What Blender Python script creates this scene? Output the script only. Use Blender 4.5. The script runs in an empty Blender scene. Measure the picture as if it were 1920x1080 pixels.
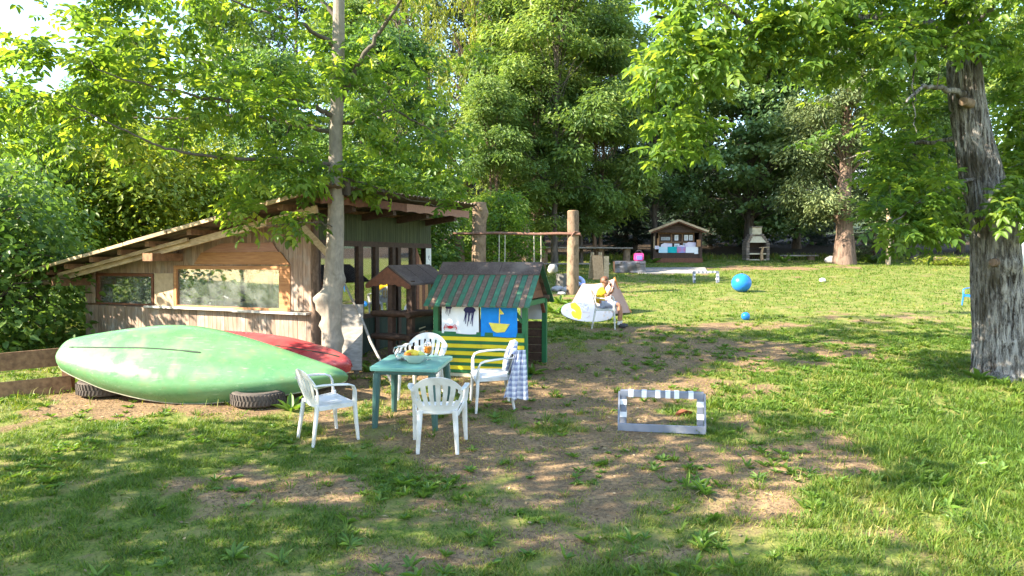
import bpy, bmesh, math, random
import numpy as np
from mathutils import Vector, Matrix

random.seed(7)
RS = np.random.RandomState(11)
SC = bpy.context.scene
COL = SC.collection
R = math.radians

# ------------------------------------------------------------------ camera, sky, sun, exposure
F = 1400.0                                  # focal length for a 1920 px wide picture
CAM_H = 2.6
PITCH = math.atan(50 / F)
cam_d = bpy.data.cameras.new('camera')
cam_d.sensor_width = 36.0
cam_d.lens = 36.0 * F / 1920
cam_d.clip_end = 3000
cam = bpy.data.objects.new('camera', cam_d)
COL.objects.link(cam)
cam.location = (0, 0, CAM_H)
cam.rotation_euler = (math.pi / 2 - PITCH, 0, 0)
SC.camera = cam

SUN_AZ = math.atan2(-1.0, -0.35)            # compass style: x = sin, y = cos
SUN_EL = R(34)
W = bpy.data.worlds.new('World')
SC.world = W
W.use_nodes = True
wn, wl = W.node_tree.nodes, W.node_tree.links
bg = wn['Background']
bg.inputs['Strength'].default_value = 0.13
sky = wn.new('ShaderNodeTexSky')
sky.sky_type = 'NISHITA'
sky.sun_disc = False
sky.sun_elevation = SUN_EL
sky.sun_rotation = SUN_AZ
sky.air_density = 1.3
sky.dust_density = 0.3
sky.ozone_density = 3.0
tcw = wn.new('ShaderNodeTexCoord')
cn = wn.new('ShaderNodeTexNoise')
cn.inputs['Scale'].default_value = 4.0
cn.inputs['Detail'].default_value = 7.0
cmap = wn.new('ShaderNodeMapping')
cmap.inputs['Scale'].default_value = (1, 1, 2.2)
crp = wn.new('ShaderNodeValToRGB')
crp.color_ramp.elements[0].position = 0.56
crp.color_ramp.elements[1].position = 0.70
cmx = wn.new('ShaderNodeMix')
cmx.data_type = 'RGBA'
cmx.inputs[7].default_value = (7.5, 7.6, 7.8, 1)
wl.new(tcw.outputs['Generated'], cmap.inputs['Vector'])
wl.new(cmap.outputs['Vector'], cn.inputs['Vector'])
wl.new(cn.outputs['Fac'], crp.inputs['Fac'])
wl.new(crp.outputs['Color'], cmx.inputs[0])
wl.new(sky.outputs['Color'], cmx.inputs[6])
wl.new(cmx.outputs[2], bg.inputs['Color'])

sun_d = bpy.data.lights.new('sun', 'SUN')
sun_d.energy = 4.9
sun_d.angle = R(0.5)
sun_d.color = (1.0, 0.90, 0.73)
sun = bpy.data.objects.new('sun', sun_d)
COL.objects.link(sun)
sdir = Vector((math.sin(SUN_AZ) * math.cos(SUN_EL), math.cos(SUN_AZ) * math.cos(SUN_EL), math.sin(SUN_EL)))
sun.rotation_euler = sdir.to_track_quat('Z', 'Y').to_euler()
sun.location = sdir * 60

vs = SC.view_settings
vs.view_transform = 'Standard'
vs.look = 'None'
vs.exposure = 2.25
vs.gamma = 1.0
vs.use_curve_mapping = False
SC.cycles.max_bounces = 7
SC.cycles.diffuse_bounces = 4
SC.cycles.glossy_bounces = 3
SC.cycles.transmission_bounces = 6
SC.cycles.transparent_max_bounces = 10
SC.cycles.sample_clamp_indirect = 6.0

# ------------------------------------------------------------------ numbers
def hash2(ix, iy, seed):
    h = (ix * 374761393 + iy * 668265263 + seed * 1442695041) & 0xFFFFFFFF
    h = ((h ^ (h >> 13)) * 1274126177) & 0xFFFFFFFF
    return ((h ^ (h >> 16)) & 0xFFFF) / 65535.0

def vnoise(x, y, seed=0):
    x = np.asarray(x, float); y = np.asarray(y, float)
    ix = np.floor(x).astype(np.int64); iy = np.floor(y).astype(np.int64)
    fx = x - ix; fy = y - iy
    fx = fx * fx * (3 - 2 * fx); fy = fy * fy * (3 - 2 * fy)
    a = hash2(ix, iy, seed); b = hash2(ix + 1, iy, seed)
    c = hash2(ix, iy + 1, seed); d = hash2(ix + 1, iy + 1, seed)
    return (a + (b - a) * fx) * (1 - fy) + (c + (d - c) * fx) * fy

def fbm(x, y, octv=4, seed=0):
    s = 0; a = 0.5; t = 0
    for k in range(octv):
        s = s + a * vnoise(x * 2 ** k + 17.3 * k, y * 2 ** k - 9.1 * k, seed + k); t += a; a *= 0.55
    return s / t

SLOPE = 0.08
def gz(x, y):
    """height of the meadow"""
    x = np.asarray(x, float); y = np.asarray(y, float)
    yy = np.minimum(y, 60) + 0.02 * np.maximum(y - 60, 0)
    z = SLOPE * yy + 0.07 * (fbm(x * 0.45, y * 0.45, 3, 5) - 0.5)
    return z

def G(x, y):
    return float(gz(x, y))

def ray(px, py):
    c, s = math.cos(PITCH), math.sin(PITCH)
    a, b = (px - 960) / F, (540 - py) / F
    return Vector((a, c + b * s, -s + b * c))

def gp(px, py, lift=0.0):
    """ground point under a pixel: (x, y)"""
    d = ray(px, py)
    t = (CAM_H - lift) / (SLOPE * d.y - d.z)
    return (d.x * t, d.y * t)

def at(px, py, y):
    """point at depth y"""
    d = ray(px, py)
    return Vector((0, 0, CAM_H)) + d * (y / d.y)

# ------------------------------------------------------------------ objects
def thing(name, label, cat, loc=(0, 0, 0), rz=0.0, group=None):
    o = bpy.data.objects.new(name, None)
    o.empty_display_size = 0.2
    COL.objects.link(o)
    o.location = loc
    o.rotation_euler = (0, 0, rz)
    return tag(o, label, cat, group)

def tag(o, label=None, cat=None, group=None, kind=None):
    if label: o['label'] = label
    if cat: o['category'] = cat
    if group: o['group'] = group
    if kind: o['kind'] = kind
    return o

def copy_tree(o, parent=None):
    c = o.copy()
    COL.objects.link(c)
    if parent is not None:
        c.parent = parent
        if 'label' in c and parent is not None and 'category' in c: pass
    for ch in list(o.children):
        copy_tree(ch, c)
    return c

def mesh_obj(name, me, mat, parent=None):
    if mat is not None and not me.materials:
        for m in (mat if isinstance(mat, (list, tuple)) else [mat]): me.materials.append(m)
    o = bpy.data.objects.new(name, me)
    COL.objects.link(o)
    if parent is not None: o.parent = parent
    return o

def np_mesh(name, V, F_, k, rnd=None, smooth=False, **attrs):
    me = bpy.data.meshes.new(name)
    n, nf = len(V), len(F_)
    me.vertices.add(n)
    me.vertices.foreach_set('co', np.ascontiguousarray(V, dtype=np.float32).ravel())
    me.loops.add(nf * k)
    me.loops.foreach_set('vertex_index', np.ascontiguousarray(F_, dtype=np.int32).ravel())
    me.polygons.add(nf)
    me.polygons.foreach_set('loop_start', np.arange(0, nf * k, k, dtype=np.int32))
    if smooth: me.polygons.foreach_set('use_smooth', np.ones(nf, dtype=bool))
    if rnd is not None: attrs['rnd'] = rnd
    for a, val in attrs.items():
        at_ = me.attributes.new(a, 'FLOAT', 'POINT')
        at_.data.foreach_set('value', np.ascontiguousarray(val, dtype=np.float32))
    me.update(calc_edges=True)
    return me

def frame_of(d, ref=None):
    d = d.normalized()
    ref = ref or (Vector((0, 0, 1)) if abs(d.z) < 0.9 else Vector((1, 0, 0)))
    a = d.cross(ref)
    if a.length < 1e-6: a = d.orthogonal()
    a.normalize()
    return a, a.cross(d).normalized()

class MB:
    def __init__(s): s.v = []; s.f = []
    def add(s, vs_, fs):
        o = len(s.v)
        s.v += [Vector(p) for p in vs_]
        s.f += [tuple(i + o for i in f) for f in fs]
        return s
    def box(s, x0, x1, y0, y1, z0, z1):
        return s.add([(x0,y0,z0),(x1,y0,z0),(x1,y1,z0),(x0,y1,z0),(x0,y0,z1),(x1,y0,z1),(x1,y1,z1),(x0,y1,z1)],
                     [(0,3,2,1),(4,5,6,7),(0,1,5,4),(1,2,6,5),(2,3,7,6),(3,0,4,7)])
    def beam(s, p0, p1, w, h, ref=None, w1=None, h1=None):
        """box from p0 to p1; w across, h along ref"""
        p0, p1 = Vector(p0), Vector(p1)
        a, b = frame_of(p1 - p0, Vector(ref) if ref else None)
        w1 = w if w1 is None else w1; h1 = h if h1 is None else h1
        q = []
        for p, ww, hh in ((p0, w, h), (p1, w1, h1)):
            q += [p - a*ww/2 - b*hh/2, p + a*ww/2 - b*hh/2, p + a*ww/2 + b*hh/2, p - a*ww/2 + b*hh/2]
        return s.add(q, [(0,3,2,1),(4,5,6,7),(0,1,5,4),(1,2,6,5),(2,3,7,6),(3,0,4,7)])
    def tube(s, pts, rad, n=8, wob=0.0):
        pts = [Vector(p) for p in pts]
        if not isinstance(rad, (list, tuple)): rad = [rad] * len(pts)
        q = []; fs = []; a = None
        for i, p in enumerate(pts):
            d = (pts[min(i+1, len(pts)-1)] - pts[max(i-1, 0)])
            if d.length < 1e-9: d = Vector((0,0,1))
            d.normalize()
            if a is None: a, b = frame_of(d)
            else:
                a = (a - d * a.dot(d))
                a = a.normalized() if a.length > 1e-6 else frame_of(d)[0]
            b = d.cross(a)
            for k in range(n):
                t = 2*math.pi*k/n
                rr = rad[i] * (1 + wob * (random.random() - 0.5))
                q.append(p + (a*math.cos(t) + b*math.sin(t)) * rr)
        for i in range(len(pts)-1):
            for k in range(n):
                k2 = (k+1) % n
                fs.append((i*n+k, i*n+k2, (i+1)*n+k2, (i+1)*n+k))
        fs.append(tuple(reversed(range(n)))); fs.append(tuple(range((len(pts)-1)*n, len(pts)*n)))
        return s.add(q, fs)
    def sweep(s, pts, ws, hs, ref, c=0.3):
        """rounded flat section: width along (d x ref), height along ref"""
        pts = [Vector(p) for p in pts]; ref = Vector(ref)
        m = len(pts)
        if not isinstance(ws, (list, tuple)): ws = [ws]*m
        if not isinstance(hs, (list, tuple)): hs = [hs]*m
        q = []; fs = []
        for i, p in enumerate(pts):
            d = (pts[min(i+1,m-1)] - pts[max(i-1,0)]).normalized()
            a = d.cross(ref)
            a = a.normalized() if a.length > 1e-4 else d.orthogonal().normalized()
            b = a.cross(d).normalized()
            w, h = ws[i]/2, hs[i]/2
            cc = min(w, h) * c * 2
            for (u, v) in ((-w+cc,-h),(w-cc,-h),(w,-h+cc),(w,h-cc),(w-cc,h),(-w+cc,h),(-w,h-cc),(-w,-h+cc)):
                q.append(p + a*u + b*v)
        for i in range(m-1):
            for k in range(8):
                k2 = (k+1) % 8
                fs.append((i*8+k, i*8+k2, (i+1)*8+k2, (i+1)*8+k))
        fs.append(tuple(reversed(range(8)))); fs.append(tuple(range((m-1)*8, m*8)))
        return s.add(q, fs)
    def prism(s, poly, fn, t):
        """poly: 2-d outline; fn(a, b, c) -> point; c runs 0..t"""
        n = len(poly)
        q = [Vector(fn(a, b, 0)) for a, b in poly] + [Vector(fn(a, b, t)) for a, b in poly]
        fs = [tuple(reversed(range(n))), tuple(range(n, 2*n))]
        fs += [(i, (i+1) % n, n + (i+1) % n, n + i) for i in range(n)]
        return s.add(q, fs)
    def lathe(s, prof, n=24, c=(0,0,0)):
        c = Vector(c); q = []; fs = []; m = len(prof)
        for r_, z in prof:
            for k in range(n):
                t = 2*math.pi*k/n
                q.append(c + Vector((r_*math.cos(t), r_*math.sin(t), z)))
        for i in range(m-1):
            for k in range(n):
                k2 = (k+1) % n
                fs.append((i*n+k, i*n+k2, (i+1)*n+k2, (i+1)*n+k))
        if prof[0][0] > 1e-5: fs.append(tuple(reversed(range(n))))
        if prof[-1][0] > 1e-5: fs.append(tuple(range((m-1)*n, m*n)))
        return s.add(q, fs)
    def shell(s, grid, mask=None, t=0.006):
        """grid[i][j] points, thickness t along the normals; mask[i][j] False leaves the face out"""
        ni, nj = len(grid), len(grid[0])
        P = [[Vector(p) for p in row] for row in grid]
        N = [[None]*nj for _ in range(ni)]
        for i in range(ni):
            for j in range(nj):
                a = P[min(i+1,ni-1)][j] - P[max(i-1,0)][j]
                b = P[i][min(j+1,nj-1)] - P[i][max(j-1,0)]
                n = a.cross(b)
                N[i][j] = n.normalized() if n.length > 1e-9 else Vector((0,0,1))
        q = [P[i][j] + N[i][j]*t/2 for i in range(ni) for j in range(nj)] + [P[i][j] - N[i][j]*t/2 for i in range(ni) for j in range(nj)]
        off = ni*nj; fs = []
        ok = lambda i, j: 0 <= i < ni-1 and 0 <= j < nj-1 and (mask is None or mask[i][j])
        I = lambda i, j: i*nj + j
        for i in range(ni-1):
            for j in range(nj-1):
                if not ok(i, j): continue
                fs.append((I(i,j), I(i+1,j), I(i+1,j+1), I(i,j+1)))
                fs.append((off+I(i,j), off+I(i,j+1), off+I(i+1,j+1), off+I(i+1,j)))
                if not ok(i-1, j): fs.append((I(i,j), I(i,j+1), off+I(i,j+1), off+I(i,j)))
                if not ok(i+1, j): fs.append((I(i+1,j+1), I(i+1,j), off+I(i+1,j), off+I(i+1,j+1)))
                if not ok(i, j-1): fs.append((I(i+1,j), I(i,j), off+I(i,j), off+I(i+1,j)))
                if not ok(i, j+1): fs.append((I(i,j+1), I(i+1,j+1), off+I(i+1,j+1), off+I(i,j+1)))
        return s.add(q, fs)
    def mesh(s, name, smooth=False, bevel=0.0, ang=40):
        me = bpy.data.meshes.new(name)
        me.from_pydata([tuple(p) for p in s.v], [], s.f)
        bm = bmesh.new(); bm.from_mesh(me)
        lone = [v for v in bm.verts if not v.link_faces]
        if lone: bmesh.ops.delete(bm, geom=lone, context='VERTS')
        if bevel:
            bmesh.ops.bevel(bm, geom=list(bm.edges), offset=bevel, segments=2, affect='EDGES', profile=0.6, clamp_overlap=True)
        bmesh.ops.recalc_face_normals(bm, faces=bm.faces)
        bm.to_mesh(me); bm.free()
        if smooth:
            for p in me.polygons: p.use_smooth = True
            me.set_sharp_from_angle(angle=R(ang))
        return me
    def build(s, name, mat, parent=None, smooth=False, bevel=0.0, ang=40):
        return mesh_obj(name, s.mesh(name, smooth, bevel, ang), mat, parent)

# ------------------------------------------------------------------ materials
def nodes(name):
    m = bpy.data.materials.new(name)
    m.use_nodes = True
    t = m.node_tree
    return m, t, t.nodes['Principled BSDF'], t.nodes['Material Output']

def mixc(t, fac, a, b, mode='MIX'):
    n = t.nodes.new('ShaderNodeMix'); n.data_type = 'RGBA'; n.blend_type = mode
    for k, v in ((0, fac), (6, a), (7, b)):
        if hasattr(v, 'is_linked') or hasattr(v, 'links'): t.links.new(v, n.inputs[k])
        elif isinstance(v, (tuple, list)): n.inputs[k].default_value = (*v[:3], 1)
        else: n.inputs[k].default_value = v
    return n.outputs[2]

def noise(t, scale, stretch=(1,1,1), detail=4, coord='Object', dist=0.0, rough=0.55):
    tc = t.nodes.new('ShaderNodeTexCoord'); mp = t.nodes.new('ShaderNodeMapping'); nz = t.nodes.new('ShaderNodeTexNoise')
    mp.inputs['Scale'].default_value = stretch
    nz.inputs['Scale'].default_value = scale; nz.inputs['Detail'].default_value = detail
    nz.inputs['Distortion'].default_value = dist; nz.inputs['Roughness'].default_value = rough
    t.links.new(tc.outputs[coord], mp.inputs[0]); t.links.new(mp.outputs[0], nz.inputs['Vector'])
    return nz.outputs['Fac']

def ramp(t, fac, a=0.35, b=0.65, ca=(0,0,0), cb=(1,1,1)):
    n = t.nodes.new('ShaderNodeValToRGB')
    n.color_ramp.elements[0].position = a; n.color_ramp.elements[1].position = b
    n.color_ramp.elements[0].color = (*ca, 1); n.color_ramp.elements[1].color = (*cb, 1)
    t.links.new(fac, n.inputs[0])
    return n.outputs[0]

def mathn(t, op, a, b=None, c=None):
    n = t.nodes.new('ShaderNodeMath'); n.operation = op
    for k, v in enumerate((a, b, c)):
        if v is None: continue
        if hasattr(v, 'links'): t.links.new(v, n.inputs[k])
        else: n.inputs[k].default_value = v
    return n.outputs[0]

def bump(t, b, h, strength=0.3, dist=0.01):
    n = t.nodes.new('ShaderNodeBump')
    n.inputs['Strength'].default_value = strength; n.inputs['Distance'].default_value = dist
    t.links.new(h, n.inputs['Height']); t.links.new(n.outputs[0], b.inputs['Normal'])

def M(name, c1, c2=None, rough=0.6, scale=8, stretch=(1,1,1), lo=0.35, hi=0.65, bmp=0.0, bd=0.004, spec=0.4, objvar=0.0,
      dirt=None, dscale=2.0, dlo=0.5, dhi=0.75, metal=0.0, coat=0.0):
    m, t, b, o = nodes(name)
    c2 = c2 or tuple(x*0.8 for x in c1)
    nz = noise(t, scale, stretch)
    col = mixc(t, ramp(t, nz, lo, hi), c1, c2)
    if dirt:
        col = mixc(t, ramp(t, noise(t, dscale, (1,1,1), 6), dlo, dhi), col, dirt)
    if objvar:
        oi = t.nodes.new('ShaderNodeObjectInfo')
        hs = t.nodes.new('ShaderNodeHueSaturation')
        t.links.new(col, hs.inputs['Color'])
        v = mathn(t, 'MULTIPLY_ADD', oi.outputs['Random'], objvar*2, 1-objvar)
        t.links.new(v, hs.inputs['Value'])
        col = hs.outputs[0]
    t.links.new(col, b.inputs['Base Color'])
    b.inputs['Roughness'].default_value = rough
    b.inputs['Specular IOR Level'].default_value = spec
    b.inputs['Metallic'].default_value = metal
    b.inputs['Coat Weight'].default_value = coat
    if bmp: bump(t, b, nz, bmp, bd)
    return m

def leaf_mat(name, ca, cb, cc, tr, trw=0.45, rough=0.45, spec=0.35):
    """ca, cb, cc: dark, mid, light leaf colours chosen by the leaf's own number; tr: light let through"""
    m, t, b, o = nodes(name)
    a = t.nodes.new('ShaderNodeAttribute'); a.attribute_name = 'rnd'
    n = t.nodes.new('ShaderNodeValToRGB')
    e = n.color_ramp.elements
    e[0].position = 0.0; e[0].color = (*ca, 1); e[1].position = 1.0; e[1].color = (*cc, 1)
    k = e.new(0.55); k.color = (*cb, 1)
    t.links.new(a.outputs['Fac'], n.inputs[0])
    t.links.new(n.outputs[0], b.inputs['Base Color'])
    b.inputs['Roughness'].default_value = rough
    b.inputs['Specular IOR Level'].default_value = spec
    tl = t.nodes.new('ShaderNodeBsdfTranslucent')
    c2 = mixc(t, 1.0, n.outputs[0], tr, 'MULTIPLY')
    t.links.new(c2, tl.inputs['Color'])
    mx = t.nodes.new('ShaderNodeMixShader'); mx.inputs[0].default_value = trw
    t.links.new(b.outputs[0], mx.inputs[1]); t.links.new(tl.outputs[0], mx.inputs[2])
    t.links.new(mx.outputs[0], o.inputs['Surface'])
    return m

def bark_mat(name, light, dark, moss=None, scale=9, zs=0.16, lo=0.38, hi=0.58, bmp=0.8, bd=0.03, mossamt=0.55):
    m, t, b, o = nodes(name)
    nz = noise(t, scale, (1, 1, zs), 6, dist=0.6, rough=0.62)
    fine = noise(t, scale*5, (1, 1, 0.3), 4)
    h = mathn(t, 'MULTIPLY_ADD', fine, 0.35, nz)
    col = mixc(t, ramp(t, h, lo+0.15, hi+0.15), dark, light)
    col = mixc(t, mathn(t, 'MULTIPLY', ramp(t, noise(t, 1.3, (1,1,0.8), 5), 0.42, 0.7), 0.6), col, tuple(x*0.55 for x in light))
    if moss:
        col = mixc(t, ramp(t, noise(t, 2.2, (1,1,0.6), 6), mossamt, mossamt+0.16), col, moss)
    t.links.new(col, b.inputs['Base Color'])
    b.inputs['Roughness'].default_value = 0.9
    b.inputs['Specular IOR Level'].default_value = 0.2
    bump(t, b, h, bmp, bd)
    return m

def pane_mat(name, tint=(0.9,0.95,0.93), refl=0.12, dust=0.08, rough=0.02):
    m, t, b, o = nodes(name)
    tr = t.nodes.new('ShaderNodeBsdfTransparent'); tr.inputs[0].default_value = (*tint, 1)
    gl = t.nodes.new('ShaderNodeBsdfGlossy'); gl.inputs['Roughness'].default_value = rough
    fr = t.nodes.new('ShaderNodeFresnel'); fr.inputs[0].default_value = 1.5
    f = mathn(t, 'MULTIPLY_ADD', fr.outputs[0], 0.45 if refl < 0.2 else 1.0, refl)
    mx = t.nodes.new('ShaderNodeMixShader')
    t.links.new(f, mx.inputs[0]); t.links.new(tr.outputs[0], mx.inputs[1]); t.links.new(gl.outputs[0], mx.inputs[2])
    b.inputs['Base Color'].default_value = (0.45, 0.46, 0.44, 1); b.inputs['Roughness'].default_value = 0.9
    mx2 = t.nodes.new('ShaderNodeMixShader')
    dz = mathn(t, 'MULTIPLY', ramp(t, noise(t, 3.0, (1,1,1), 6), 0.3, 0.8), dust*2)
    t.links.new(dz, mx2.inputs[0]); t.links.new(mx.outputs[0], mx2.inputs[1]); t.links.new(b.outputs[0], mx2.inputs[2])
    t.links.new(mx2.outputs[0], o.inputs['Surface'])
    return m

def glass_mat(name, col, rough=0.0, ior=1.45):
    m, t, b, o = nodes(name)
    b.inputs['Base Color'].default_value = (*col, 1)
    b.inputs['Transmission Weight'].default_value = 1.0
    b.inputs['Roughness'].default_value = rough
    b.inputs['IOR'].default_value = ior
    return m

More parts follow.
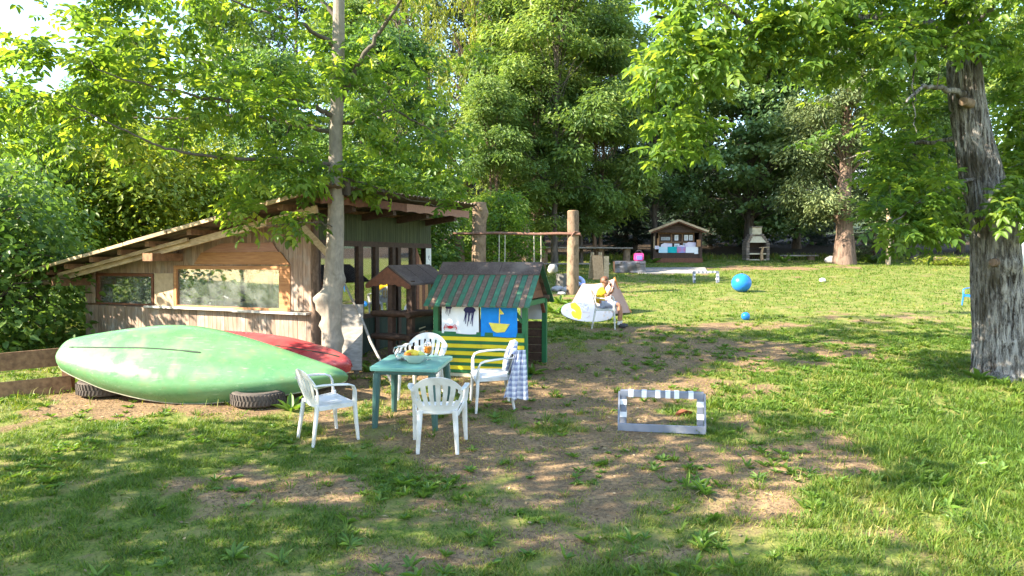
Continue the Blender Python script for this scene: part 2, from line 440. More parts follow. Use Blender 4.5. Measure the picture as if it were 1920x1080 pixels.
W_ST = (14, 14, 1.2)
MAT = dict(
    plank=M('weathered_plank', (0.38,0.275,0.215), (0.19,0.125,0.092), 0.85, 3.0, W_ST, 0.3, 0.72, 0.4, 0.004, 0.2, 0.22, dirt=(0.31,0.285,0.265), dscale=3.5),
    plank_orange=M('larch_plank', (0.44,0.22,0.095), (0.26,0.115,0.05), 0.7, 3.0, (1.2,14,14), 0.3, 0.72, 0.3, 0.004, 0.3, 0.12),
    plank_pink=M('faded_red_plank', (0.36,0.20,0.15), (0.26,0.13,0.10), 0.8, 3.0, (1.2,14,14), 0.3, 0.72, 0.3, 0.004, 0.3, 0.12),
    plank_green=M('green_stained_plank', (0.065,0.075,0.035), (0.036,0.045,0.022), 0.8, 3.0, W_ST, 0.3, 0.72, 0.3, 0.004, 0.25, 0.18),
    dark_green=M('dark_green_board', (0.025,0.045,0.030), (0.014,0.026,0.018), 0.7, 3.0, W_ST, 0.3, 0.72, 0.3, 0.003, 0.3, 0.15),
    beam=M('rough_beam', (0.26,0.15,0.085), (0.12,0.065,0.04), 0.85, 3.0, (5,5,5), 0.3, 0.7, 0.4, 0.005, 0.2, 0.15),
    pale_wood=M('pale_bleached_wood', (0.56,0.43,0.28), (0.34,0.24,0.145), 0.85, 3.0, (3,12,12), 0.3, 0.7, 0.35, 0.004, 0.2, 0.12, dirt=(0.25,0.17,0.11)),
    grey_wood=M('grey_wood', (0.33,0.30,0.27), (0.19,0.17,0.15), 0.9, 3.0, (3,10,10), 0.3, 0.7, 0.35, 0.004, 0.2, 0.15, dirt=(0.14,0.12,0.10)),
    dark_wood=M('dark_stained_wood', (0.075,0.042,0.028), (0.036,0.020,0.014), 0.7, 3.0, (6,6,6), 0.3, 0.7, 0.3, 0.003, 0.3, 0.15),
    red_wood=M('red_brown_wood', (0.19,0.075,0.042), (0.105,0.042,0.025), 0.7, 3.0, (6,6,6), 0.3, 0.7, 0.3, 0.003, 0.3, 0.15),
    roofing=M('weathered_roof_sheet', (0.21,0.165,0.125), (0.11,0.085,0.065), 0.9, 2.5, (1,3,1), 0.3, 0.7, 0.3, 0.004, 0.2, 0.1, dirt=(0.07,0.065,0.045)),
    felt=M('brown_roofing_felt', (0.12,0.088,0.078), (0.075,0.055,0.05), 0.95, 40, (1,1,1), 0.35, 0.65, 0.5, 0.003, 0.15, 0.05, dirt=(0.19,0.15,0.13)),
    green_paint=M('green_paint', (0.020,0.145,0.050), (0.014,0.105,0.038), 0.5, 5, (1,1,1), 0.35, 0.7, 0.1, 0.002, 0.4, 0.08, dirt=(0.030,0.075,0.032), dlo=0.58, dhi=0.72),
    green_roof=M('green_roof_paint', (0.040,0.150,0.085), (0.026,0.098,0.056), 0.55, 6, (2,2,2), 0.35, 0.7, 0.15, 0.002, 0.4, 0.15, dirt=(0.085,0.10,0.062), dscale=6, dlo=0.56, dhi=0.7),
    brown_roof=M('brown_roof_paint', (0.155,0.105,0.078), (0.095,0.062,0.046), 0.7, 6, (3,3,3), 0.35, 0.7, 0.2, 0.002, 0.3, 0.15, dirt=(0.23,0.17,0.13), dscale=6, dlo=0.56, dhi=0.7),
    yellow_paint=M('yellow_paint', (0.80,0.62,0.02), (0.72,0.53,0.015), 0.5, 5, (1,1,1), 0.35, 0.7, 0.1, 0.002, 0.4, 0.05, dirt=(0.48,0.37,0.06), dscale=5, dlo=0.62, dhi=0.78),
    white_plastic=M('white_plastic', (0.66,0.65,0.64), (0.57,0.56,0.54), 0.38, 6, (1,1,1), 0.35, 0.7, 0.0, 0.002, 0.45, 0.05, dirt=(0.46,0.42,0.35), dscale=6, dlo=0.50, dhi=0.80),
    green_plastic=M('pale_green_plastic', (0.175,0.40,0.33), (0.15,0.355,0.29), 0.3, 6, (1,1,1), 0.35, 0.7, 0.0, 0.002, 0.5, 0.0, dirt=(0.13,0.28,0.24), dscale=7, dlo=0.5, dhi=0.8),
    green_leg=M('dark_green_plastic', (0.055,0.125,0.115), (0.042,0.10,0.092), 0.35, 6, (1,1,1), 0.35, 0.7, 0.0, 0.002, 0.5, 0.03),
    blue_plastic=M('blue_plastic', (0.012,0.15,0.52), (0.009,0.11,0.42), 0.35, 5),
    canoe_green=M('green_canoe_hull', (0.100,0.235,0.100), (0.155,0.30,0.150), 0.28, 3.0, (0.5,2,2), 0.3, 0.72, 0.05, 0.004, 0.5, 0.0, dirt=(0.19,0.25,0.11), dscale=2.6, dlo=0.5, dhi=0.8),
    canoe_red=M('red_canoe_hull', (0.40,0.042,0.045), (0.32,0.028,0.034), 0.38, 3.0, (0.5,2,2), 0.3, 0.72, 0.05, 0.004, 0.5, 0.0, dirt=(0.40,0.085,0.08), dscale=4),
    canoe_trim=M('dark_canoe_trim', (0.035,0.05,0.035), None, 0.5),
    gunwale=M('worn_gunwale', (0.36,0.34,0.26), (0.22,0.21,0.16), 0.6, 12),
    rubber=M('tyre_rubber', (0.075,0.062,0.055), (0.12,0.10,0.085), 0.9, 6, (1,1,1), 0.4, 0.75, 0.2, 0.003, 0.2, 0.05),
    grey_paint=M('grey_blue_paint', (0.175,0.195,0.245), (0.14,0.155,0.20), 0.55, 7, (1,1,1), 0.35, 0.7, 0.15, 0.002, 0.4, 0.05, dirt=(0.22,0.22,0.23), dscale=6, dlo=0.55, dhi=0.8),
    white_paint=M('white_paint', (0.76,0.76,0.78), (0.66,0.66,0.68), 0.6, 9, (1,1,1), 0.35, 0.7, 0.1, 0.002, 0.4, 0.03),
    ball_blue=M('blue_ball_vinyl', (0.018,0.19,0.60), (0.015,0.16,0.53), 0.3, 4),
    paper=M('white_paper', (0.80,0.79,0.80), (0.74,0.73,0.74), 0.85, 4),
    sheet_grey=M('grey_sheet', (0.42,0.43,0.45), (0.36,0.37,0.39), 0.8, 4),
    paper_blue=M('blue_poster_paint', (0.0,0.23,0.68), (0.0,0.19,0.60), 0.7, 9),
    paint_yellow=M('yellow_poster_paint', (0.80,0.66,0.10), (0.72,0.57,0.07), 0.7, 12),
    ink_navy=M('navy_ink', (0.025,0.022,0.11), None, 0.7),
    ink_red=M('red_ink', (0.58,0.02,0.03), None, 0.7),
    ink_grey=M('grey_print', (0.20,0.21,0.25), None, 0.7),
    teal=M('teal_poster_paint', (0.0,0.33,0.42), (0.0,0.42,0.40), 0.7, 7),
    pinkblue=M('pink_poster_paint', (0.62,0.16,0.25), (0.16,0.32,0.66), 0.7, 3),
    lightpaint=M('pale_blue_poster_paint', (0.75,0.72,0.70), (0.30,0.62,0.80), 0.7, 2.5),
    lilac=M('lilac_poster_paint', (0.62,0.50,0.66), (0.72,0.68,0.74), 0.7, 5),
    tent=M('pale_pink_canvas', (0.40,0.255,0.22), (0.35,0.22,0.19), 0.85, 4),
    tent_trim=M('orange_tent_trim', (0.55,0.22,0.06), None, 0.8),
    board_white=M('white_board_skin', (0.23,0.27,0.36), (0.20,0.235,0.32), 0.35, 4),
    board_yellow=M('yellow_board_print', (0.78,0.58,0.02), None, 0.4),
    board_blue=M('blue_board_print', (0.12,0.15,0.46), (0.30,0.34,0.60), 0.4, 22),
    board_edge=M('grey_board_edge', (0.16,0.18,0.22), None, 0.5),
    skin=M('skin', (0.36,0.18,0.11), (0.32,0.155,0.095), 0.5, 9),
    hair=M('light_brown_hair', (0.15,0.065,0.03), (0.085,0.036,0.016), 0.55, 40, (1,1,0.3)),
    shirt=M('yellow_cotton', (0.62,0.40,0.012), (0.50,0.31,0.008), 0.9, 14),
    shorts=M('pale_blue_cotton', (0.40,0.42,0.52), (0.32,0.34,0.44), 0.9, 12),
    shoe=M('dark_grey_shoe', (0.055,0.055,0.062), (0.03,0.03,0.035), 0.7, 10),
    sock=M('white_sock', (0.7,0.7,0.7), None, 0.9),
    eye=M('dark_eye', (0.02,0.015,0.012), None, 0.3),
    lip=M('lips', (0.42,0.13,0.10), None, 0.5),
    stone=M('grey_stone', (0.27,0.255,0.235), (0.17,0.16,0.145), 0.9, 6, (1,1,1), 0.35, 0.65, 0.6, 0.02, 0.2, 0.2),
    pale_stone=M('pale_stone', (0.45,0.43,0.41), (0.31,0.30,0.28), 0.9, 6, (1,1,1), 0.35, 0.65, 0.5, 0.02, 0.2, 0.15),
    brick=M('barbecue_block', (0.23,0.185,0.15), (0.15,0.115,0.09), 0.9, 9, (1,1,1), 0.35, 0.65, 0.5, 0.01, 0.2, 0.28),
    mortar=M('sandy_concrete', (0.52,0.46,0.33), (0.43,0.37,0.26), 0.9, 9, (1,1,1), 0.35, 0.65, 0.3, 0.01, 0.2, 0.1),
    soot=M('sooty_lining', (0.045,0.035,0.03), (0.075,0.055,0.045), 0.95, 5),
    tarp=M('black_tarpaulin', (0.03,0.03,0.034), (0.16,0.16,0.18), 0.35, 2.2, (1,1,4), 0.5, 0.72, 0.5, 0.03, 0.6),
    pink=M('pink_plastic', (0.75,0.06,0.24), (0.62,0.045,0.2), 0.4, 5),
    violet=M('violet_plastic', (0.20,0.17,0.55), None, 0.4),
    rope=M('rope', (0.46,0.42,0.34), (0.34,0.30,0.24), 0.9, 60),
    bar=M('rusty_iron_bar', (0.20,0.095,0.06), (0.13,0.065,0.045), 0.7, 12),
    cut_wood=M('sawn_wood', (0.44,0.28,0.15), (0.32,0.19,0.10), 0.85, 14),
    ring_blue=M('blue_inflatable', (0.13,0.19,0.50), (0.60,0.64,0.74), 0.35, 4),
    bowl=M('celadon_bowl', (0.40,0.50,0.46), (0.34,0.44,0.40), 0.3, 5),
    bowl_in=M('dark_green_bowl', (0.060,0.095,0.085), None, 0.35),
    orange=M('orange_peel', (0.78,0.26,0.03), (0.72,0.21,0.02), 0.45, 30),
    banana=M('banana_peel', (0.74,0.54,0.06), (0.66,0.47,0.05), 0.5, 8),
    pear=M('pear_skin', (0.52,0.55,0.16), (0.45,0.46,0.12), 0.45, 18),
    candle=M('white_wax', (0.80,0.78,0.75), None, 0.5),
    juice=M('orange_juice', (0.80,0.25,0.02), (0.74,0.21,0.015), 0.25, 4),
    concrete=M('concrete_slab', (0.30,0.28,0.26), (0.23,0.21,0.195), 0.95, 3, (1,1,1), 0.35, 0.65, 0.2, 0.01, 0.2),
    notice=M('notice_print', (0.72,0.72,0.70), None, 0.8),
    dark_iron=M('dark_iron', (0.035,0.033,0.032), None, 0.6),
    ivory=M('ivory_paint', (0.62,0.56,0.34), (0.54,0.48,0.28), 0.7, 9),
    dry_leaf=M('dry_leaf', (0.30,0.10,0.045), (0.22,0.07,0.03), 0.7, 9),
    pane=pane_mat('window_glass', (0.80,0.86,0.88), 0.03, 0.11),
    pane_clear=pane_mat('door_glass', (0.92,0.95,0.92), 0.42, 0.02),
    clear_glass=glass_mat('clear_glass', (0.97,0.99,0.99)),
    water=glass_mat('water', (0.86,0.96,0.96), 0.0, 1.33),
    walnut_leaf=leaf_mat('walnut_leaf', (0.060,0.122,0.026), (0.110,0.195,0.034), (0.20,0.275,0.042), (2.15,1.9,0.75), 0.55, 0.42, 0.35),
    lime_leaf=leaf_mat('right_walnut_leaf', (0.060,0.125,0.028), (0.105,0.19,0.036), (0.18,0.26,0.042), (2.1,1.8,0.8), 0.55, 0.42, 0.35),  # leaf tones of the right-hand walnut
    ash_leaf=leaf_mat('ash_leaf', (0.075,0.130,0.034), (0.14,0.215,0.052), (0.26,0.32,0.080), (1.5,1.5,0.8), 0.4),
    maple_leaf=leaf_mat('maple_leaf', (0.055,0.108,0.038), (0.115,0.19,0.064), (0.22,0.295,0.11), (1.4,1.4,0.8), 0.35),
    poplar_leaf=leaf_mat('poplar_leaf', (0.035,0.055,0.028), (0.060,0.085,0.044), (0.10,0.125,0.065), (1.3,1.4,0.8), 0.35),
    willow_leaf=leaf_mat('willow_leaf', (0.11,0.15,0.022), (0.18,0.225,0.028), (0.28,0.30,0.035), (1.5,1.4,0.7), 0.45),
    shrub_leaf=leaf_mat('shrub_leaf', (0.10,0.16,0.022), (0.19,0.255,0.030), (0.31,0.325,0.040), (1.6,1.5,0.7), 0.45),
    hedge_leaf=leaf_mat('hedge_leaf', (0.050,0.105,0.026), (0.095,0.17,0.040), (0.18,0.26,0.055), (1.6,1.6,0.8), 0.4),
    fir_leaf=leaf_mat('spruce_needles', (0.014,0.026,0.014), (0.022,0.038,0.020), (0.040,0.060,0.030), (1.2,1.3,0.8), 0.15, 0.6),
    thuja_leaf=leaf_mat('thuja_sprays', (0.070,0.105,0.040), (0.125,0.165,0.062), (0.22,0.25,0.095), (1.3,1.3,0.8), 0.25, 0.6),
    grass=leaf_mat('grass_blade', (0.060,0.120,0.016), (0.125,0.195,0.024), (0.33,0.285,0.085), (1.5,1.5,0.7), 0.4, 0.5, 0.3),
    weed=leaf_mat('weed_leaf', (0.075,0.15,0.026), (0.115,0.205,0.034), (0.18,0.265,0.042), (1.6,1.6,0.7), 0.4, 0.42, 0.4),
    bark_pale=bark_mat('pale_smooth_bark', (0.34,0.29,0.24), (0.17,0.145,0.12), (0.13,0.11,0.085), 7, 0.9, 0.3, 0.7, 0.5, 0.012, 0.60),
    bark_limb=bark_mat('grey_limb_bark', (0.15,0.125,0.10), (0.07,0.058,0.048), None, 9, 0.5, 0.3, 0.7, 0.4, 0.01),
    bark_deep=bark_mat('deep_fissured_bark', (0.36,0.335,0.31), (0.036,0.027,0.021), (0.065,0.052,0.034), 22, 0.13, 0.42, 0.62, 1.0, 0.05, 0.52),
    bark_brown=bark_mat('brown_bark', (0.20,0.135,0.10), (0.060,0.040,0.030), (0.085,0.080,0.035), 10, 0.12, 0.36, 0.6, 0.9, 0.03, 0.60),
    bark_dark=bark_mat('dark_bark', (0.12,0.098,0.08), (0.045,0.036,0.030), None, 10, 0.2, 0.36, 0.6, 0.6, 0.02),
    bark_post=bark_mat('peeling_log_bark', (0.235,0.165,0.110), (0.060,0.036,0.024), None, 7, 0.7, 0.30, 0.56, 0.6, 0.015),
)
m, t, b, o = nodes('plaid_cotton')        # white shirt with a blue check woven in
tc = t.nodes.new('ShaderNodeTexCoord'); sp = t.nodes.new('ShaderNodeSeparateXYZ')
t.links.new(tc.outputs['UV'], sp.inputs[0])
def stripe(src, k, w):
    fr = mathn(t, 'FRACT', mathn(t, 'MULTIPLY', src, k)); return mathn(t, 'LESS_THAN', fr, w)
sx = mathn(t, 'MULTIPLY', mathn(t, 'ADD', stripe(sp.outputs[0], 9, 0.45), stripe(sp.outputs[0], 18, 0.12)), 0.42)
sy = mathn(t, 'MULTIPLY', mathn(t, 'ADD', stripe(sp.outputs[1], 18, 0.45), stripe(sp.outputs[1], 36, 0.12)), 0.42)
col = mixc(t, mathn(t, 'MINIMUM', mathn(t, 'ADD', sx, sy), 1.0), (0.74,0.74,0.78), (0.10,0.13,0.30))
t.links.new(col, b.inputs['Base Color']); b.inputs['Roughness'].default_value = 0.9
MAT['plaid'] = m
def hull_mat(name, base, pale, grime, scr):
    m, t, b, o = nodes(name)
    col = mixc(t, ramp(t, noise(t, 2.2, (0.5,1.5,1.5), 6), 0.38, 0.68), base, pale)            # sun-bleached areas
    col = mixc(t, mathn(t, 'MULTIPLY', ramp(t, noise(t, 5.5, (1,1,1), 8, rough=0.7), 0.52, 0.74), 0.75), col, grime)     # moss and dirt film
    lines = ramp(t, noise(t, 7.0, (0.35,9,9), 3, dist=0.4), 0.64, 0.68)                         # scrapes along the hull
    col = mixc(t, mathn(t, 'MULTIPLY', lines, 0.55), col, scr)
    spots = ramp(t, noise(t, 38, (1,1,1), 2), 0.70, 0.74)
    col = mixc(t, mathn(t, 'MULTIPLY', spots, 0.6), col, tuple(x*0.35 for x in base))
    t.links.new(col, b.inputs['Base Color'])
    t.links.new(mathn(t, 'MULTIPLY_ADD', ramp(t, noise(t, 5.5, (1,1,1), 8), 0.4, 0.7), 0.35, 0.24), b.inputs['Roughness'])
    bump(t, b, noise(t, 1.6, (1,1.5,1.5), 3), 0.25, 0.03)
    return m
MAT['canoe_green'] = hull_mat('worn_green_hull', (0.085,0.215,0.088), (0.135,0.275,0.132), (0.150,0.185,0.070), (0.34,0.43,0.30))
MAT['canoe_red'] = hull_mat('worn_red_hull', (0.36,0.034,0.038), (0.42,0.085,0.080), (0.20,0.045,0.035), (0.52,0.25,0.22))
# ------------------------------------------------------------------ the meadow
BLOBS = [(1.3,9.6,2.4,2.3,1.0),(2.3,13.2,2.3,1.9,0.85),(0.6,7.1,1.5,0.8,0.75),(1.1,5.9,1.5,0.55,0.6),(5.4,12.9,1.7,0.9,0.55),
         (8.1,16.3,2.4,1.0,0.55),(-4.4,9.35,1.5,0.35,1.25),(-3.4,6.7,0.9,0.35,0.6),(-0.4,8.1,1.1,0.7,0.8),(0.4,11.6,1.2,1.4,0.75),
         (-4.6,10.0,2.2,0.45,1.3),(1.9,15.2,1.3,0.6,0.6),(-1.4,9.3,0.9,0.9,0.45),(2.6,7.4,1.3,0.7,0.75),(-0.6,6.2,1.6,0.35,0.5),(0.2,5.4,1.6,0.3,0.5),(-2.4,7.0,1.0,0.3,0.3),(10.5,29.5,4.0,0.8,0.6),(-2.2,12.8,1.2,1.8,0.9),(9.2,29,3,0.7,0.8),(4.4,15.6,1.1,0.5,0.6)]
def bare_at(x, y):
    s = np.zeros(np.shape(x))
    for bx, by, rx, ry, w in BLOBS:
        s = s + w * np.exp(-(((x-bx)/rx)**2 + ((y-by)/ry)**2))
    n = fbm(x*0.9, y*0.9, 4, 31)
    n2 = fbm(x*2.6, y*2.6, 4, 77)
    v = s*0.85 + (n - 0.54) * 1.3 + (n2 - 0.52) * 1.5
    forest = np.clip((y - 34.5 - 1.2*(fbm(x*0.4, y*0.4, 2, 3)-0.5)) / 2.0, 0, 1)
    return np.clip((v - 0.05) * 1.5, 0, 1), forest

gx = np.concatenate([-np.geomspace(420, 15, 26), np.linspace(-14, 17, 260), np.geomspace(18, 420, 26)])
gy = np.concatenate([-np.geomspace(200, 3, 14), np.linspace(-2, 3.8, 12), np.linspace(4, 18, 150), np.linspace(18.2, 44, 110), np.geomspace(45, 900, 30)])
XX, YY = np.meshgrid(gx, gy, indexing='ij')
ZZ = gz(XX, YY)
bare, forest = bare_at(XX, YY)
ZZ = ZZ + np.where((YY > 3) & (YY < 40), 0.035*(fbm(XX*4, YY*4, 3, 9)-0.5)*(0.4+bare), 0)
V = np.stack([XX, YY, ZZ], -1).reshape(-1, 3)
ni, nj = XX.shape
I = (np.arange(ni-1)[:, None]*nj + np.arange(nj-1)[None, :]).ravel()
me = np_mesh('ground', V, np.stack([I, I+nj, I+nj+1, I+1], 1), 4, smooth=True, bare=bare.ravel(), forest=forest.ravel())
m, t, b, o = nodes('meadow')
def attr(n):
    a = t.nodes.new('ShaderNodeAttribute'); a.attribute_name = n; return a.outputs['Fac']
n1 = noise(t, 26, (1,1,1), 6); n2 = noise(t, 3.2, (1,1,1), 6); n3 = noise(t, 90, (1,1,1), 3); n4 = noise(t, 0.7, (1,1,1), 4)
turf = mixc(t, ramp(t, n1, 0.34, 0.66), (0.060,0.095,0.017), (0.165,0.205,0.035))
turf = mixc(t, mathn(t, 'MULTIPLY', ramp(t, n2, 0.42, 0.68), 0.65), turf, (0.27,0.215,0.085))
soil = mixc(t, ramp(t, n2, 0.36, 0.64), (0.165,0.102,0.054), (0.285,0.185,0.098))
soil = mixc(t, ramp(t, n1, 0.46, 0.6), soil, (0.110,0.072,0.043))
soil = mixc(t, mathn(t, 'MULTIPLY', ramp(t, n3, 0.5, 0.7), 0.7), soil, (0.34,0.25,0.14))
edge = mathn(t, 'ADD', attr('bare'), mathn(t, 'MULTIPLY_ADD', n1, 0.9, -0.45))
gcol = mixc(t, ramp(t, edge, 0.28, 0.72), turf, soil)
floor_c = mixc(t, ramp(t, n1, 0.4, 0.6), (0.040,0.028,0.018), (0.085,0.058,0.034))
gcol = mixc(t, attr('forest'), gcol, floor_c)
t.links.new(gcol, b.inputs['Base Color'])
b.inputs['Roughness'].default_value = 0.95
b.inputs['Specular IOR Level'].default_value = 0.15
hh = mathn(t, 'MULTIPLY_ADD', n3, 0.4, n1)
bump(t, b, hh, 0.7, 0.03)
tag(mesh_obj('ground', me, m), kind='structure')

# grey paved strip in front of the notice hut
mb = MB()
q = [gp(1196, 513), gp(1328, 513), gp(1322, 502.5), (4.6, 31.2)]
q[3] = gp(1196, 503)
mb.prism(q, lambda a, b_, c: (a, b_, G(a, b_) - 0.03 + c), 0.07)
tag(mb.build('pavement', MAT['concrete']), kind='structure')

# dark wooded slope far beyond the trees
hx = np.linspace(-170, 170, 120); hy = np.linspace(61, 210, 70)
HX, HY = np.meshgrid(hx, hy, indexing='ij')
prof = 17 * np.clip((HY-75)/100, 0, 1)**0.8 * (0.35 + 0.65*np.clip((-HX+10)/80, 0, 1))
HZ = gz(HX, HY) - 0.5 + prof + 3.6*np.clip((HY-62)/9, 0, 1) + 3.0*(fbm(HX*0.25, HY*0.25, 4, 8)-0.2)*np.clip((HY-62)/20, 0, 1)
ni, nj = HX.shape
I = (np.arange(ni-1)[:, None]*nj + np.arange(nj-1)[None, :]).ravel()
me = np_mesh('hill', np.stack([HX, HY, HZ], -1).reshape(-1, 3), np.stack([I, I+nj, I+nj+1, I+1], 1), 4)
tag(mesh_obj('hill', me, M('wooded_slope', (0.028,0.045,0.024), (0.05,0.075,0.032), 0.95, 0.6, (1,1,1), 0.35, 0.65, 0.9, 1.0)), kind='structure')

# ------------------------------------------------------------------ leaves
def leaves_np(P, D, N, L, Wd, fold=0.18, droop=0.12, tip=0.0):
    """one folded leaf (two quads) each; returns verts, quads"""
    S = np.cross(D, N); S /= np.maximum(np.linalg.norm(S, axis=1, keepdims=True), 1e-9)
    N = np.cross(S, D)
    L = L[:, None]; Wd = Wd[:, None]
    up = N * Wd * fold
    v = np.stack([P, P + D*L*0.32 + S*Wd*0.5 + up, P + D*L*0.70 + S*Wd*0.40 + up - N*L*droop*0.4, P + D*L - N*L*droop,
                  P + D*L*0.70 - S*Wd*0.40 + up - N*L*droop*0.4, P + D*L*0.32 - S*Wd*0.5 + up], 1)
    n = len(P); o_ = (np.arange(n)*6)[:, None]
    f = np.concatenate([o_ + np.array([0, 1, 2, 3]), o_ + np.array([0, 3, 4, 5])], 0)
    return v.reshape(-1, 3), f

def diamonds_np(P, D, N, L, Wd, droop=0.1):
    S = np.cross(D, N); S /= np.maximum(np.linalg.norm(S, axis=1, keepdims=True), 1e-9)
    L = L[:, None]; Wd = Wd[:, None]
    v = np.stack([P, P + D*L*0.45 + S*Wd*0.5, P + D*L - N*L*droop, P + D*L*0.45 - S*Wd*0.5], 1)
    n = len(P)
    return v.reshape(-1, 3), (np.arange(n)*4)[:, None] + np.array([0, 1, 2, 3])

def unit(a): return a / np.maximum(np.linalg.norm(a, axis=1, keepdims=True), 1e-9)

# ---- compound walnut leaf template: +x along the stalk, z up
def compound(rs, n_pairs=3):
    P = []; D = []; N = []; L = []; Wd = []
    Lr = 0.30
    for k in range(n_pairs):
        s = 0.09 + 0.19*k/(n_pairs-1)
        for sg in (-1, 1):
            a = sg*(0.95 + 0.2*rs.rand())
            P.append((s, 0, -0.25*s*s)); D.append((math.cos(a), math.sin(a), -0.10-0.25*rs.rand()))
            N.append((0.15*rs.randn(), 0.3*sg*rs.rand(), 1)); L.append(0.105+0.04*k/(n_pairs-1)+0.02*rs.rand()); Wd.append(0.064+0.018*rs.rand())
    P.append((Lr, 0, -0.25*Lr*Lr)); D.append((1, 0.1*rs.randn(), -0.25)); N.append((0.1, 0.1*rs.randn(), 1)); L.append(0.145+0.02*rs.rand()); Wd.append(0.082)
    v, f = leaves_np(np.array(P, float), unit(np.array(D, float)), unit(np.array(N, float)), np.array(L), np.array(Wd), 0.22, 0.16)
    # thin stalk (two crossed slivers)
    sv = np.array([(0,0.002,0),(0,-0.002,0),(Lr,-0.0012,-0.25*Lr*Lr),(Lr,0.0012,-0.25*Lr*Lr)])
    o_ = len(v)
    v = np.concatenate([v, sv]); f = np.concatenate([f, np.array([[o_, o_+1, o_+2, o_+3]])])
    return v, f
_rs = np.random.RandomState(3)
COMP = [compound(_rs, 3) for _ in range(3)] + [compound(_rs, 2) for _ in range(2)]

class Skeleton:
    """branches grown from hand-laid limbs towards leaf spots"""
    def __init__(s): s.p = []; s.r = []
    def limb(s, pts, r0, r1):
        pts = [Vector(p) for p in pts]; out = []
        for i in range(len(pts)-1):
            for k in range(6):
                out.append(pts[i].lerp(pts[i+1], k/6))
        out.append(pts[-1])
        n = len(out)
        for i, p in enumerate(out):
            s.p.append(p); s.r.append(r0 + (r1-r0)*i/(n-1))
        return out
    def grow(s, targets, mb, rs, thin=0.0050, sides=4, maxr=0.03):
        """connect each target to the closest node; returns end direction of each"""
        P = np.array([tuple(p) for p in s.p]); Rr = np.array(s.r)
        T = np.array([tuple(p) for p in targets])
        dist = np.min(((T[:, None, :] - P[None, :, :])**2).sum(2), 1) if len(T)*len(P) < 4e6 else ((T - P.mean(0))**2).sum(1)
        dirs = [None]*len(T)
        for i in np.argsort(dist):
            tt = Vector(T[i])
            k = int(np.argmin(((P - T[i])**2).sum(1) + 0.02))
            p0 = Vector(P[k]); L = (tt - p0).length
            if L < 0.05: dirs[i] = Vector((rs.randn(), rs.randn(), 0.2)).normalized(); continue
            d = (tt - p0)/L
            side = d.orthogonal().normalized(); bend = Vector((rs.randn(), rs.randn(), rs.randn()*0.6 + 0.7)) * L*0.10
            nseg = max(2, min(6, int(L/0.25)+1))
            pts = [p0.lerp(tt, q_/nseg) + bend*math.sin(math.pi*q_/nseg) + (Vector(rs.randn(3))*0.02*L if 0 < q_ < nseg else Vector()) for q_ in range(nseg+1)]
            r0 = min(Rr[k]*0.7, thin + 0.008*L, maxr)
            rad = [r0 + (thin*0.6 - r0)*q_/nseg for q_ in range(nseg+1)]
            mb.tube(pts, rad, sides)
            P = np.concatenate([P, np.array([tuple(p) for p in pts[1:]])]); Rr = np.concatenate([Rr, np.array(rad[1:])])
            dirs[i] = (pts[-1]-pts[-2]).normalized()
        return dirs

def place_compound(name, parent, spots, mat, origin, rs, n_parts=300, group=None):
    """spots: (pos, dir, size). The n_parts nearest the camera become leaf parts, the others one foliage part."""
    cam_p = Vector((0, 0, CAM_H))
    def key(sp_):
        d = sp_[0] - cam_p
        px = 960 + F*d.x/max(d.y, 0.1); py = 490 - F*d.z/max(d.y, 0.1)
        return d.length if (0 < px < 1920 and 0 < py < 900 and d.y > 1) else 999
    spots = sorted(spots, key=key)
    mes = [np_mesh('leaf', v, f, 4, rnd=np.full(len(v), q_)) for v, f in COMP for q_ in (0.2, 0.55, 0.85)]
    for me in mes: me.materials.append(mat)
    VV = []; FF = []; RR = []; off = 0
    for i, (p, d, sz) in enumerate(spots):
        d = d.normalized()
        up = Vector((rs.randn()*0.35, rs.randn()*0.35, 1.0))
        y = up.cross(d).normalized(); z = d.cross(y)
        m3 = Matrix((d, y, z)).transposed()
        if i < n_parts:
            o_ = bpy.data.objects.new('leaf', mes[rs.randint(len(mes))])
            COL.objects.link(o_); o_.parent = parent
            o_.matrix_local = Matrix.LocRotScale(p - origin, m3.to_quaternion(), Vector((sz, sz, sz)))
        else:
            v, f = COMP[rs.randint(len(COMP))]
            VV.append((v*sz) @ np.array(m3.transposed()) + np.array(tuple(p - origin)))
            FF.append(f + off); off += len(v)
            lr = rs.rand()
            RR.append(np.full(len(v), lr))
    V = np.concatenate(VV); Fq = np.concatenate(FF); Rn = np.concatenate(RR)
    o_ = mesh_obj('foliage', np_mesh('foliage', V, Fq, 4, rnd=Rn), mat, parent)
    tag(o_, kind='stuff')

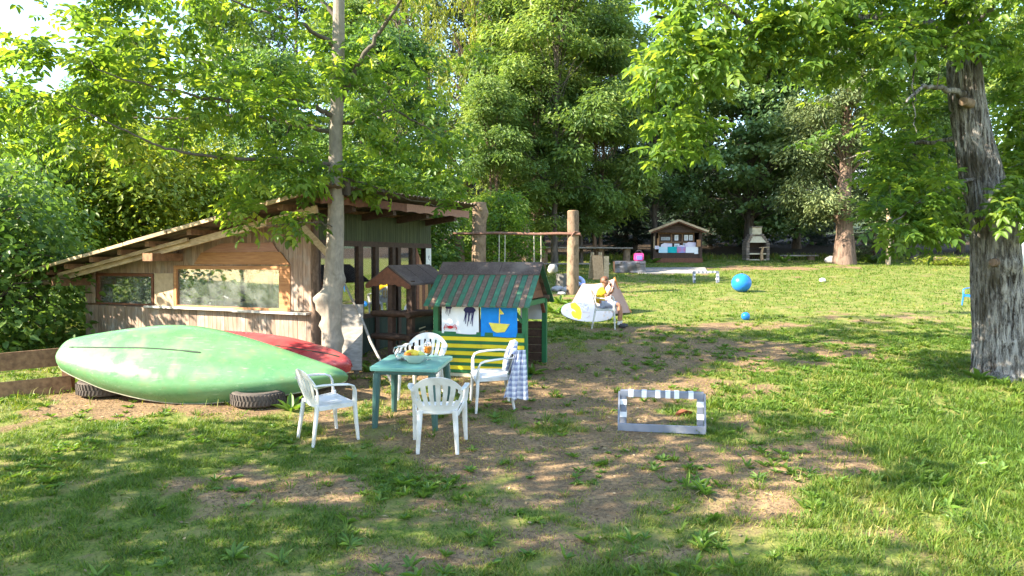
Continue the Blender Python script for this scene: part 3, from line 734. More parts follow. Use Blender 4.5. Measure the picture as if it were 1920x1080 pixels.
def trunk_mesh(path, radii, nseg, nlen, amp, freq, seed, bumps=(), zf=0.35):
    """noisy trunk; path points, radii interpolated (Catmull style linear), bumps: (t, angle, r, height)"""
    path = [Vector(p) for p in path]
    n = len(path)
    def samp(t_):
        x = t_*(n-1); i = min(int(x), n-2); f_ = x - i
        p0, p1, p2, p3 = path[max(i-1,0)], path[i], path[i+1], path[min(i+2,n-1)]
        q = 0.5*((2*p1) + (p2-p0)*f_ + (2*p0-5*p1+4*p2-p3)*f_*f_ + (-p0+3*p1-3*p2+p3)*f_**3)
        return q, radii[i] + (radii[i+1]-radii[i])*f_
    verts = np.zeros((nlen+1, nseg, 3))
    A = np.arange(nseg)/nseg*2*math.pi
    Ltot = sum((path[i+1]-path[i]).length for i in range(n-1))
    for i in range(nlen+1):
        t_ = i/nlen
        p, r = samp(t_)
        zz = t_*Ltot
        ca, sa = np.cos(A), np.sin(A)
        # ridges run along the trunk: noise over the circle, slow in height
        nn = fbm(ca*freq + 13.1*seed + 0.15*np.sin(zz*3), sa*freq + zz*zf*freq*0.5 + seed, 4, seed)
        ridge = (1 - np.abs(nn - 0.5)*4) if amp < 0.015 else 0.8*(nn-0.5) - 2.0*np.exp(-((nn-0.5)/0.035)**2)
        big = fbm(ca*1.1 + 5, sa*1.1 + zz*1.1 + seed*3, 3, seed+50) - 0.5
        rr = r*(1 + big*0.22) + amp*ridge
        for (bt, ba, br, bh) in bumps:
            dA = np.abs((A - ba + math.pi) % (2*math.pi) - math.pi)*r
            rr = rr + bh*np.exp(-((dA/br)**2 + ((t_-bt)*Ltot/br)**2))
        verts[i, :, 0] = p.x + rr*ca; verts[i, :, 1] = p.y + rr*sa; verts[i, :, 2] = p.z
    I_ = (np.arange(nlen)[:, None]*nseg + np.arange(nseg)[None, :]).ravel()
    J_ = (np.arange(nlen)[:, None]*nseg + (np.arange(nseg)[None, :]+1) % nseg).ravel()
    return verts.reshape(-1, 3), np.stack([I_, J_, J_+nseg, I_+nseg], 1)

# ------------------------------------------------------------------ the two near walnut trees
def in_poly_px(rs, regions, n):
    """n random leaf spots; regions: (px0, px1, py0, py1, depth0, depth1, weight)"""
    w = np.array([r_[6] for r_ in regions], float); w /= w.sum()
    out = []
    for k in rs.choice(len(regions), n, p=w):
        a = regions[k]
        out.append(at(a[0] + (a[1]-a[0])*rs.rand(), a[2] + (a[3]-a[2])*rs.rand(), a[4] + (a[5]-a[4])*rs.rand()))
    return out

def near_tree(label, cat, base, path, radii, limbs, regions, n_spots, leafmat, bark, seed, amp, freq, bumps, size=(0.8, 1.15), per=(5, 9), knots=()):
    rs = np.random.RandomState(seed)
    origin = Vector((base[0], base[1], G(*base)))
    root = thing('walnut_tree', label, cat, origin)
    v, f = trunk_mesh(path, radii, 56 if amp < 0.015 else 150, 150 if amp < 0.015 else 260, amp, freq, seed, bumps)
    tr_ = mesh_obj('trunk', np_mesh('trunk', v - np.array(tuple(origin)), f, 4, smooth=True), bark, root)
    for kn in knots:
        kb = MB(); kb.tube([Vector(kn[0]) - origin, Vector(kn[1]) - origin, Vector(kn[1]) - origin + (Vector(kn[1])-Vector(kn[0]))*0.02], [kn[2]*1.25, kn[2], kn[2]*0.75], 14, 0.12)
        kb.build('branch_stub', kn[3], tr_, True, 0, 50)
    sk = Skeleton()
    sk.limb(path[len(path)//3:], radii[len(path)//3], radii[-1])
    for lm, r0, r1 in limbs:
        if bark is MAT['bark_pale']: r0 *= 0.72; r1 *= 0.5
        pts = sk.limb(lm, r0, r1)
        lb = MB(); n = len(pts)
        lb.tube([p - origin + Vector(rs.randn(3))*0.012 for p in pts], [r0 + (r1-r0)*i/(n-1) for i in range(n)], 9, 0.12)
        lb.build('limb', bark if bark is not MAT['bark_pale'] else MAT['bark_limb'], root, True, 0, 60)
    T = in_poly_px(rs, regions, n_spots)
    tw = MB()
    dirs = sk.grow(T, tw, rs)
    for i_ in range(len(tw.v)): tw.v[i_] = tw.v[i_] - origin
    tag(tw.build('twigs', MAT['bark_dark'], root, True), kind='stuff')
    spots = []
    for p, d in zip(T, dirs):
        for k in range(rs.randint(per[0], per[1])):
            ang = rs.rand()*2*math.pi
            dd = Vector((math.cos(ang), math.sin(ang), -0.15 + 0.35*rs.randn())) + d*0.6
            spots.append((p + Vector(rs.randn(3))*0.06 - d*rs.rand()*0.25, dd, size[0] + (size[1]-size[0])*rs.rand()))
    place_compound('leaf', root, spots, leafmat, origin, rs)
    return root

# left tree: pale trunk in front of the shed corner
LB = (at(622, 697, 11.0).x, 11.0)
LY = 11.0
lp = [at(625, 715, LY), at(622, 690, LY), at(621, 620, LY), at(624, 540, LY), at(628, 460, LY), at(630, 380, LY), at(629, 280, LY), at(632, 180, LY),
      at(634, 80, LY), at(636, -60, LY), at(640, -250, LY), at(645, -420, LY)]
lr = [0.20, 0.155, 0.138, 0.138, 0.122, 0.108, 0.096, 0.09, 0.085, 0.075, 0.06, 0.035]
llimbs = [([at(640,190,LY), at(672,120,LY-.2), at(712,60,LY-.4), at(750,5,LY-.7), at(800,-90,LY-1.2)], 0.060, 0.025),
          ([at(628,222,LY), at(590,200,LY-.3), at(540,186,LY-.7), at(470,190,LY-1.1), at(380,185,LY-1.6), at(280,160,LY-2), at(180,130,LY-2.4)], 0.055, 0.012),
          ([at(626,250,LY), at(560,235,LY+.4), at(470,215,LY+.6), at(330,222,LY+.7), at(180,215,LY+.6), at(90,172,LY+.3), at(-40,160,LY)], 0.05, 0.012),
          ([at(628,310,LY), at(560,300,LY-.5), at(470,300,LY-1), at(380,290,LY-1.4), at(300,275,LY-1.8), at(225,242,LY-2.2), at(120,190,LY-2.6)], 0.045, 0.012),
          ([at(632,235,LY), at(680,222,LY+.4), at(740,205,LY+.8), at(800,240,LY+1), at(850,300,LY+1.2)], 0.042, 0.010),
          ([at(632,330,LY), at(690,345,LY+.3), at(760,372,LY+.5), at(830,390,LY+.5)], 0.03, 0.008),
          ([at(634,90,LY), at(560,40,LY-.4), at(470,15,LY-.9), at(350,-30,LY-1.5)], 0.05, 0.015),
          ([at(636,40,LY), at(560,-60,LY+.4), at(400,-140,LY+1), at(200,-180,LY+1.5)], 0.05, 0.015),
          ([at(636,-40,LY), at(720,-120,LY+.8), at(860,-160,LY+1.6)], 0.05, 0.015),
          ([at(629,430,LY), at(600,415,LY-.4), at(550,420,LY-.7), at(500,425,LY-.9)], 0.014, 0.006)]
lreg = [(-60,230,20,250,8.6,11,1.5),(150,420,-60,160,8.8,12,1.7),(380,640,-80,180,9.4,12.5,1.7),(230,600,150,330,9.2,12,1.55),(-40,250,170,300,8.8,11.5,0.8),
        (640,780,-80,200,10,12.5,0.6),(640,880,190,370,10.5,12.8,0.95),(640,800,120,330,10.2,12.5,0.55),(420,620,300,400,9.6,11,0.42),(410,560,370,445,9.8,10.6,0.22),(350,800,-420,-60,9,13.5,1.6),(-100,350,-300,-40,8.5,12,1.0),
        (90,330,250,330,8.8,10,0.25),(640,860,310,378,10.6,12.2,0.35),(780,900,60,330,10.8,12.5,0.3)]
near_tree('walnut with pale smooth trunk and a burl standing before the corner of the brown shed', 'tree', LB, lp, lr, llimbs, lreg, 410,
          MAT['walnut_leaf'], MAT['bark_pale'], 21, 0.006, 2.0, [(0.25, math.pi*1.10, 0.12, 0.15), (0.228, math.pi*1.05, 0.09, 0.09), (0.262, math.pi*1.3, 0.06, 0.035), (0.195, math.pi*1.10, 0.08, 0.05), (0.16, 0.1, 0.12, 0.04), (0.29, 0.0, 0.1, 0.04)], (0.60, 0.90), (7, 12),
          knots=[(at(650, 365, LY), at(650, 335, LY-.05), 0.055, MAT['bark_dark'])])

# right tree: broad fissured trunk
RY = 11.25
rbx = at(1880, 700, RY).x
rp = [at(1885, 722, RY), at(1883, 690, RY), at(1876, 620, RY), at(1872, 540, RY), at(1866, 470, RY), at(1858, 410, RY), at(1842, 340, RY), at(1826, 260, RY),
      at(1812, 170, RY), at(1806, 80, RY), at(1800, -40, RY), at(1795, -200, RY), at(1800, -380, RY)]
rr_ = [0.64, 0.45, 0.365, 0.34, 0.335, 0.325, 0.30, 0.265, 0.23, 0.22, 0.19, 0.14, 0.07]
rlimbs = [([at(1808,95,RY), at(1740,50,RY-.1), at(1650,35,RY-.3), at(1560,40,RY-.5), at(1440,70,RY-.6), at(1330,60,RY-.8), at(1230,30,RY-1.0)], 0.13, 0.02),
          ([at(1440,70,RY-.6), at(1380,25,RY-.9), at(1330,-5,RY-1.2), at(1240,-30,RY-1.4)], 0.05, 0.012),
          ([at(1800,20,RY), at(1700,-60,RY-.6), at(1560,-110,RY-1.2), at(1400,-130,RY-1.6)], 0.09, 0.02),
          ([at(1812,180,RY), at(1770,165,RY-.9), at(1730,160,RY-1.5), at(1700,190,RY-1.9)], 0.05, 0.012),
          ([at(1806,60,RY), at(1870,0,RY-.8), at(1960,-60,RY-1.6)], 0.10, 0.02),
          ([at(1840,330,RY), at(1780,350,RY-.5), at(1720,380,RY-.8), at(1670,420,RY-1)], 0.03, 0.008),
          ([at(1825,250,RY), at(1760,265,RY+.6), at(1670,270,RY+1.2), at(1580,300,RY+1.6)], 0.05, 0.01),
          ([at(1850,370,RY), at(1900,360,RY-.6), at(1960,340,RY-1)], 0.04, 0.01),
          ([at(1712,85,RY-1.6), at(1718,100,RY-1.65), at(1712,160,RY-1.7), at(1714,215,RY-1.7), at(1716,245,RY-1.7)], 0.013, 0.005)]
rreg = [(1200,1420,-40,190,9,11,1.5),(1230,1330,150,300,9.2,10.2,0.35),(1400,1700,-60,130,8.8,11.5,1.9),(1680,1960,-80,110,9.4,13,1.7),(1630,1780,150,340,11.3,13.5,1.0),
        (1640,1780,290,430,10,11.6,0.95),(1640,1770,400,465,9.8,10.8,0.25),(1880,1970,90,330,11.4,13,0.9),(1900,1970,250,420,10.5,12.5,0.6),(1480,1700,80,180,10,13,0.6),
        (1200,1700,-350,-60,8.5,13,1.6),(1600,2100,-400,-80,8.5,13.5,1.6),(1900,2250,-80,380,9,13,1.2),(1480,1600,180,300,10.5,13,0.10),(1800,1880,340,430,10.3,10.8,0.14),(1870,1920,350,440,9.9,10.6,0.2)]
near_tree('broad walnut with deeply fissured grey trunk at the right edge of the lawn', 'tree', (rbx, RY), rp, rr_, rlimbs, rreg, 640,
          MAT['lime_leaf'], MAT['bark_deep'], 34, 0.020, 6.0, [(0.30, math.pi*1.5, 0.16, 0.05), (0.42, math.pi*1.2, 0.2, 0.06), (0.53, math.pi*1.45, 0.18, 0.05), (0.03, math.pi*1.25, 0.22, 0.16), (0.03, math.pi*1.7, 0.2, 0.14), (0.03, math.pi*1.02, 0.2, 0.14)], (0.66, 0.95), (7, 11),
          knots=[(at(1820, 195, RY-.15), at(1806, 190, RY-.36), 0.062, MAT['bark_post']), (at(1866, 492, RY-.30), at(1862, 492, RY-.44), 0.055, MAT['bark_brown'])])

# ------------------------------------------------------------------ trees further off
def crown_spots(rs, kind, H, Rad, base_frac):
    """clump centres (x, y, z, radius)"""
    out = []
    if kind in ('ash', 'maple', 'oak'):
        n = int(34 + 5*Rad*Rad*0.9)
        for k in range(n):
            h = base_frac + (1-base_frac)*rs.rand()**0.9
            u = (h-base_frac)/(1-base_frac)
            prof = math.sqrt(max(0.03, 1-(2*u-0.80)**2*0.60)) * (1-0.15*u)
            a = rs.rand()*2*math.pi; r = Rad*prof*rs.rand()**0.55
            out.append((r*math.cos(a), r*math.sin(a), h*H - 0.10*r, (0.62+0.5*rs.rand())*(1.2 if kind == 'maple' else 0.95)))
    elif kind == 'gap':
        for k in range(25):
            h = base_frac + (1-base_frac)*rs.rand(); a = rs.rand()*2*math.pi; r = Rad*math.sqrt(rs.rand())
            out.append((r*math.cos(a), r*math.sin(a), h*H, 0.65+0.45*rs.rand()))
    elif kind == 'poplar':
        for k in range(70):
            h = base_frac + (1-base_frac)*rs.rand()
            u = (h-base_frac)/(1-base_frac)
            r = Rad*(0.55+0.45*math.sin(math.pi*min(1, u*0.9+0.1)))*math.sqrt(rs.rand()); a = rs.rand()*2*math.pi
            out.append((r*math.cos(a), r*math.sin(a), h*H, 0.8+0.5*rs.rand()))
    return out

def bg_tree(kind, seed, H, Rad, base_frac, tr, leaf, leafmat, bark, n_leaf, lean=0.0, twin=False):
    rs = np.random.RandomState(seed)
    tb = MB(); br = MB()
    tops = []
    for s in ((-0.25, 0.3) if twin else (0.0,)):
        pts = [Vector((s*(0.3+0.8*k/7) + lean*H*(k/7)**1.5 + 0.05*rs.randn()*(k > 0), 0.05*rs.randn()*(k > 0), H*0.95*k/7 - (0.25 if k == 0 else 0))) for k in range(8)]
        tb.tube(pts, [tr*(1.35 if k == 0 else 1)*(1-0.88*k/7) for k in range(8)], 9, 0.12); tops.append(pts)
    P = []; D = []; N = []
    if kind == 'spruce':
        nb = int(H*11)
        for k in range(nb):
            h = base_frac*H + (H-base_frac*H)*(k+rs.rand())/nb
            u = (h/H-base_frac)/(1-base_frac); L = Rad*(1-u)**0.85*(0.75+0.4*rs.rand()) + 0.15
            a = rs.rand()*2*math.pi; d = np.array([math.cos(a), math.sin(a), 0])
            p0 = np.array([lean*H*(h/H)**1.5, 0, h])
            m_ = max(6, int(n_leaf/nb*(0.35+L/Rad)))
            s_ = rs.rand(m_)**0.75
            w = (1-s_)*0.28*L + 0.05
            side = np.array([-d[1], d[0], 0]); q = rs.randn(m_)
            z = -0.30*L*s_ + 0.22*L*s_**3 - 0.10*rs.rand(m_)
            pp = p0 + d*(s_*L)[:, None] + side*(q*w*0.6)[:, None] + np.stack([0*s_, 0*s_, z], 1)
            P.append(pp); D.append(unit(d*0.9 + side*(np.sign(q)*0.8)[:, None] + np.array([0, 0, -0.55]) + 0.3*rs.randn(m_, 3))); N.append(np.tile([0, 0, 1.0], (m_, 1)) + 0.4*rs.randn(m_, 3))
            br.tube([Vector(p0), Vector(p0 + d*L*0.5 + np.array([0, 0, -0.1*L])), Vector(p0 + d*L*0.95 + np.array([0, 0, -0.12*L]))], [0.022, 0.014, 0.004], 4)
    elif kind == 'willow':
        for k in range(90):
            h = H*(base_frac + (1-base_frac)*rs.rand()); a = rs.rand()*2*math.pi; u = h/H
            r = Rad*math.sqrt(rs.rand())*math.sqrt(max(0.08, 1-(u*1.5-0.75)**2*1.4))
            c = np.array([r*math.cos(a)+lean*H*u**1.5, r*math.sin(a), h]); L = 0.9+1.5*rs.rand()
            base = Vector((lean*H*(u*0.7)**1.5, 0, h*0.72)); br.tube([base, base.lerp(Vector(c), 0.5)+Vector((0, 0, 0.3)), Vector(c)], [0.05, 0.03, 0.006], 4)
            m_ = int(n_leaf/90); st = rs.randint(0, 9, m_); offx = rs.randn(9)*0.38; offy = rs.randn(9)*0.38; s_ = rs.rand(m_)
            P.append(c + np.stack([offx[st] + 0.04*rs.randn(m_), offy[st] + 0.04*rs.randn(m_), 0.3 - s_*L*(0.5+0.5*(st % 3)/2)], 1))
            D.append(unit(np.stack([rs.randn(m_)*0.5, rs.randn(m_)*0.5, -1+0*s_], 1))); N.append(rs.randn(m_, 3))
    else:
        spots = crown_spots(rs, kind, H, Rad, base_frac)
        m_ = max(20, n_leaf//len(spots))
        for (x, y, z, rr) in spots:
            tp = tops[rs.randint(len(tops))]
            k = min(6, max(1, int((z/H - 0.16)*7*(0.9)))) if kind != 'poplar' else min(6, max(1, int((z/H - 0.12)*7)))
            p0 = tp[k].lerp(tp[k+1] if k < 7 else tp[k], rs.rand())
            c = Vector((x + lean*H*(z/H)**1.5, y, z))
            mid = p0.lerp(c, 0.55) + Vector((0, 0, 0.25 if kind != 'maple' else 0.5))
            br.tube([p0, mid, c], [max(0.014, tr*0.16), 0.015, 0.006], 5)
            th = rs.rand(m_)*2*math.pi; ra = rr*np.sqrt(rs.rand(m_))
            flat = 0.30 if kind == 'maple' else (0.42 if kind == 'ash' else 0.6)
            q = np.stack([ra*np.cos(th), ra*np.sin(th), flat*rr*rs.randn(m_)*0.55 - 0.28*ra**2/rr], 1)
            P.append(np.array(c) + q)
            D.append(unit(np.stack([np.cos(th)+0.6*rs.randn(m_), np.sin(th)+0.6*rs.randn(m_), -0.35+0.45*rs.randn(m_)], 1)))
            N.append(np.stack([0.5*rs.randn(m_), 0.5*rs.randn(m_), 1+0*th], 1))
    P = np.concatenate(P); D = np.concatenate(D); N = unit(np.concatenate(N))
    n = len(P)
    L = leaf[0]*(0.7+0.6*rs.rand(n)); Wd = leaf[1]*(0.7+0.6*rs.rand(n))
    if kind in ('spruce', 'willow', 'poplar'): v, f = diamonds_np(P, D, N, L, Wd); per = 4
    else: v, f = leaves_np(P, D, N, L, Wd, 0.15, 0.2); per = 6
    clump = fbm(P[:, 0]*0.8, P[:, 2]*0.8 + P[:, 1]*0.5, 3, seed)
    rn = np.clip(rs.rand(n)*0.65 + (clump-0.5)*1.3 + 0.18, 0, 1)
    cm = np_mesh('crown', v, f, 4, rnd=np.repeat(rn, per)); cm.materials.append(leafmat)
    tm = tb.mesh('trunk', True, 0, 60); tm.materials.append(bark)
    bm_ = br.mesh('branches', True, 0, 60); bm_.materials.append(bark)
    return tm, bm_, cm

PROTO = {
    'ash': bg_tree('ash', 1, 13.5, 2.9, 0.20, 0.13, (0.22, 0.085), MAT['ash_leaf'], MAT['bark_dark'], 17000),
    'ash_twin': bg_tree('ash', 2, 11.5, 2.7, 0.14, 0.09, (0.24, 0.085), MAT['ash_leaf'], MAT['bark_brown'], 19000, twin=True),
    'dark_broad': bg_tree('oak', 3, 13, 3.0, 0.26, 0.20, (0.20, 0.12), MAT['maple_leaf'], MAT['bark_dark'], 20000),
    'maple': bg_tree('maple', 4, 10.0, 4.6, 0.14, 0.26, (0.23, 0.17), MAT['maple_leaf'], MAT['bark_dark'], 21000),
    'thuja': bg_tree('oak', 5, 9.5, 2.3, 0.24, 0.40, (0.17, 0.055), MAT['thuja_leaf'], MAT['bark_brown'], 30000),
    'spruce': bg_tree('spruce', 6, 9, 2.3, 0.04, 0.14, (0.22, 0.05), MAT['fir_leaf'], MAT['bark_dark'], 20000),
    'young_spruce': bg_tree('spruce', 7, 4.6, 1.5, 0.08, 0.08, (0.17, 0.045), MAT['thuja_leaf'], MAT['bark_brown'], 7000),
    'poplar': bg_tree('poplar', 8, 26, 2.9, 0.12, 0.28, (0.26, 0.15), MAT['poplar_leaf'], MAT['bark_dark'], 15000),
    'willow': bg_tree('willow', 9, 13, 3.6, 0.22, 0.24, (0.20, 0.05), MAT['willow_leaf'], MAT['bark_brown'], 21000, lean=0.10),
    'shrub': bg_tree('oak', 10, 4.2, 1.9, 0.10, 0.06, (0.13, 0.07), MAT['shrub_leaf'], MAT['bark_brown'], 15000),
    'hedge': bg_tree('oak', 11, 3.2, 1.6, 0.06, 0.05, (0.13, 0.10), MAT['hedge_leaf'], MAT['bark_dark'], 3900),
    'sparse': bg_tree('gap', 15, 9.0, 2.9, 0.52, 0.14, (0.17, 0.10), MAT['walnut_leaf'], MAT['bark_brown'], 5200),
    'small_ash': bg_tree('ash', 12, 4.2, 1.8, 0.10, 0.06, (0.17, 0.075), MAT['walnut_leaf'], MAT['bark_dark'], 7500),
    'olive_broad': bg_tree('oak', 13, 9, 3.0, 0.16, 0.16, (0.17, 0.10), MAT['hedge_leaf'], MAT['bark_dark'], 20000),
}
_first = {}
def tree(name, kind, px, y, s, label, rz=0.0, cat='tree', group=None, sz=None, dx=0.0):
    x = (px - 960)/F*y + dx
    root = thing(name, label, cat, (x, y, G(x, y) - 0.05), rz, group)
    tm, bm_, cm = PROTO[kind]
    for nm, me in (('trunk', tm), ('branches', bm_), ('crown', cm)):
        o_ = bpy.data.objects.new(nm, me); COL.objects.link(o_); o_.parent = root
        if nm == 'branches' or nm == 'crown': o_['kind'] = 'stuff'
    root.scale = (s, s, sz or s)
    return root

tree('ash_tree', 'ash', 1040, 29.5, 1.0, 'tall light green ash rising behind the swing beam')
tree('ash_tree', 'ash_twin', 1122, 32, 0.95, 'twin-stemmed slender ash between the swing post and the notice hut', 0.1)
tree('ash_tree', 'ash_twin', 975, 33, 1.05, 'slim ash with feathery leaves seen above the peeled stump post', 2.0)
tree('dark_tree', 'dark_broad', 1226, 34.8, 0.72, 'straight dark trunk with thin crown beside the left end of the notice hut', 0.4)
tree('maple_tree', 'maple', 1405, 37.0, 1.0, 'wide maple whose drooping boughs hang above the stone barbecue', 0.8)
tree('maple_tree', 'maple', 1492, 41.0, 0.82, 'smaller dark maple between the barbecue and the thick brown trunk', 3.1)
tree('cedar_tree', 'thuja', 1582, 31.0, 1.0, 'stout reddish-brown trunk with grey-green sprays to the right of the barbecue', 1.0)
tree('spruce_tree', 'young_spruce', 1640, 32.5, 0.98, 'small pale spruce close to the right of the thick brown trunk', 0.5)
tree('spruce_tree', 'spruce', 1172, 37.5, 0.85, 'nearly black spruce left of the notice hut', 1.0)
tree('spruce_tree', 'spruce', 1330, 43.0, 0.84, 'dark spruce in the gloom behind the notice hut and the barbecue', 2.2)
tree('slim_tree', 'dark_broad', 1712, 33.5, 0.80, 'slim brown trunk standing right of the white post at the wood edge', 4.0)
tree('willow_tree', 'willow', 868, 34, 1.05, 'yellowish willow leaning over the shed roof from behind', 0.2)
tree('willow_tree', 'willow', 760, 40, 1.1, 'far willow behind the crown of the pale walnut', 2.5)
tree('poplar_tree', 'poplar', 1012, 47, 1.0, 'very tall thin poplar towering over the swing beam', 0.0)
tree('poplar_tree', 'poplar', 1085, 49, 1.02, 'grey tall poplar second from the sky gap', 1.4)
tree('poplar_tree', 'poplar', 1148, 46, 0.96, 'tall dark poplar at the edge of the blue sky gap', 2.6)
tree('slim_tree', 'poplar', 1190, 38.5, 0.42, 'thin pole-like young tree just left of the notice hut roof', 2.0)
tree('slim_tree', 'poplar', 958, 36.5, 0.50, 'thin dark-stemmed tree behind the knobbly trunk post', 3.0)
tree('slim_tree', 'poplar', 1300, 39.5, 0.40, 'thin young tree right behind the notice hut roof', 4.4)
tree('poplar_tree', 'poplar', 800, 48, 1.0, 'tall poplar high above the middle of the shed roof', 5.0)
tree('poplar_tree', 'poplar', 690, 52, 1.0, 'tall far poplar behind the top of the pale walnut trunk', 0.7)
tree('poplar_tree', 'poplar', 560, 50, 0.9, 'far poplar showing through the left walnut boughs', 3.7)
tree('dark_tree', 'dark_broad', 1285, 46, 0.70, 'dark tree behind the roof of the notice hut', 2.9)
tree('poplar_tree', 'poplar', 930, 50, 1.0, 'tall poplar half hidden behind the yellowish willow', 4.1)
tree('slim_tree', 'olive_broad', 712, 22.0, 0.85, 'forked grey tree growing right behind the shed roof', 1.2)
tree('slim_tree', 'olive_broad', 1800, 38, 1.1, 'dark leafy tree behind the broad fissured walnut', 2.0)
tree('slim_tree', 'olive_broad', 2080, 35, 1.1, 'leafy tree just beyond the right edge of the lawn', 1.0)
tree('slim_tree', 'ash', 2300, 36, 0.9, 'ash farther beyond the right edge of the lawn', 4.0)
tree('slim_tree', 'ash', 1905, 36, 0.9, 'leafy ash at the far right beyond the white pole', 3.0)
tree('shrub', 'small_ash', 752, 23.0, 0.95, 'bright green leafy bush behind the right end of the shed', 0.3, 'bush')
tree('shrub', 'small_ash', 935, 24.5, 0.72, 'low bright bush between the two bark-covered swing posts', 1.9, 'bush')
tree('shrub', 'shrub', 270, 19.5, 1.08, 'tall yellow-green shrub with bare brown twigs behind the shed roof', 0.0, 'bush')
tree('shrub', 'shrub', 400, 21.5, 1.0, 'yellow-green shrub right behind the middle of the sloping roof', 1.7, 'bush')
tree('shrub', 'hedge', 5, 14.0, 0.80, 'dark leafy bush above the wooden rail fence', 0.4, 'bush', None, 1.05)
tree('shrub', 'hedge', 66, 16.2, 0.70, 'dark green bush against the low end of the shed', 2.2, 'bush', None, 0.95)
tree('shrub', 'small_ash', 92, 18.0, 0.80, 'lighter feathery bush between the fence bushes and the yellow-green shrub', 3.3, 'bush', None, 1.15)
tree('tall_shrub', 'ash', 232, 45, 0.95, 'far ash showing high behind the yellow-green shrubs', 2.9)
tree('shrub', 'hedge', -70, 13.0, 1.1, 'leafy dark bush cut by the left edge of the picture', 3.0, 'bush')
tree('shrub', 'small_ash', 655, 19.5, 0.85, 'bright leafy bush seen through the shed door glass', 0.9, 'bush')
tree('ash_tree', 'ash_twin', 925, 27.5, 0.62, 'young feathery ash above the knobbly trunk post', 2.7)
tree('ash_tree', 'ash', 1090, 31.0, 0.60, 'young leafy ash close behind the sawn-topped log post', 3.9)
tree('ash_tree', 'ash_twin', 1000, 30, 0.72, 'young ash over the left half of the swing beam', 5.2)
tree('tall_shrub', 'olive_broad', 30, 26, 0.72, 'rounded green tree far left behind the fence bushes', 0.6)
tree('tall_shrub', 'olive_broad', 520, 30, 0.95, 'dense tree hidden behind the walnut leaves over the shed', 4.4)
tree('tall_shrub', 'ash', 640, 33, 0.85, 'ash showing between the pale walnut trunk and the forked grey tree', 2.2)
tree('tall_shrub', 'ash', 430, 38, 0.95, 'tall ash behind the yellow-green shrubs and the shed roof', 0.3)
tree('tall_shrub', 'olive_broad', 190, 36, 0.95, 'dark tree low on the far left skyline', 1.1)
tree('tall_shrub', 'olive_broad', 350, 44, 0.85, 'dark far tree seen through the walnut boughs', 3.3)

# trees left of the picture whose shade lies on the lawn
for i_, (x, y, k, s, rz) in enumerate(((-8.4, 4.4, 'sparse', 1.0, 0.2), (-8.3, 3.2, 'sparse', 0.85, 2.1), (-11.5, 0.3, 'sparse', 1.0, 2.9), (-8.6, -0.2, 'sparse', 0.9, 4.2), (-9.4, -2.6, 'sparse', 0.95, 3.4))):
    tree('shade_tree', k, 960, y, s, ('thin-crowned tree outside the left edge level with the nearest chair', 'thin-crowned tree outside the left edge before the fence line', 'thin-crowned tree outside the left edge beside the viewer, farther out', 'thin-crowned tree outside the left edge beside the viewer, nearer in', 'thin-crowned tree outside the left edge behind the viewer')[i_], rz, 'tree', 'trees outside the left edge', dx=x)

for i_, (x, y, k, s, rz) in enumerate(((-30, -4, 'dark_broad', 0.8, 0.4), (-33, -13, 'ash', 0.8, 1.4), (-29, -21, 'dark_broad', 0.8, 2.4), (-38, 2, 'ash', 0.9, 3.4), (-24, -27, 'ash', 0.8, 4.4), (-37, -24, 'dark_broad', 0.9, 5.4), (-40, -8, 'dark_broad', 0.9, 0.9))):  # unseen trees, added only to give the shed windows something to reflect
    tree('added_mirror_tree', k, 960, y, s, 'unseen tree added behind the viewer for the shed windows to mirror', rz, 'tree', 'added unseen trees behind the viewer', dx=x)
# deep wood behind, read as one mass
rs = np.random.RandomState(77)
PV = []; PF = []; PR_ = []; off = 0
src = {}
for k in ('spruce', 'dark_broad'):
    cm = PROTO[k][2]; v = np.empty(len(cm.vertices)*3, np.float32); cm.vertices.foreach_get('co', v); src[k] = v.reshape(-1, 3)
for i in range(30):
    px = 640 + 1250*(i+rs.rand())/30; y = 42 + 14*rs.rand()
    x = (px-960)/F*y
    k = 'spruce' if rs.rand() < 0.65 else 'dark_broad'
    v = src[k]; per = 4 if k == 'spruce' else 6
    nl = len(v)//per; sel = np.arange(nl)[::2]
    v = v.reshape(nl, per, 3)[sel]
    hh_ = (0.62 + 0.30*rs.rand()) * (1.0 if k == 'spruce' else 0.62)
    if 1330 < px < 1460: hh_ *= 0.85
    a = rs.rand()*6.28
    w = v @ np.array([[math.cos(a), -math.sin(a), 0], [math.sin(a), math.cos(a), 0], [0, 0, 1]]) * np.array([1.25, 1.25, 1]) * hh_
    w = w + np.array([x, y, G(x, y)])
    q = w.reshape(-1, 3); n = len(sel); o_ = off + (np.arange(n)*per)[:, None]
    if per == 4: PF.append(o_ + np.array([0, 1, 2, 3]))
    else: PF.append(np.concatenate([o_ + np.array([0, 1, 2, 3]), o_ + np.array([0, 3, 4, 5])]))
    PV.append(q); off += len(q); PR_.append(np.repeat(rs.rand(n), per))
tag(mesh_obj('woodland', np_mesh('woodland', np.concatenate(PV), np.concatenate(PF), 4, rnd=np.concatenate(PR_)), MAT['fir_leaf']), kind='stuff')
# ------------------------------------------------------------------ grass and weeds
def lush_at(x, y):
    l = 0.30 + 0.9*np.exp(-(((x-4.6)/2.4)**2 + ((y-7.2)/3.2)**2)) + 0.5*np.exp(-(((x-7)/2.0)**2 + ((y-11.3)/1.2)**2)) + 0.35*np.exp(-(((x+1.6)/1.6)**2 + ((y-6.6)/0.9)**2))
    return np.clip(l + 0.8*(fbm(x*0.8, y*0.8, 3, 55)-0.5), 0.05, 1.3)

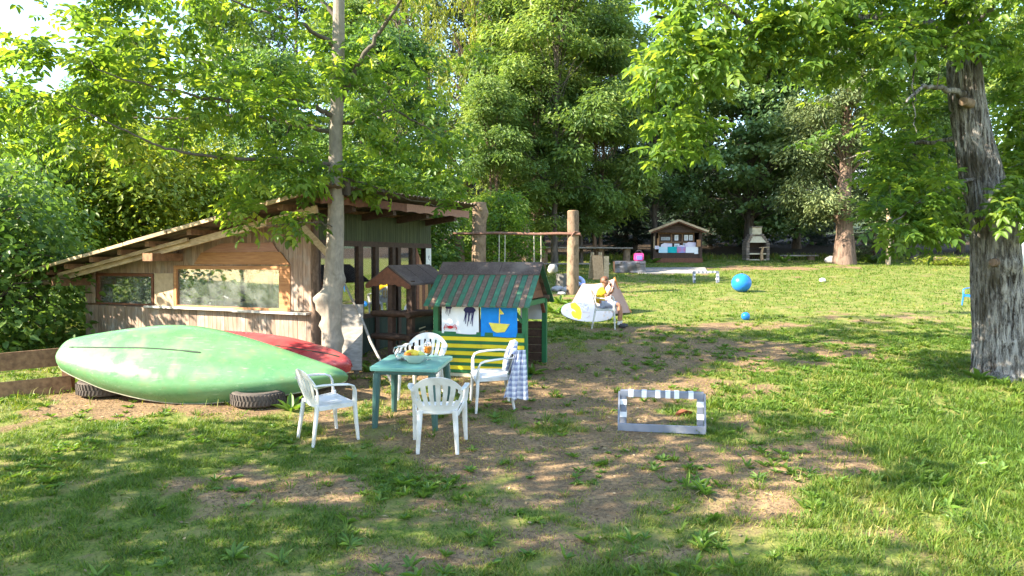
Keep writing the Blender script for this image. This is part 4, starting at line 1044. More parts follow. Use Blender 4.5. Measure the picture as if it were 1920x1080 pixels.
def grass_patch(n, y0, y1, hgt, wid, seed, margin=3.5):
    rs = np.random.RandomState(seed)
    u = rs.rand(n); y = np.sqrt(y0*y0 + (y1*y1-y0*y0)*u)
    x = (rs.rand(n)*2-1)*(0.70*y + margin)
    bare, forest = bare_at(x, y); l = lush_at(x, y)
    tuft = fbm(x*5, y*5, 2, 91)
    dens = np.clip(1.05 - bare*1.0, 0.16, 1) * np.clip(0.38 + (tuft-0.45)*3.4 + l*0.3, 0.05, 1) * np.clip(1-forest*1.2, 0.03, 1)
    k = rs.rand(n) < dens
    x, y, bare, l = x[k], y[k], bare[k], l[k]; n = len(x)
    P = np.stack([x, y, gz(x, y) - 0.004], 1)
    a = rs.rand(n)*2*math.pi; lean = 0.35 + 0.75*rs.rand(n)
    D = unit(np.stack([np.cos(a)*lean, np.sin(a)*lean, np.ones(n)], 1))
    h = hgt*(0.5+0.8*rs.rand(n))*(0.55+0.75*l)*(1-0.55*bare)
    S = unit(np.stack([-np.sin(a)+0.3*rs.randn(n), np.cos(a)+0.3*rs.randn(n), 0.2*rs.randn(n)], 1))
    w = wid*(0.6+0.8*rs.rand(n))
    tipd = np.stack([np.cos(a), np.sin(a), -0.25+0*a], 1)*(h*0.25*rs.rand(n))[:, None]
    V = np.stack([P - S*w[:, None]/2, P + S*w[:, None]/2, P + D*h[:, None] + tipd], 1)
    dry = fbm(x*1.3, y*1.3, 3, 12)
    rn = np.clip(rs.rand(n)*0.66 + bare*0.5*(rs.rand(n) < 0.8) + (dry-0.45)*0.9 - 0.12*l + 0.06, 0, 1)
    return V.reshape(-1, 3), np.arange(n*3).reshape(-1, 3), np.repeat(rn, 3)
for (n, y0, y1, h, w, sd) in ((480000, 3.6, 9.0, 0.070, 0.0105, 1), (380000, 9.0, 16, 0.075, 0.017, 2), (250000, 16, 36, 0.085, 0.030, 3)):
    V, f, rn = grass_patch(n, y0, y1, h, w, sd)
    tag(mesh_obj('grass', np_mesh('grass', V, f, 3, rnd=rn), MAT['grass']), kind='stuff')
# taller stray stems at the lush right side and along the wood edge
rs = np.random.RandomState(5)
n = 2600
y = 4.6 + 8*rs.rand(n); x = 2.6 + (0.72*y-1.6)*rs.rand(n)
n2 = 5200; x2 = (rs.rand(n2)*2-1)*25; y2 = 33.2 + 2.2*rs.rand(n2)
n3 = 2600; x3 = -8.2 + 5.5*rs.rand(n3); y3 = 9.4 + 2.2*rs.rand(n3)
x = np.concatenate([x, x2, x3]); y = np.concatenate([y, y2, y3]); n = len(x)
keep = (rs.rand(n) < lush_at(x, y)*0.8) | (y > 30) ; x = x[keep]; y = y[keep]; n = len(x)
a = rs.rand(n)*6.28; h = (0.08 + 0.11*rs.rand(n))*(1+0.8*(y > 30))
P = np.stack([x, y, gz(x, y)-0.01], 1); D = unit(np.stack([0.35*np.cos(a), 0.35*np.sin(a), 1+0*a], 1)); S = np.stack([-np.sin(a), np.cos(a), 0*a], 1)*(0.0045*(1+2.5*(y > 30)))[:, None]
mid = P + D*h[:, None]*0.6; tip = mid + np.stack([np.cos(a), np.sin(a), 0.5+0*a], 1)*(h*0.42)[:, None]
V = np.stack([P-S, P+S, mid+S*0.8, mid-S*0.8, tip, tip+S*0.1], 1); o_ = (np.arange(n)*6)[:, None]
f = np.concatenate([o_+np.array([0, 1, 2, 3]), o_+np.array([3, 2, 5, 4])])
tag(mesh_obj('tall_grass', np_mesh('tall_grass', V.reshape(-1, 3), f, 4, rnd=np.repeat(0.35+0.6*rs.rand(n), 6)), MAT['grass']), kind='stuff')

def rosette(rs, n, L, Wd, up=0.5):
    P = np.zeros((n, 3)); a = np.arange(n)*2.4 + rs.rand(n)*0.6
    el = up*(0.5+0.9*rs.rand(n))
    D = unit(np.stack([np.cos(a), np.sin(a), el], 1)); N = unit(np.stack([-np.cos(a)*el, -np.sin(a)*el, 1+0*a], 1) + 0.25*rs.randn(n, 3))
    return leaves_np(P + D*0.01, D, N, L*(0.6+0.6*rs.rand(n)), Wd*(0.7+0.5*rs.rand(n)), 0.16, 0.30)
rs = np.random.RandomState(8)
ROS = [rosette(rs, 13, 0.14, 0.034, 0.7), rosette(rs, 11, 0.15, 0.046, 0.9), rosette(rs, 18, 0.13, 0.024, 1.3), rosette(rs, 8, 0.19, 0.060, 1.2)]
ROS += [rosette(rs, 6, 0.16, 0.045, 1.5), rosette(rs, 12, 0.12, 0.040, 0.5), rosette(rs, 5, 0.14, 0.055, 0.9), rosette(rs, 20, 0.10, 0.022, 1.6)]
ROSM = [np_mesh('weed', v, f, 4, rnd=np.clip(np.repeat(rs.rand(len(v)//6), 6)*0.7+0.2, 0, 1)) for v, f in ROS]
for me in ROSM: me.materials.append(MAT['weed'])
def weed_spots(n, y0, y1):
    out = []
    while len(out) < n:
        y = math.sqrt(y0*y0 + (y1*y1-y0*y0)*rs.rand()); x = (rs.rand()*2-1)*(0.69*y+0.4)
        b_ = float(bare_at(np.array([x]), np.array([y]))[0][0]); l = float(lush_at(np.array([x]), np.array([y]))[0])
        c_ = float(fbm(np.array([x*1.1]), np.array([y*1.1]), 3, 63)[0])
        if rs.rand() < min(1, (0.12 + l*0.55)*(1-0.8*b_)*max(0, (c_-0.36)*4.2)): out.append((x, y, l))
    return out
for (x, y, l) in weed_spots(170, 4.7, 7.4):
    o_ = bpy.data.objects.new('weed', ROSM[rs.randint(8)]); COL.objects.link(o_)
    o_.location = (x, y, G(x, y)-0.004); o_.rotation_euler = (0.3*rs.randn(), 0.3*rs.randn(), rs.rand()*6.28); s = 0.42+0.40*rs.rand()+0.12*l; o_.scale = (s, s, s)
    tag(o_, 'small broad-leaved green weed rosette growing in the thin foreground grass', 'weed', 'broad-leaved weeds in the foreground grass')
VV = []; FF = []; RR = []; off = 0
for (x, y, l) in weed_spots(2600, 6.6, 15.0):
    v, f = ROS[rs.randint(8)]; s = 0.30+0.35*rs.rand(); a = rs.rand()*6.28
    w = v @ np.array([[math.cos(a), math.sin(a), 0], [-math.sin(a), math.cos(a), 0], [0, 0, 1]])*s + np.array([x, y, G(x, y)-0.004])
    VV.append(w); FF.append(f+off); off += len(w); RR.append(np.repeat(np.clip(rs.rand(len(v)//6)*0.7+0.15, 0, 1), 6))
tag(mesh_obj('ground_cover', np_mesh('ground_cover', np.concatenate(VV), np.concatenate(FF), 4, rnd=np.concatenate(RR)), MAT['weed']), kind='stuff')
# grass tufts standing above the short turf
n = 5200; y = np.sqrt(4.5**2 + (17**2-4.5**2)*rs.rand(n)); x = (rs.rand(n)*2-1)*(0.69*y+1)
b_, _ = bare_at(x, y); l = lush_at(x, y)
k = rs.rand(n) < np.clip(0.25+0.75*l, 0, 1)*(1-0.72*b_)*np.clip((fbm(x*1.5, y*1.5, 3, 40)-0.34)*4, 0, 1); x, y, l = x[k], y[k], l[k]; n = len(x); nb = 22
xx = np.repeat(x, nb); yy = np.repeat(y, nb); a = rs.rand(n*nb)*6.28; rr = 0.035*np.sqrt(rs.rand(n*nb))*np.repeat(0.7+0.9*rs.rand(n), nb)
hh = np.repeat((0.055+0.07*rs.rand(n))*(0.6+0.6*l), nb)*(0.5+0.8*rs.rand(n*nb)); le = 0.5+0.7*rs.rand(n*nb)
px_ = xx+rr*np.cos(a); py_ = yy+rr*np.sin(a); P = np.stack([px_, py_, gz(px_, py_)-0.005], 1)
D = np.stack([np.cos(a)*le, np.sin(a)*le, np.ones(n*nb)], 1); S = np.stack([-np.sin(a), np.cos(a), 0*a], 1)*(0.0042*(0.7+0.6*rs.rand(n*nb))*np.clip(yy/8, 0.8, 2))[:, None]
mid = P + D*(hh*0.55)[:, None]; tip = mid + np.stack([np.cos(a)*1.2, np.sin(a)*1.2, 0.35+0*a], 1)*(hh*0.5)[:, None]
V = np.stack([P-S, P+S, mid+S, mid-S, tip], 1).reshape(-1, 3); o_ = (np.arange(n*nb)*5)[:, None]
f3 = np.concatenate([o_+np.array([0, 1, 2]), o_+np.array([0, 2, 3]), o_+np.array([3, 2, 4])])
tag(mesh_obj('grass_tufts', np_mesh('grass_tufts', V, f3, 3, rnd=np.repeat(np.clip(np.repeat(0.1+0.4*rs.rand(n), nb)+0.3*rs.rand(n*nb), 0, 1), 5)), MAT['grass']), kind='stuff')
# straw, dead leaves and twigs trodden into the bare ground
n = 9000; y = np.sqrt(4.5**2 + (15**2-4.5**2)*rs.rand(n)); x = (rs.rand(n)*2-1)*(0.66*y+0.5); b_, _ = bare_at(x, y); k = rs.rand(n) < 0.12+0.88*b_; x, y = x[k], y[k]; n = len(x)
a = rs.rand(n)*6.28; P = np.stack([x, y, gz(x, y)+0.012+0.006*rs.rand(n)], 1); D = unit(np.stack([np.cos(a), np.sin(a), 0.25*rs.randn(n)], 1)); Nn = unit(np.stack([0.4*rs.randn(n), 0.4*rs.randn(n), 1+0*a], 1))
thin = rs.rand(n) < 0.72
v, f = diamonds_np(P, D, Nn, np.where(thin, 0.06+0.09*rs.rand(n), 0.025+0.035*rs.rand(n)), np.where(thin, 0.006, 0.018+0.014*rs.rand(n)), 0.05)
lm, lt, lb_, lo_ = nodes('ground_litter'); la = lt.nodes.new('ShaderNodeAttribute'); la.attribute_name = 'rnd'
lt.links.new(ramp(lt, la.outputs['Fac'], 0.1, 0.95, (0.075,0.045,0.027), (0.42,0.31,0.17)), lb_.inputs['Base Color']); lb_.inputs['Roughness'].default_value = 0.9
tag(mesh_obj('ground_litter', np_mesh('ground_litter', v, f, 4, rnd=np.repeat(rs.rand(n), 4)), lm), kind='stuff')
# ferny clumps at the shed end, the play house and the swing posts
for (px, py, s, lb) in ((1040, 588, 2.6, 'leafy clump at the back corner of the green play house'), (1000, 700, 1.5, 'leafy tuft at the foot of the right front post of the play house'), (1050, 570, 2.4, 'dark green clump beside the bark-covered swing post'),
                    (845, 545, 3.2, 'tall leafy clump behind the brown toy stall'), (1640, 492, 4.2, 'low leafy clump at the foot of the small spruce'), (1835, 712, 1.3, 'leafy tuft at the left foot of the broad fissured trunk'), (1880, 722, 1.1, 'leafy tuft at the front foot of the broad fissured trunk'), (690, 700, 1.3, 'small leafy tuft beneath the leaning grey board'), (545, 770, 1.3, 'broad-leaved tuft beside the right canoe tyre'),
                    (1470, 492, 3.0, 'leafy clump right of the stone barbecue'), (1225, 492, 2.4, 'leafy tuft by the left foot of the notice hut')):
    x, y = gp(px, py); o_ = bpy.data.objects.new('leafy_clump', ROSM[(px+py) % 4]); COL.objects.link(o_)
    o_.location = (x, y, G(x, y)-0.01); o_.scale = (s, s, s*1.2); o_.rotation_euler = (0, 0, px); tag(o_, lb, 'plant')
for (px, py, lb) in ((1283, 776, 'curled reddish dry leaf lying on the bare ground behind the near toy goal'),):
    x, y = gp(px, py); mb = MB()
    mb.shell([[(0.12*(i-3)/3, 0.05*(j-2)/2*(1-((i-3)/3.4)**2), 0.03+0.02*abs(j-2)-0.012*abs(i-3)) for j in range(5)] for i in range(7)], None, 0.002)
    o_ = mb.build('dry_leaf', MAT['dry_leaf'], None, True); o_.location = (x, y, G(x, y)-0.006); o_.rotation_euler = (0, 0, 0.4); tag(o_, lb, 'leaf')
# ------------------------------------------------------------------ the brown shed
SX, SY, SZ = -3.07, 11.6, 0.95
SANG = math.atan2(-0.447, 0.894)
shed = thing('garden_shed', 'brown plank shed with sloping sheet roof, wide windows and a glazed green side', 'shed', (SX, SY, SZ), SANG)
SMI = (Matrix.Translation((SX, SY, SZ)) @ Matrix.Rotation(SANG, 4, 'Z')).inverted()
def sl(p): return SMI @ Vector(p)
LW, DW = 5.55, 3.3
def zr(x): return 2.44 + 0.177*x          # underside of the roof
rs = np.random.RandomState(41)
def vplank(name, x0, x1, z0, z1a, z1b, y, t, mat, axis='x', sign=1):
    """upright board on the wall; local axes through the x (or y) direction, top may slope"""
    mb = MB(); j = rs.rand()*0.004
    if axis == 'x': mb.prism([(x0, z0), (x1, z0), (x1, z1b), (x0, z1a)], lambda a, b_, c: (a, y - j - c, b_), t)
    else: mb.prism([(x0, z0), (x1, z0), (x1, z1b), (x0, z1a)], lambda a, b_, c: (y + j + c, a, b_), t)
    return mb.build(name, mat, shed)
# floor, inner skin, far walls
mb = MB(); mb.box(-LW+0.05, -0.05, 0.05, DW-0.05, -0.25, 0.02); mb.build('floor', MAT['dark_wood'], shed)
mb = MB(); mb.box(-LW-0.02, 0.0, 0.02, DW, -0.45, -0.01); mb.build('foundation', MAT['stone'], shed)
mb = MB()
mb.box(-LW, -LW+0.05, 0.06, DW, 0, 0.85); mb.box(-LW, -LW+0.05, 0.06, 0.5, 0.85, 1.40); mb.box(-LW, -LW+0.05, DW-0.5, DW, 0.85, 1.40); mb.box(-LW, -LW+0.05, 0.06, DW, 1.36, 1.41)
mb.build('end_wall', MAT['plank'], shed)
mb = MB(); mb.box(-LW+0.05, -0.05, DW-0.05, DW, 0, 0.80)
mb.prism([(-LW+0.05, 1.42), (-0.05, 2.15), (-0.05, zr(-0.05)-0.05), (-LW+0.05, zr(-LW)-0.03)], lambda a, b_, c: (a, DW-0.05+c, b_), 0.05)
mb.build('rear_wall', MAT['dark_wood'], shed)
for k in range(5):
    x = -LW+0.1+k*1.33; mb = MB(); mb.box(x-0.045, x+0.045, DW-0.06, DW+0.01, 0.80, 1.45+0.17*k); mb.build('mullion', MAT['dark_wood'], shed)
# lower wall: upright weathered boards
x = -LW; n_ = 0
while x < -0.02:
    w = 0.088 + 0.012*rs.rand(); x1 = min(x+w, -0.005)
    vplank('plank', x+0.003, x1-0.003, -0.05-0.05*rs.rand(), 0.835, 0.835, 0.0, 0.022, MAT['plank']); x = x1
# upper wall boards, from the window heads (or the sill at the solid ends) to the roof
def head(x):
    if x < -5.22: return 0.87
    if x < -3.62: return 1.44
    if x < -3.12: return 1.44
    if x < -0.46: return 1.58
    return 0.87
x = -LW
while x < -0.02:
    w = 0.092 + 0.012*rs.rand(); x1 = min(x+w, -0.005); z0 = head((x+x1)/2)
    if zr(x)-0.03 > z0+0.04: vplank('plank', x+0.003, x1-0.003, z0, zr(x)-0.03, zr(x1)-0.03, 0.0, 0.020, MAT['plank'])
    x = x1
mb = MB(); mb.box(-LW, 0, 0.022, 0.05, -0.02, 0.83)
mb.prism([(-LW, 1.46), (-3.1, 1.46), (-3.1, 1.60), (0, 1.60), (0, zr(0)-0.06), (-LW, zr(-LW)-0.02)], lambda a, b_, c: (a, 0.022+c, b_), 0.028)
mb.box(-0.45, 0, 0.022, 0.05, 0.83, 1.60); mb.box(-LW, -5.22, 0.022, 0.05, 0.83, 1.46)
mb.build('inner_wall', MAT['beam'], shed)
# beige panel between the two windows
mb = MB(); mb.box(-3.63, -3.14, -0.026, 0.03, 0.86, 1.44); mb.build('panel', M('beige_board', (0.46,0.34,0.22), (0.36,0.26,0.165), 0.85, 4, (3,3,3), 0.35, 0.65, 0.1), shed)
# windows
def window(x0, x1, z0, z1, fr, mat_fr, right=0.0):
    g = MB(); g.box(x0+fr, x1-fr-right, 0.004, 0.010, z0+fr*0.6, z1-fr); w = g.build('window', MAT['pane'], shed)
    f = MB(); f.box(x0, x0+fr, -0.034, 0.03, z0, z1); f.box(x1-fr-right, x1, -0.034, 0.03, z0, z1)
    f.box(x0+fr, x1-fr-right, -0.032, 0.03, z1-fr, z1); f.box(x0+fr, x1-fr-right, -0.030, 0.03, z0, z0+fr*0.6); f.build('frame', mat_fr, w)
    return w
window(-5.20, -3.65, 0.86, 1.43, 0.05, MAT['red_wood'])
window(-3.12, -0.47, 0.86, 1.575, 0.06, MAT['plank_orange'], 0.17)
mb = MB(); mb.beam((-3.78, -0.07, 0.852), (-1.62, -0.07, 0.850), 0.13, 0.034); MAT['sill'] = M('chalky_white_board', (0.55,0.52,0.48), (0.42,0.38,0.34), 0.8, 6, (1,6,6)); mb.build('sill', MAT['sill'], shed)
mb = MB(); mb.beam((-1.62, -0.072, 0.838), (-0.06, -0.072, 0.836), 0.13, 0.034); mb.build('sill', MAT['sill'], shed)
# orange boards filling the gable above the window
mb = MB(); mb.prism([(-2.60, 1.60), (-0.46, 1.60), (-0.66, 1.80), (-2.42, 1.80)], lambda a, b_, c: (a, -0.026-c, b_), 0.022); mb.build('gable_board', MAT['plank_orange'], shed)
mb = MB(); mb.prism([(-2.38, 1.806), (-0.70, 1.806), (-0.82, 1.95), (-1.95, 1.95)], lambda a, b_, c: (a, -0.026-c, b_), 0.022); mb.build('gable_board', MAT['plank_pink'], shed)
# roof: purlins, corrugated sheets, barge boards, fascia
for k, x in enumerate((-6.35, -5.75, -5.15, -4.45, -3.75, -3.0, -2.0, -1.0, -0.1, 0.5)):
    mb = MB(); mb.beam((x, -0.60-0.05*rs.rand(), zr(x)+0.03), (x, DW+0.2, zr(x)+0.03), 0.10, 0.09); mb.build('purlin', MAT['beam'], shed)
for k in range(7):
    x0 = -6.62 + k*1.06; x1 = x0+1.16; ys = np.linspace(-0.72-0.03*rs.rand(), DW+0.28, 90)
    mb = MB(); mb.shell([[(x, y, zr(x)+0.105+0.012*k % 0.02+0.020*math.sin(y*2*math.pi/0.12)+0.004*k) for y in ys] for x in (x0, (x0+x1)/2, x1)], None, 0.008)
    mb.build('roof_sheet', MAT['roofing'], shed, True, 0, 60)
    mb = MB(); mb.beam((x0+0.01, -0.735-0.01*(k % 2), zr(x0)+0.105), (x1-0.12, -0.735-0.01*(k % 2), zr(x1-0.12)+0.105), 0.03, 0.055); mb.build('roof_edge_strip', MAT['pale_wood'], shed)
for (x0, x1, y, dz, hgt) in ((-6.25, -2.75, -0.42, -0.10, 0.10), (-2.9, 0.45, -0.44, -0.10, 0.11), (-5.6, -2.2, -0.50, -0.045, 0.06)):
    mb = MB(); mb.beam((x0, y, zr(x0)+dz), (x1, y, zr(x1)+dz), 0.04, hgt); mb.build('barge_board', MAT['pale_wood'], shed)
for (x, z) in ((-5.50, 1.27), (-3.02, 1.72), (-0.3, 2.22)):
    mb = MB(); mb.beam((x, -0.62, z), (x, 0.5, z), 0.24 if x < -1 else 0.14, 0.13); mb.build('beam_end', MAT['beam'], shed)
# glazed right side (x = 0 plane, y runs back)
x = 0.0; y = 0.02
while y < DW-0.01:
    y1 = min(y+0.062+0.008*rs.rand(), DW)
    vplank('plank', y+0.002, y1-0.002, 1.98, zr(0)-0.01, zr(0)-0.01, 0.0, 0.018, MAT['plank_green'], 'y'); y = y1
y = 0.02
while y < 2.22:
    y1 = min(y+0.105+0.01*rs.rand(), 2.22)
    vplank('plank', y+0.002, y1-0.002, -0.08, 0.70, 0.70, 0.0, 0.018, MAT['dark_green'], 'y'); y = y1
mb = MB(); mb.box(-0.05, -0.002, 0.02, DW, 1.98, zr(0)-0.02); mb.box(-0.05, -0.002, 0.02, 2.20, -0.02, 0.70); mb.build('inner_wall', MAT['dark_wood'], shed)
mb = MB(); mb.box(-0.04, 0.035, 0.0, DW, 1.90, 1.99); mb.build('lintel', MAT['dark_wood'], shed)
mb = MB(); mb.box(-0.04, 0.040, 0.0, 2.64, 0.68, 0.75); mb.build('window_rail', MAT['dark_wood'], shed)
gl = ((0.10, 0.50), (0.60, 1.02), (1.19, 1.49), (1.63, 1.99), (2.27, 2.62))
for (a, b_) in gl:
    g = MB(); g.box(-0.008, -0.002, a, b_, 0.75, 1.90); w = g.build('window', MAT['pane_clear'], shed)
for (a, b_, z0) in ((0.0, 0.10, 0), (0.52, 0.58, 0.75), (1.04, 1.16, 0.75), (1.50, 1.60, 0), (2.00, 2.09, 0), (2.17, 2.26, 0), (2.63, 2.73, 0)):
    mb = MB(); mb.box(-0.05, 0.045, a, b_, z0 - (0.08 if z0 == 0 else 0), 1.90); mb.build('post', MAT['dark_wood'], shed)
mb = MB(); mb.box(-0.03, 0.02, 2.27, 2.62, -0.05, 0.68); mb.build('door_panel', MAT['dark_green'], shed)
for k in range(4):                                                  # upright orange boards right of the door
    y0 = 2.77+k*0.10
    mb = MB(); mb.prism([(y0, -0.05), (y0+0.095, -0.05), (y0+0.095, 1.93-0.17*(k+1)*1.0), (y0, 1.93-0.17*k)], lambda a, b_, c: (0.012+c, a, b_), 0.022); mb.build('door_side_board', MAT['plank_orange'] if k % 2 else MAT['red_wood'], shed)
mb = MB(); mb.box(-0.05, 0.03, DW-0.13, DW, -0.08, 1.98); mb.build('post', MAT['plank_green'], shed)
nt = MB(); nt.box(0.031, 0.036, DW-0.20, DW-0.02, 1.55, 1.90); nb_ = nt.build('notice', MAT['notice'], shed)
mb = MB()
for (a, z, h_) in ((0.10, 1.74, 0.05), (0.125, 1.72, 0.07), (0.085, 1.68, 0.03)): mb.box(0.0365, 0.0378, DW-a, DW-a+0.018, z-h_/2, z+h_/2)
mb.build('print', MAT['ink_grey'], nb_)
# scalloped fascia under the right eave
for k in range(2):
    y0 = -0.66+k*2.12; y1 = y0+2.10; mb = MB(); pts = []
    N_ = 44
    for i in range(N_+1):
        y = y0+(y1-y0)*i/N_; pts.append((y, zr(0.66) - 0.085 + 0.022*abs(math.sin((y+0.66)*math.pi/0.42))))
    pts += [(y1, zr(0.66)+0.06), (y0, zr(0.66)+0.06)]
    mb.prism(pts, lambda a, b_, c: (0.70+c, a, b_), 0.025); mb.build('fascia', MAT['plank_pink'] if k else MAT['red_wood'], shed)
for y in (0.15, 1.2, 2.2, 3.15):
    mb = MB(); mb.beam((-0.3, y, zr(0)-0.09), (0.66, y, zr(0.66)-0.09), 0.09, 0.11); mb.build('rafter', MAT['dark_wood'], shed)
# corner: bark slab post, brace, low panel
mb = MB(); mb.tube([(0.03, -0.035, -0.1), (0.045, -0.03, 0.9), (0.025, -0.02, 1.6), (0.04, -0.03, 2.36)], [0.075, 0.07, 0.066, 0.06], 9, 0.2); mb.build('corner_post', MAT['bark_brown'], shed, True, 0, 60)
mb = MB(); a = sl(at(567, 425, 11.35)); b_ = sl(at(618, 480, 11.45)); mb.beam(a, b_, 0.07, 0.10); mb.build('brace', MAT['pale_wood'], shed)
for k in range(4):
    mb = MB(); mb.box(0.055, 0.075, 0.04+k*0.14, 0.172+k*0.14, -0.12, 0.52); mb.build('plank', MAT['pale_wood'] if k % 2 else MAT['plank'], shed)
mb = MB(); mb.box(0.05, 0.09, 0.03, 0.61, 0.522, 0.55); mb.build('panel_cap', MAT['grey_wood'], shed)

# leaning board and pole in front of the glazed side
c = at(668, 595, 11.55)
x, y = gp(683, 700)
lb = thing('leaning_board', 'rough grey board leaning against the shed right of the pale trunk', 'board', (x-0.16, y-0.15, G(x, y)))
mb = MB(); mb.shell([[(-0.16+0.16*i-0.02*j+0.02*i*j*0.2, 0.10*j-0.02*i, 0.06+0.24*j) for j in range(5)] for i in range(3)], None, 0.03); mb.build('board', MAT['grey_wood'], lb)
mb = MB(); mb.box(0.02, 0.09, 0.06, 0.11, -0.02, 0.3); mb.build('support_stick', MAT['grey_wood'], lb)
x, y = gp(738, 726)
p1 = Vector((x, y, G(x, y)-0.02)); p2 = at(647, 533, 11.75)
st = MB(); n_ = 7
st.tube([p1.lerp(p2, i/n_) + Vector((0.012*math.sin(i*1.7), 0, 0.01*math.cos(i))) - p1 for i in range(n_+1)], [0.020, 0.021, 0.02, 0.0215, 0.02, 0.019, 0.018, 0.017], 8, 0.1)
o_ = st.build('pole', MAT['grey_wood'], None, True); o_.location = p1; tag(o_, 'long thin grey pole leaning from the lawn against the shed windows', 'pole')

# ------------------------------------------------------------------ small brown toy stall before the shed
bx, by = -1.93, 11.95
stall = thing('toy_stall', 'small dark brown toy stall with gabled shingle roof against the glazed shed side', 'toy stall', (bx, by, G(bx, by)), SANG)
# local x: towards the viewer's right along the gable, y: back along the ridge
Zt = 1.55
for (sx_, nm) in ((-1, 'a'), (1, 'b')):
    for k in range(3):
        y0 = -0.08+k*0.40
        mb = MB(); mb.prism([(0, Zt), (sx_*0.44, Zt-0.29), (sx_*0.44, Zt-0.262), (0, Zt+0.028)], lambda a, b_, c: (a, y0+c, b_ + 0.004*k), 0.395); mb.build('roof_board', MAT['felt'], stall)
gp_ = [(0, Zt-0.005), (0.43, Zt-0.285)] + [(0.43-0.86*i/24, Zt-0.335-0.022*abs(math.sin(i*math.pi/4.0)) + 0.07*math.cos((i-12)/12*math.pi/2)) for i in range(25)] + [(-0.43, Zt-0.285)]
mb = MB(); mb.prism(gp_, lambda a, b_, c: (a, -0.115+c, b_), 0.028); mb.build('gable_board', MAT['red_wood'], stall)
for (x, y) in ((0.0, 0.0), (0.36, 0.02), (0.36, 0.98), (-0.33, 1.0)):
    mb = MB(); mb.box(x-0.045, x+0.045, y-0.045, y+0.045, -0.05, Zt-0.22 if x else Zt-0.08); mb.build('post', MAT['dark_wood'], stall)
for (z, hgt) in ((0.80, 0.11), (0.43, 0.13)):
    mb = MB(); mb.tube([(0.40, -0.14, z), (0.41, 0.1, z+0.012), (0.40, 0.5, z-0.006), (0.41, 0.8, z+0.01), (0.40, 1.10, z)], [0.055, 0.062, 0.055, 0.06, 0.055], 9, 0.25); mb.build('log_rail', MAT['dark_wood'], stall, True, 0, 50)
    mb = MB(); mb.tube([(-0.35, -0.04, z), (0.05, -0.05, z+0.01), (0.38, -0.04, z)], [0.05, 0.06, 0.05], 9, 0.25); mb.build('log_rail', MAT['dark_wood'], stall, True, 0, 50)
for k in range(3):
    mb = MB(); mb.box(0.345, 0.365, 0.07, 0.93, 0.02+0.125*k, 0.14+0.125*k); mb.build('plank', MAT['dark_wood'], stall)
mb = MB(); mb.box(0.345, 0.362, 0.07, 0.93, 0.50, 0.74); mb.build('side_panel', MAT['dark_green'], stall)
for k in range(2):
    mb = MB(); mb.box(0.30, 0.33, 0.70+0.13*k, 0.82+0.13*k, 0.85, Zt-0.28); mb.build('shutter_board', MAT['plank_orange'], stall)
for (yc, zc, tilt) in ((0.72, 0.62, 0.0), (0.30, 0.50, 0.2)):
    rk = MB()
    for k in range(3): rk.beam((0.385, yc-0.085, zc+0.065*(k-1)-tilt*0.05), (0.385, yc+0.085, zc+0.065*(k-1)+tilt*0.05), 0.012, 0.045 if tilt == 0 else 0.018)
    rk.build('yellow_slats', MAT['ivory'], stall)

# ------------------------------------------------------------------ green play house
ax, ay = 0.19, 10.87
PANG = math.atan2(-0.270, 0.963)
pl = thing('play_house', 'green and yellow slatted wooden play house with striped plank roof', 'play house', (ax, ay, G(ax, ay)), PANG)
W_, D_ = 1.38, 1.25
Ze, Zr_ = 1.14, 1.70
for (x, y) in ((0, 0), (-W_, 0), (0, D_), (-W_, D_)):
    mb = MB(); mb.box(x-0.038, x+0.038, y-0.038, y+0.038, -0.12, Ze); mb.build('post', MAT['green_paint'], pl, False, 0.004)
for (x) in (0, -W_):
    mb = MB(); mb.beam((x, 0.04, Ze-0.03), (x, D_-0.04, Ze-0.03), 0.05, 0.075); mb.build('tie_beam', MAT['green_paint'], pl)
    mb = MB(); mb.beam((x+0.005, 0.04, -0.03), (x+0.005, D_-0.04, -0.03), 0.055, 0.12); mb.build('floor_beam', MAT['green_paint'], pl)
for y in (0, D_):
    mb = MB(); mb.beam((-W_-0.10, y-0.01, Ze+0.025), (0.08, y-0.01, Ze+0.025), 0.05, 0.06); mb.build('eave_beam', MAT['brown_roof'], pl)
mb = MB(); mb.beam((-0.04, 0.0, Ze-0.30), (-0.22, 0.0, Ze-0.03), 0.04, 0.05, (0, 1, 0)); mb.build('brace', MAT['green_paint'], pl)
mb = MB(); mb.beam((0, D_-0.04, Ze-0.22), (0, D_-0.2, Ze-0.06), 0.04, 0.05, (1, 0, 0)); mb.build('brace', MAT['red_wood'], pl)
rs = np.random.RandomState(4)
# front slats: green and yellow in turn
for k in range(11):
    z0 = 0.075 + k*0.054; zt = z0+0.051
    if k % 2: z0 -= 0.003; zt += 0.003
    else: z0 += 0.003; zt -= 0.003
    if k == 10: zt += 0.025
    mb = MB(); mb.box(-W_-0.04, 0.0, -0.060-0.003*rs.rand(), -0.040, z0, zt); mb.build('slat', MAT['yellow_paint'] if k % 2 else MAT['green_paint'], pl)
mb = MB(); mb.box(-W_-0.04, 0.0, -0.055, -0.040, -0.03, 0.070); mb.build('base_board', M('pale_base_board', (0.50,0.47,0.33), (0.40,0.37,0.25), 0.8, 6), pl)
for k in range(6):
    z0 = 0.0+k*0.128
    mb = MB(); mb.box(-W_+0.04, -0.04, D_-0.02, D_+0.003*rs.rand(), z0, z0+0.122); mb.build('plank', MAT['dark_wood'], pl)
    mb = MB(); mb.box(-W_-0.01-0.003*rs.rand(), -W_+0.012, 0.04, D_-0.04, z0, z0+0.122); mb.build('plank', MAT['dark_wood'], pl)
mb = MB(); mb.box(-W_+0.04, -0.04, 0.02, D_-0.03, -0.05, 0.0); mb.build('floor', MAT['dark_wood'], pl)
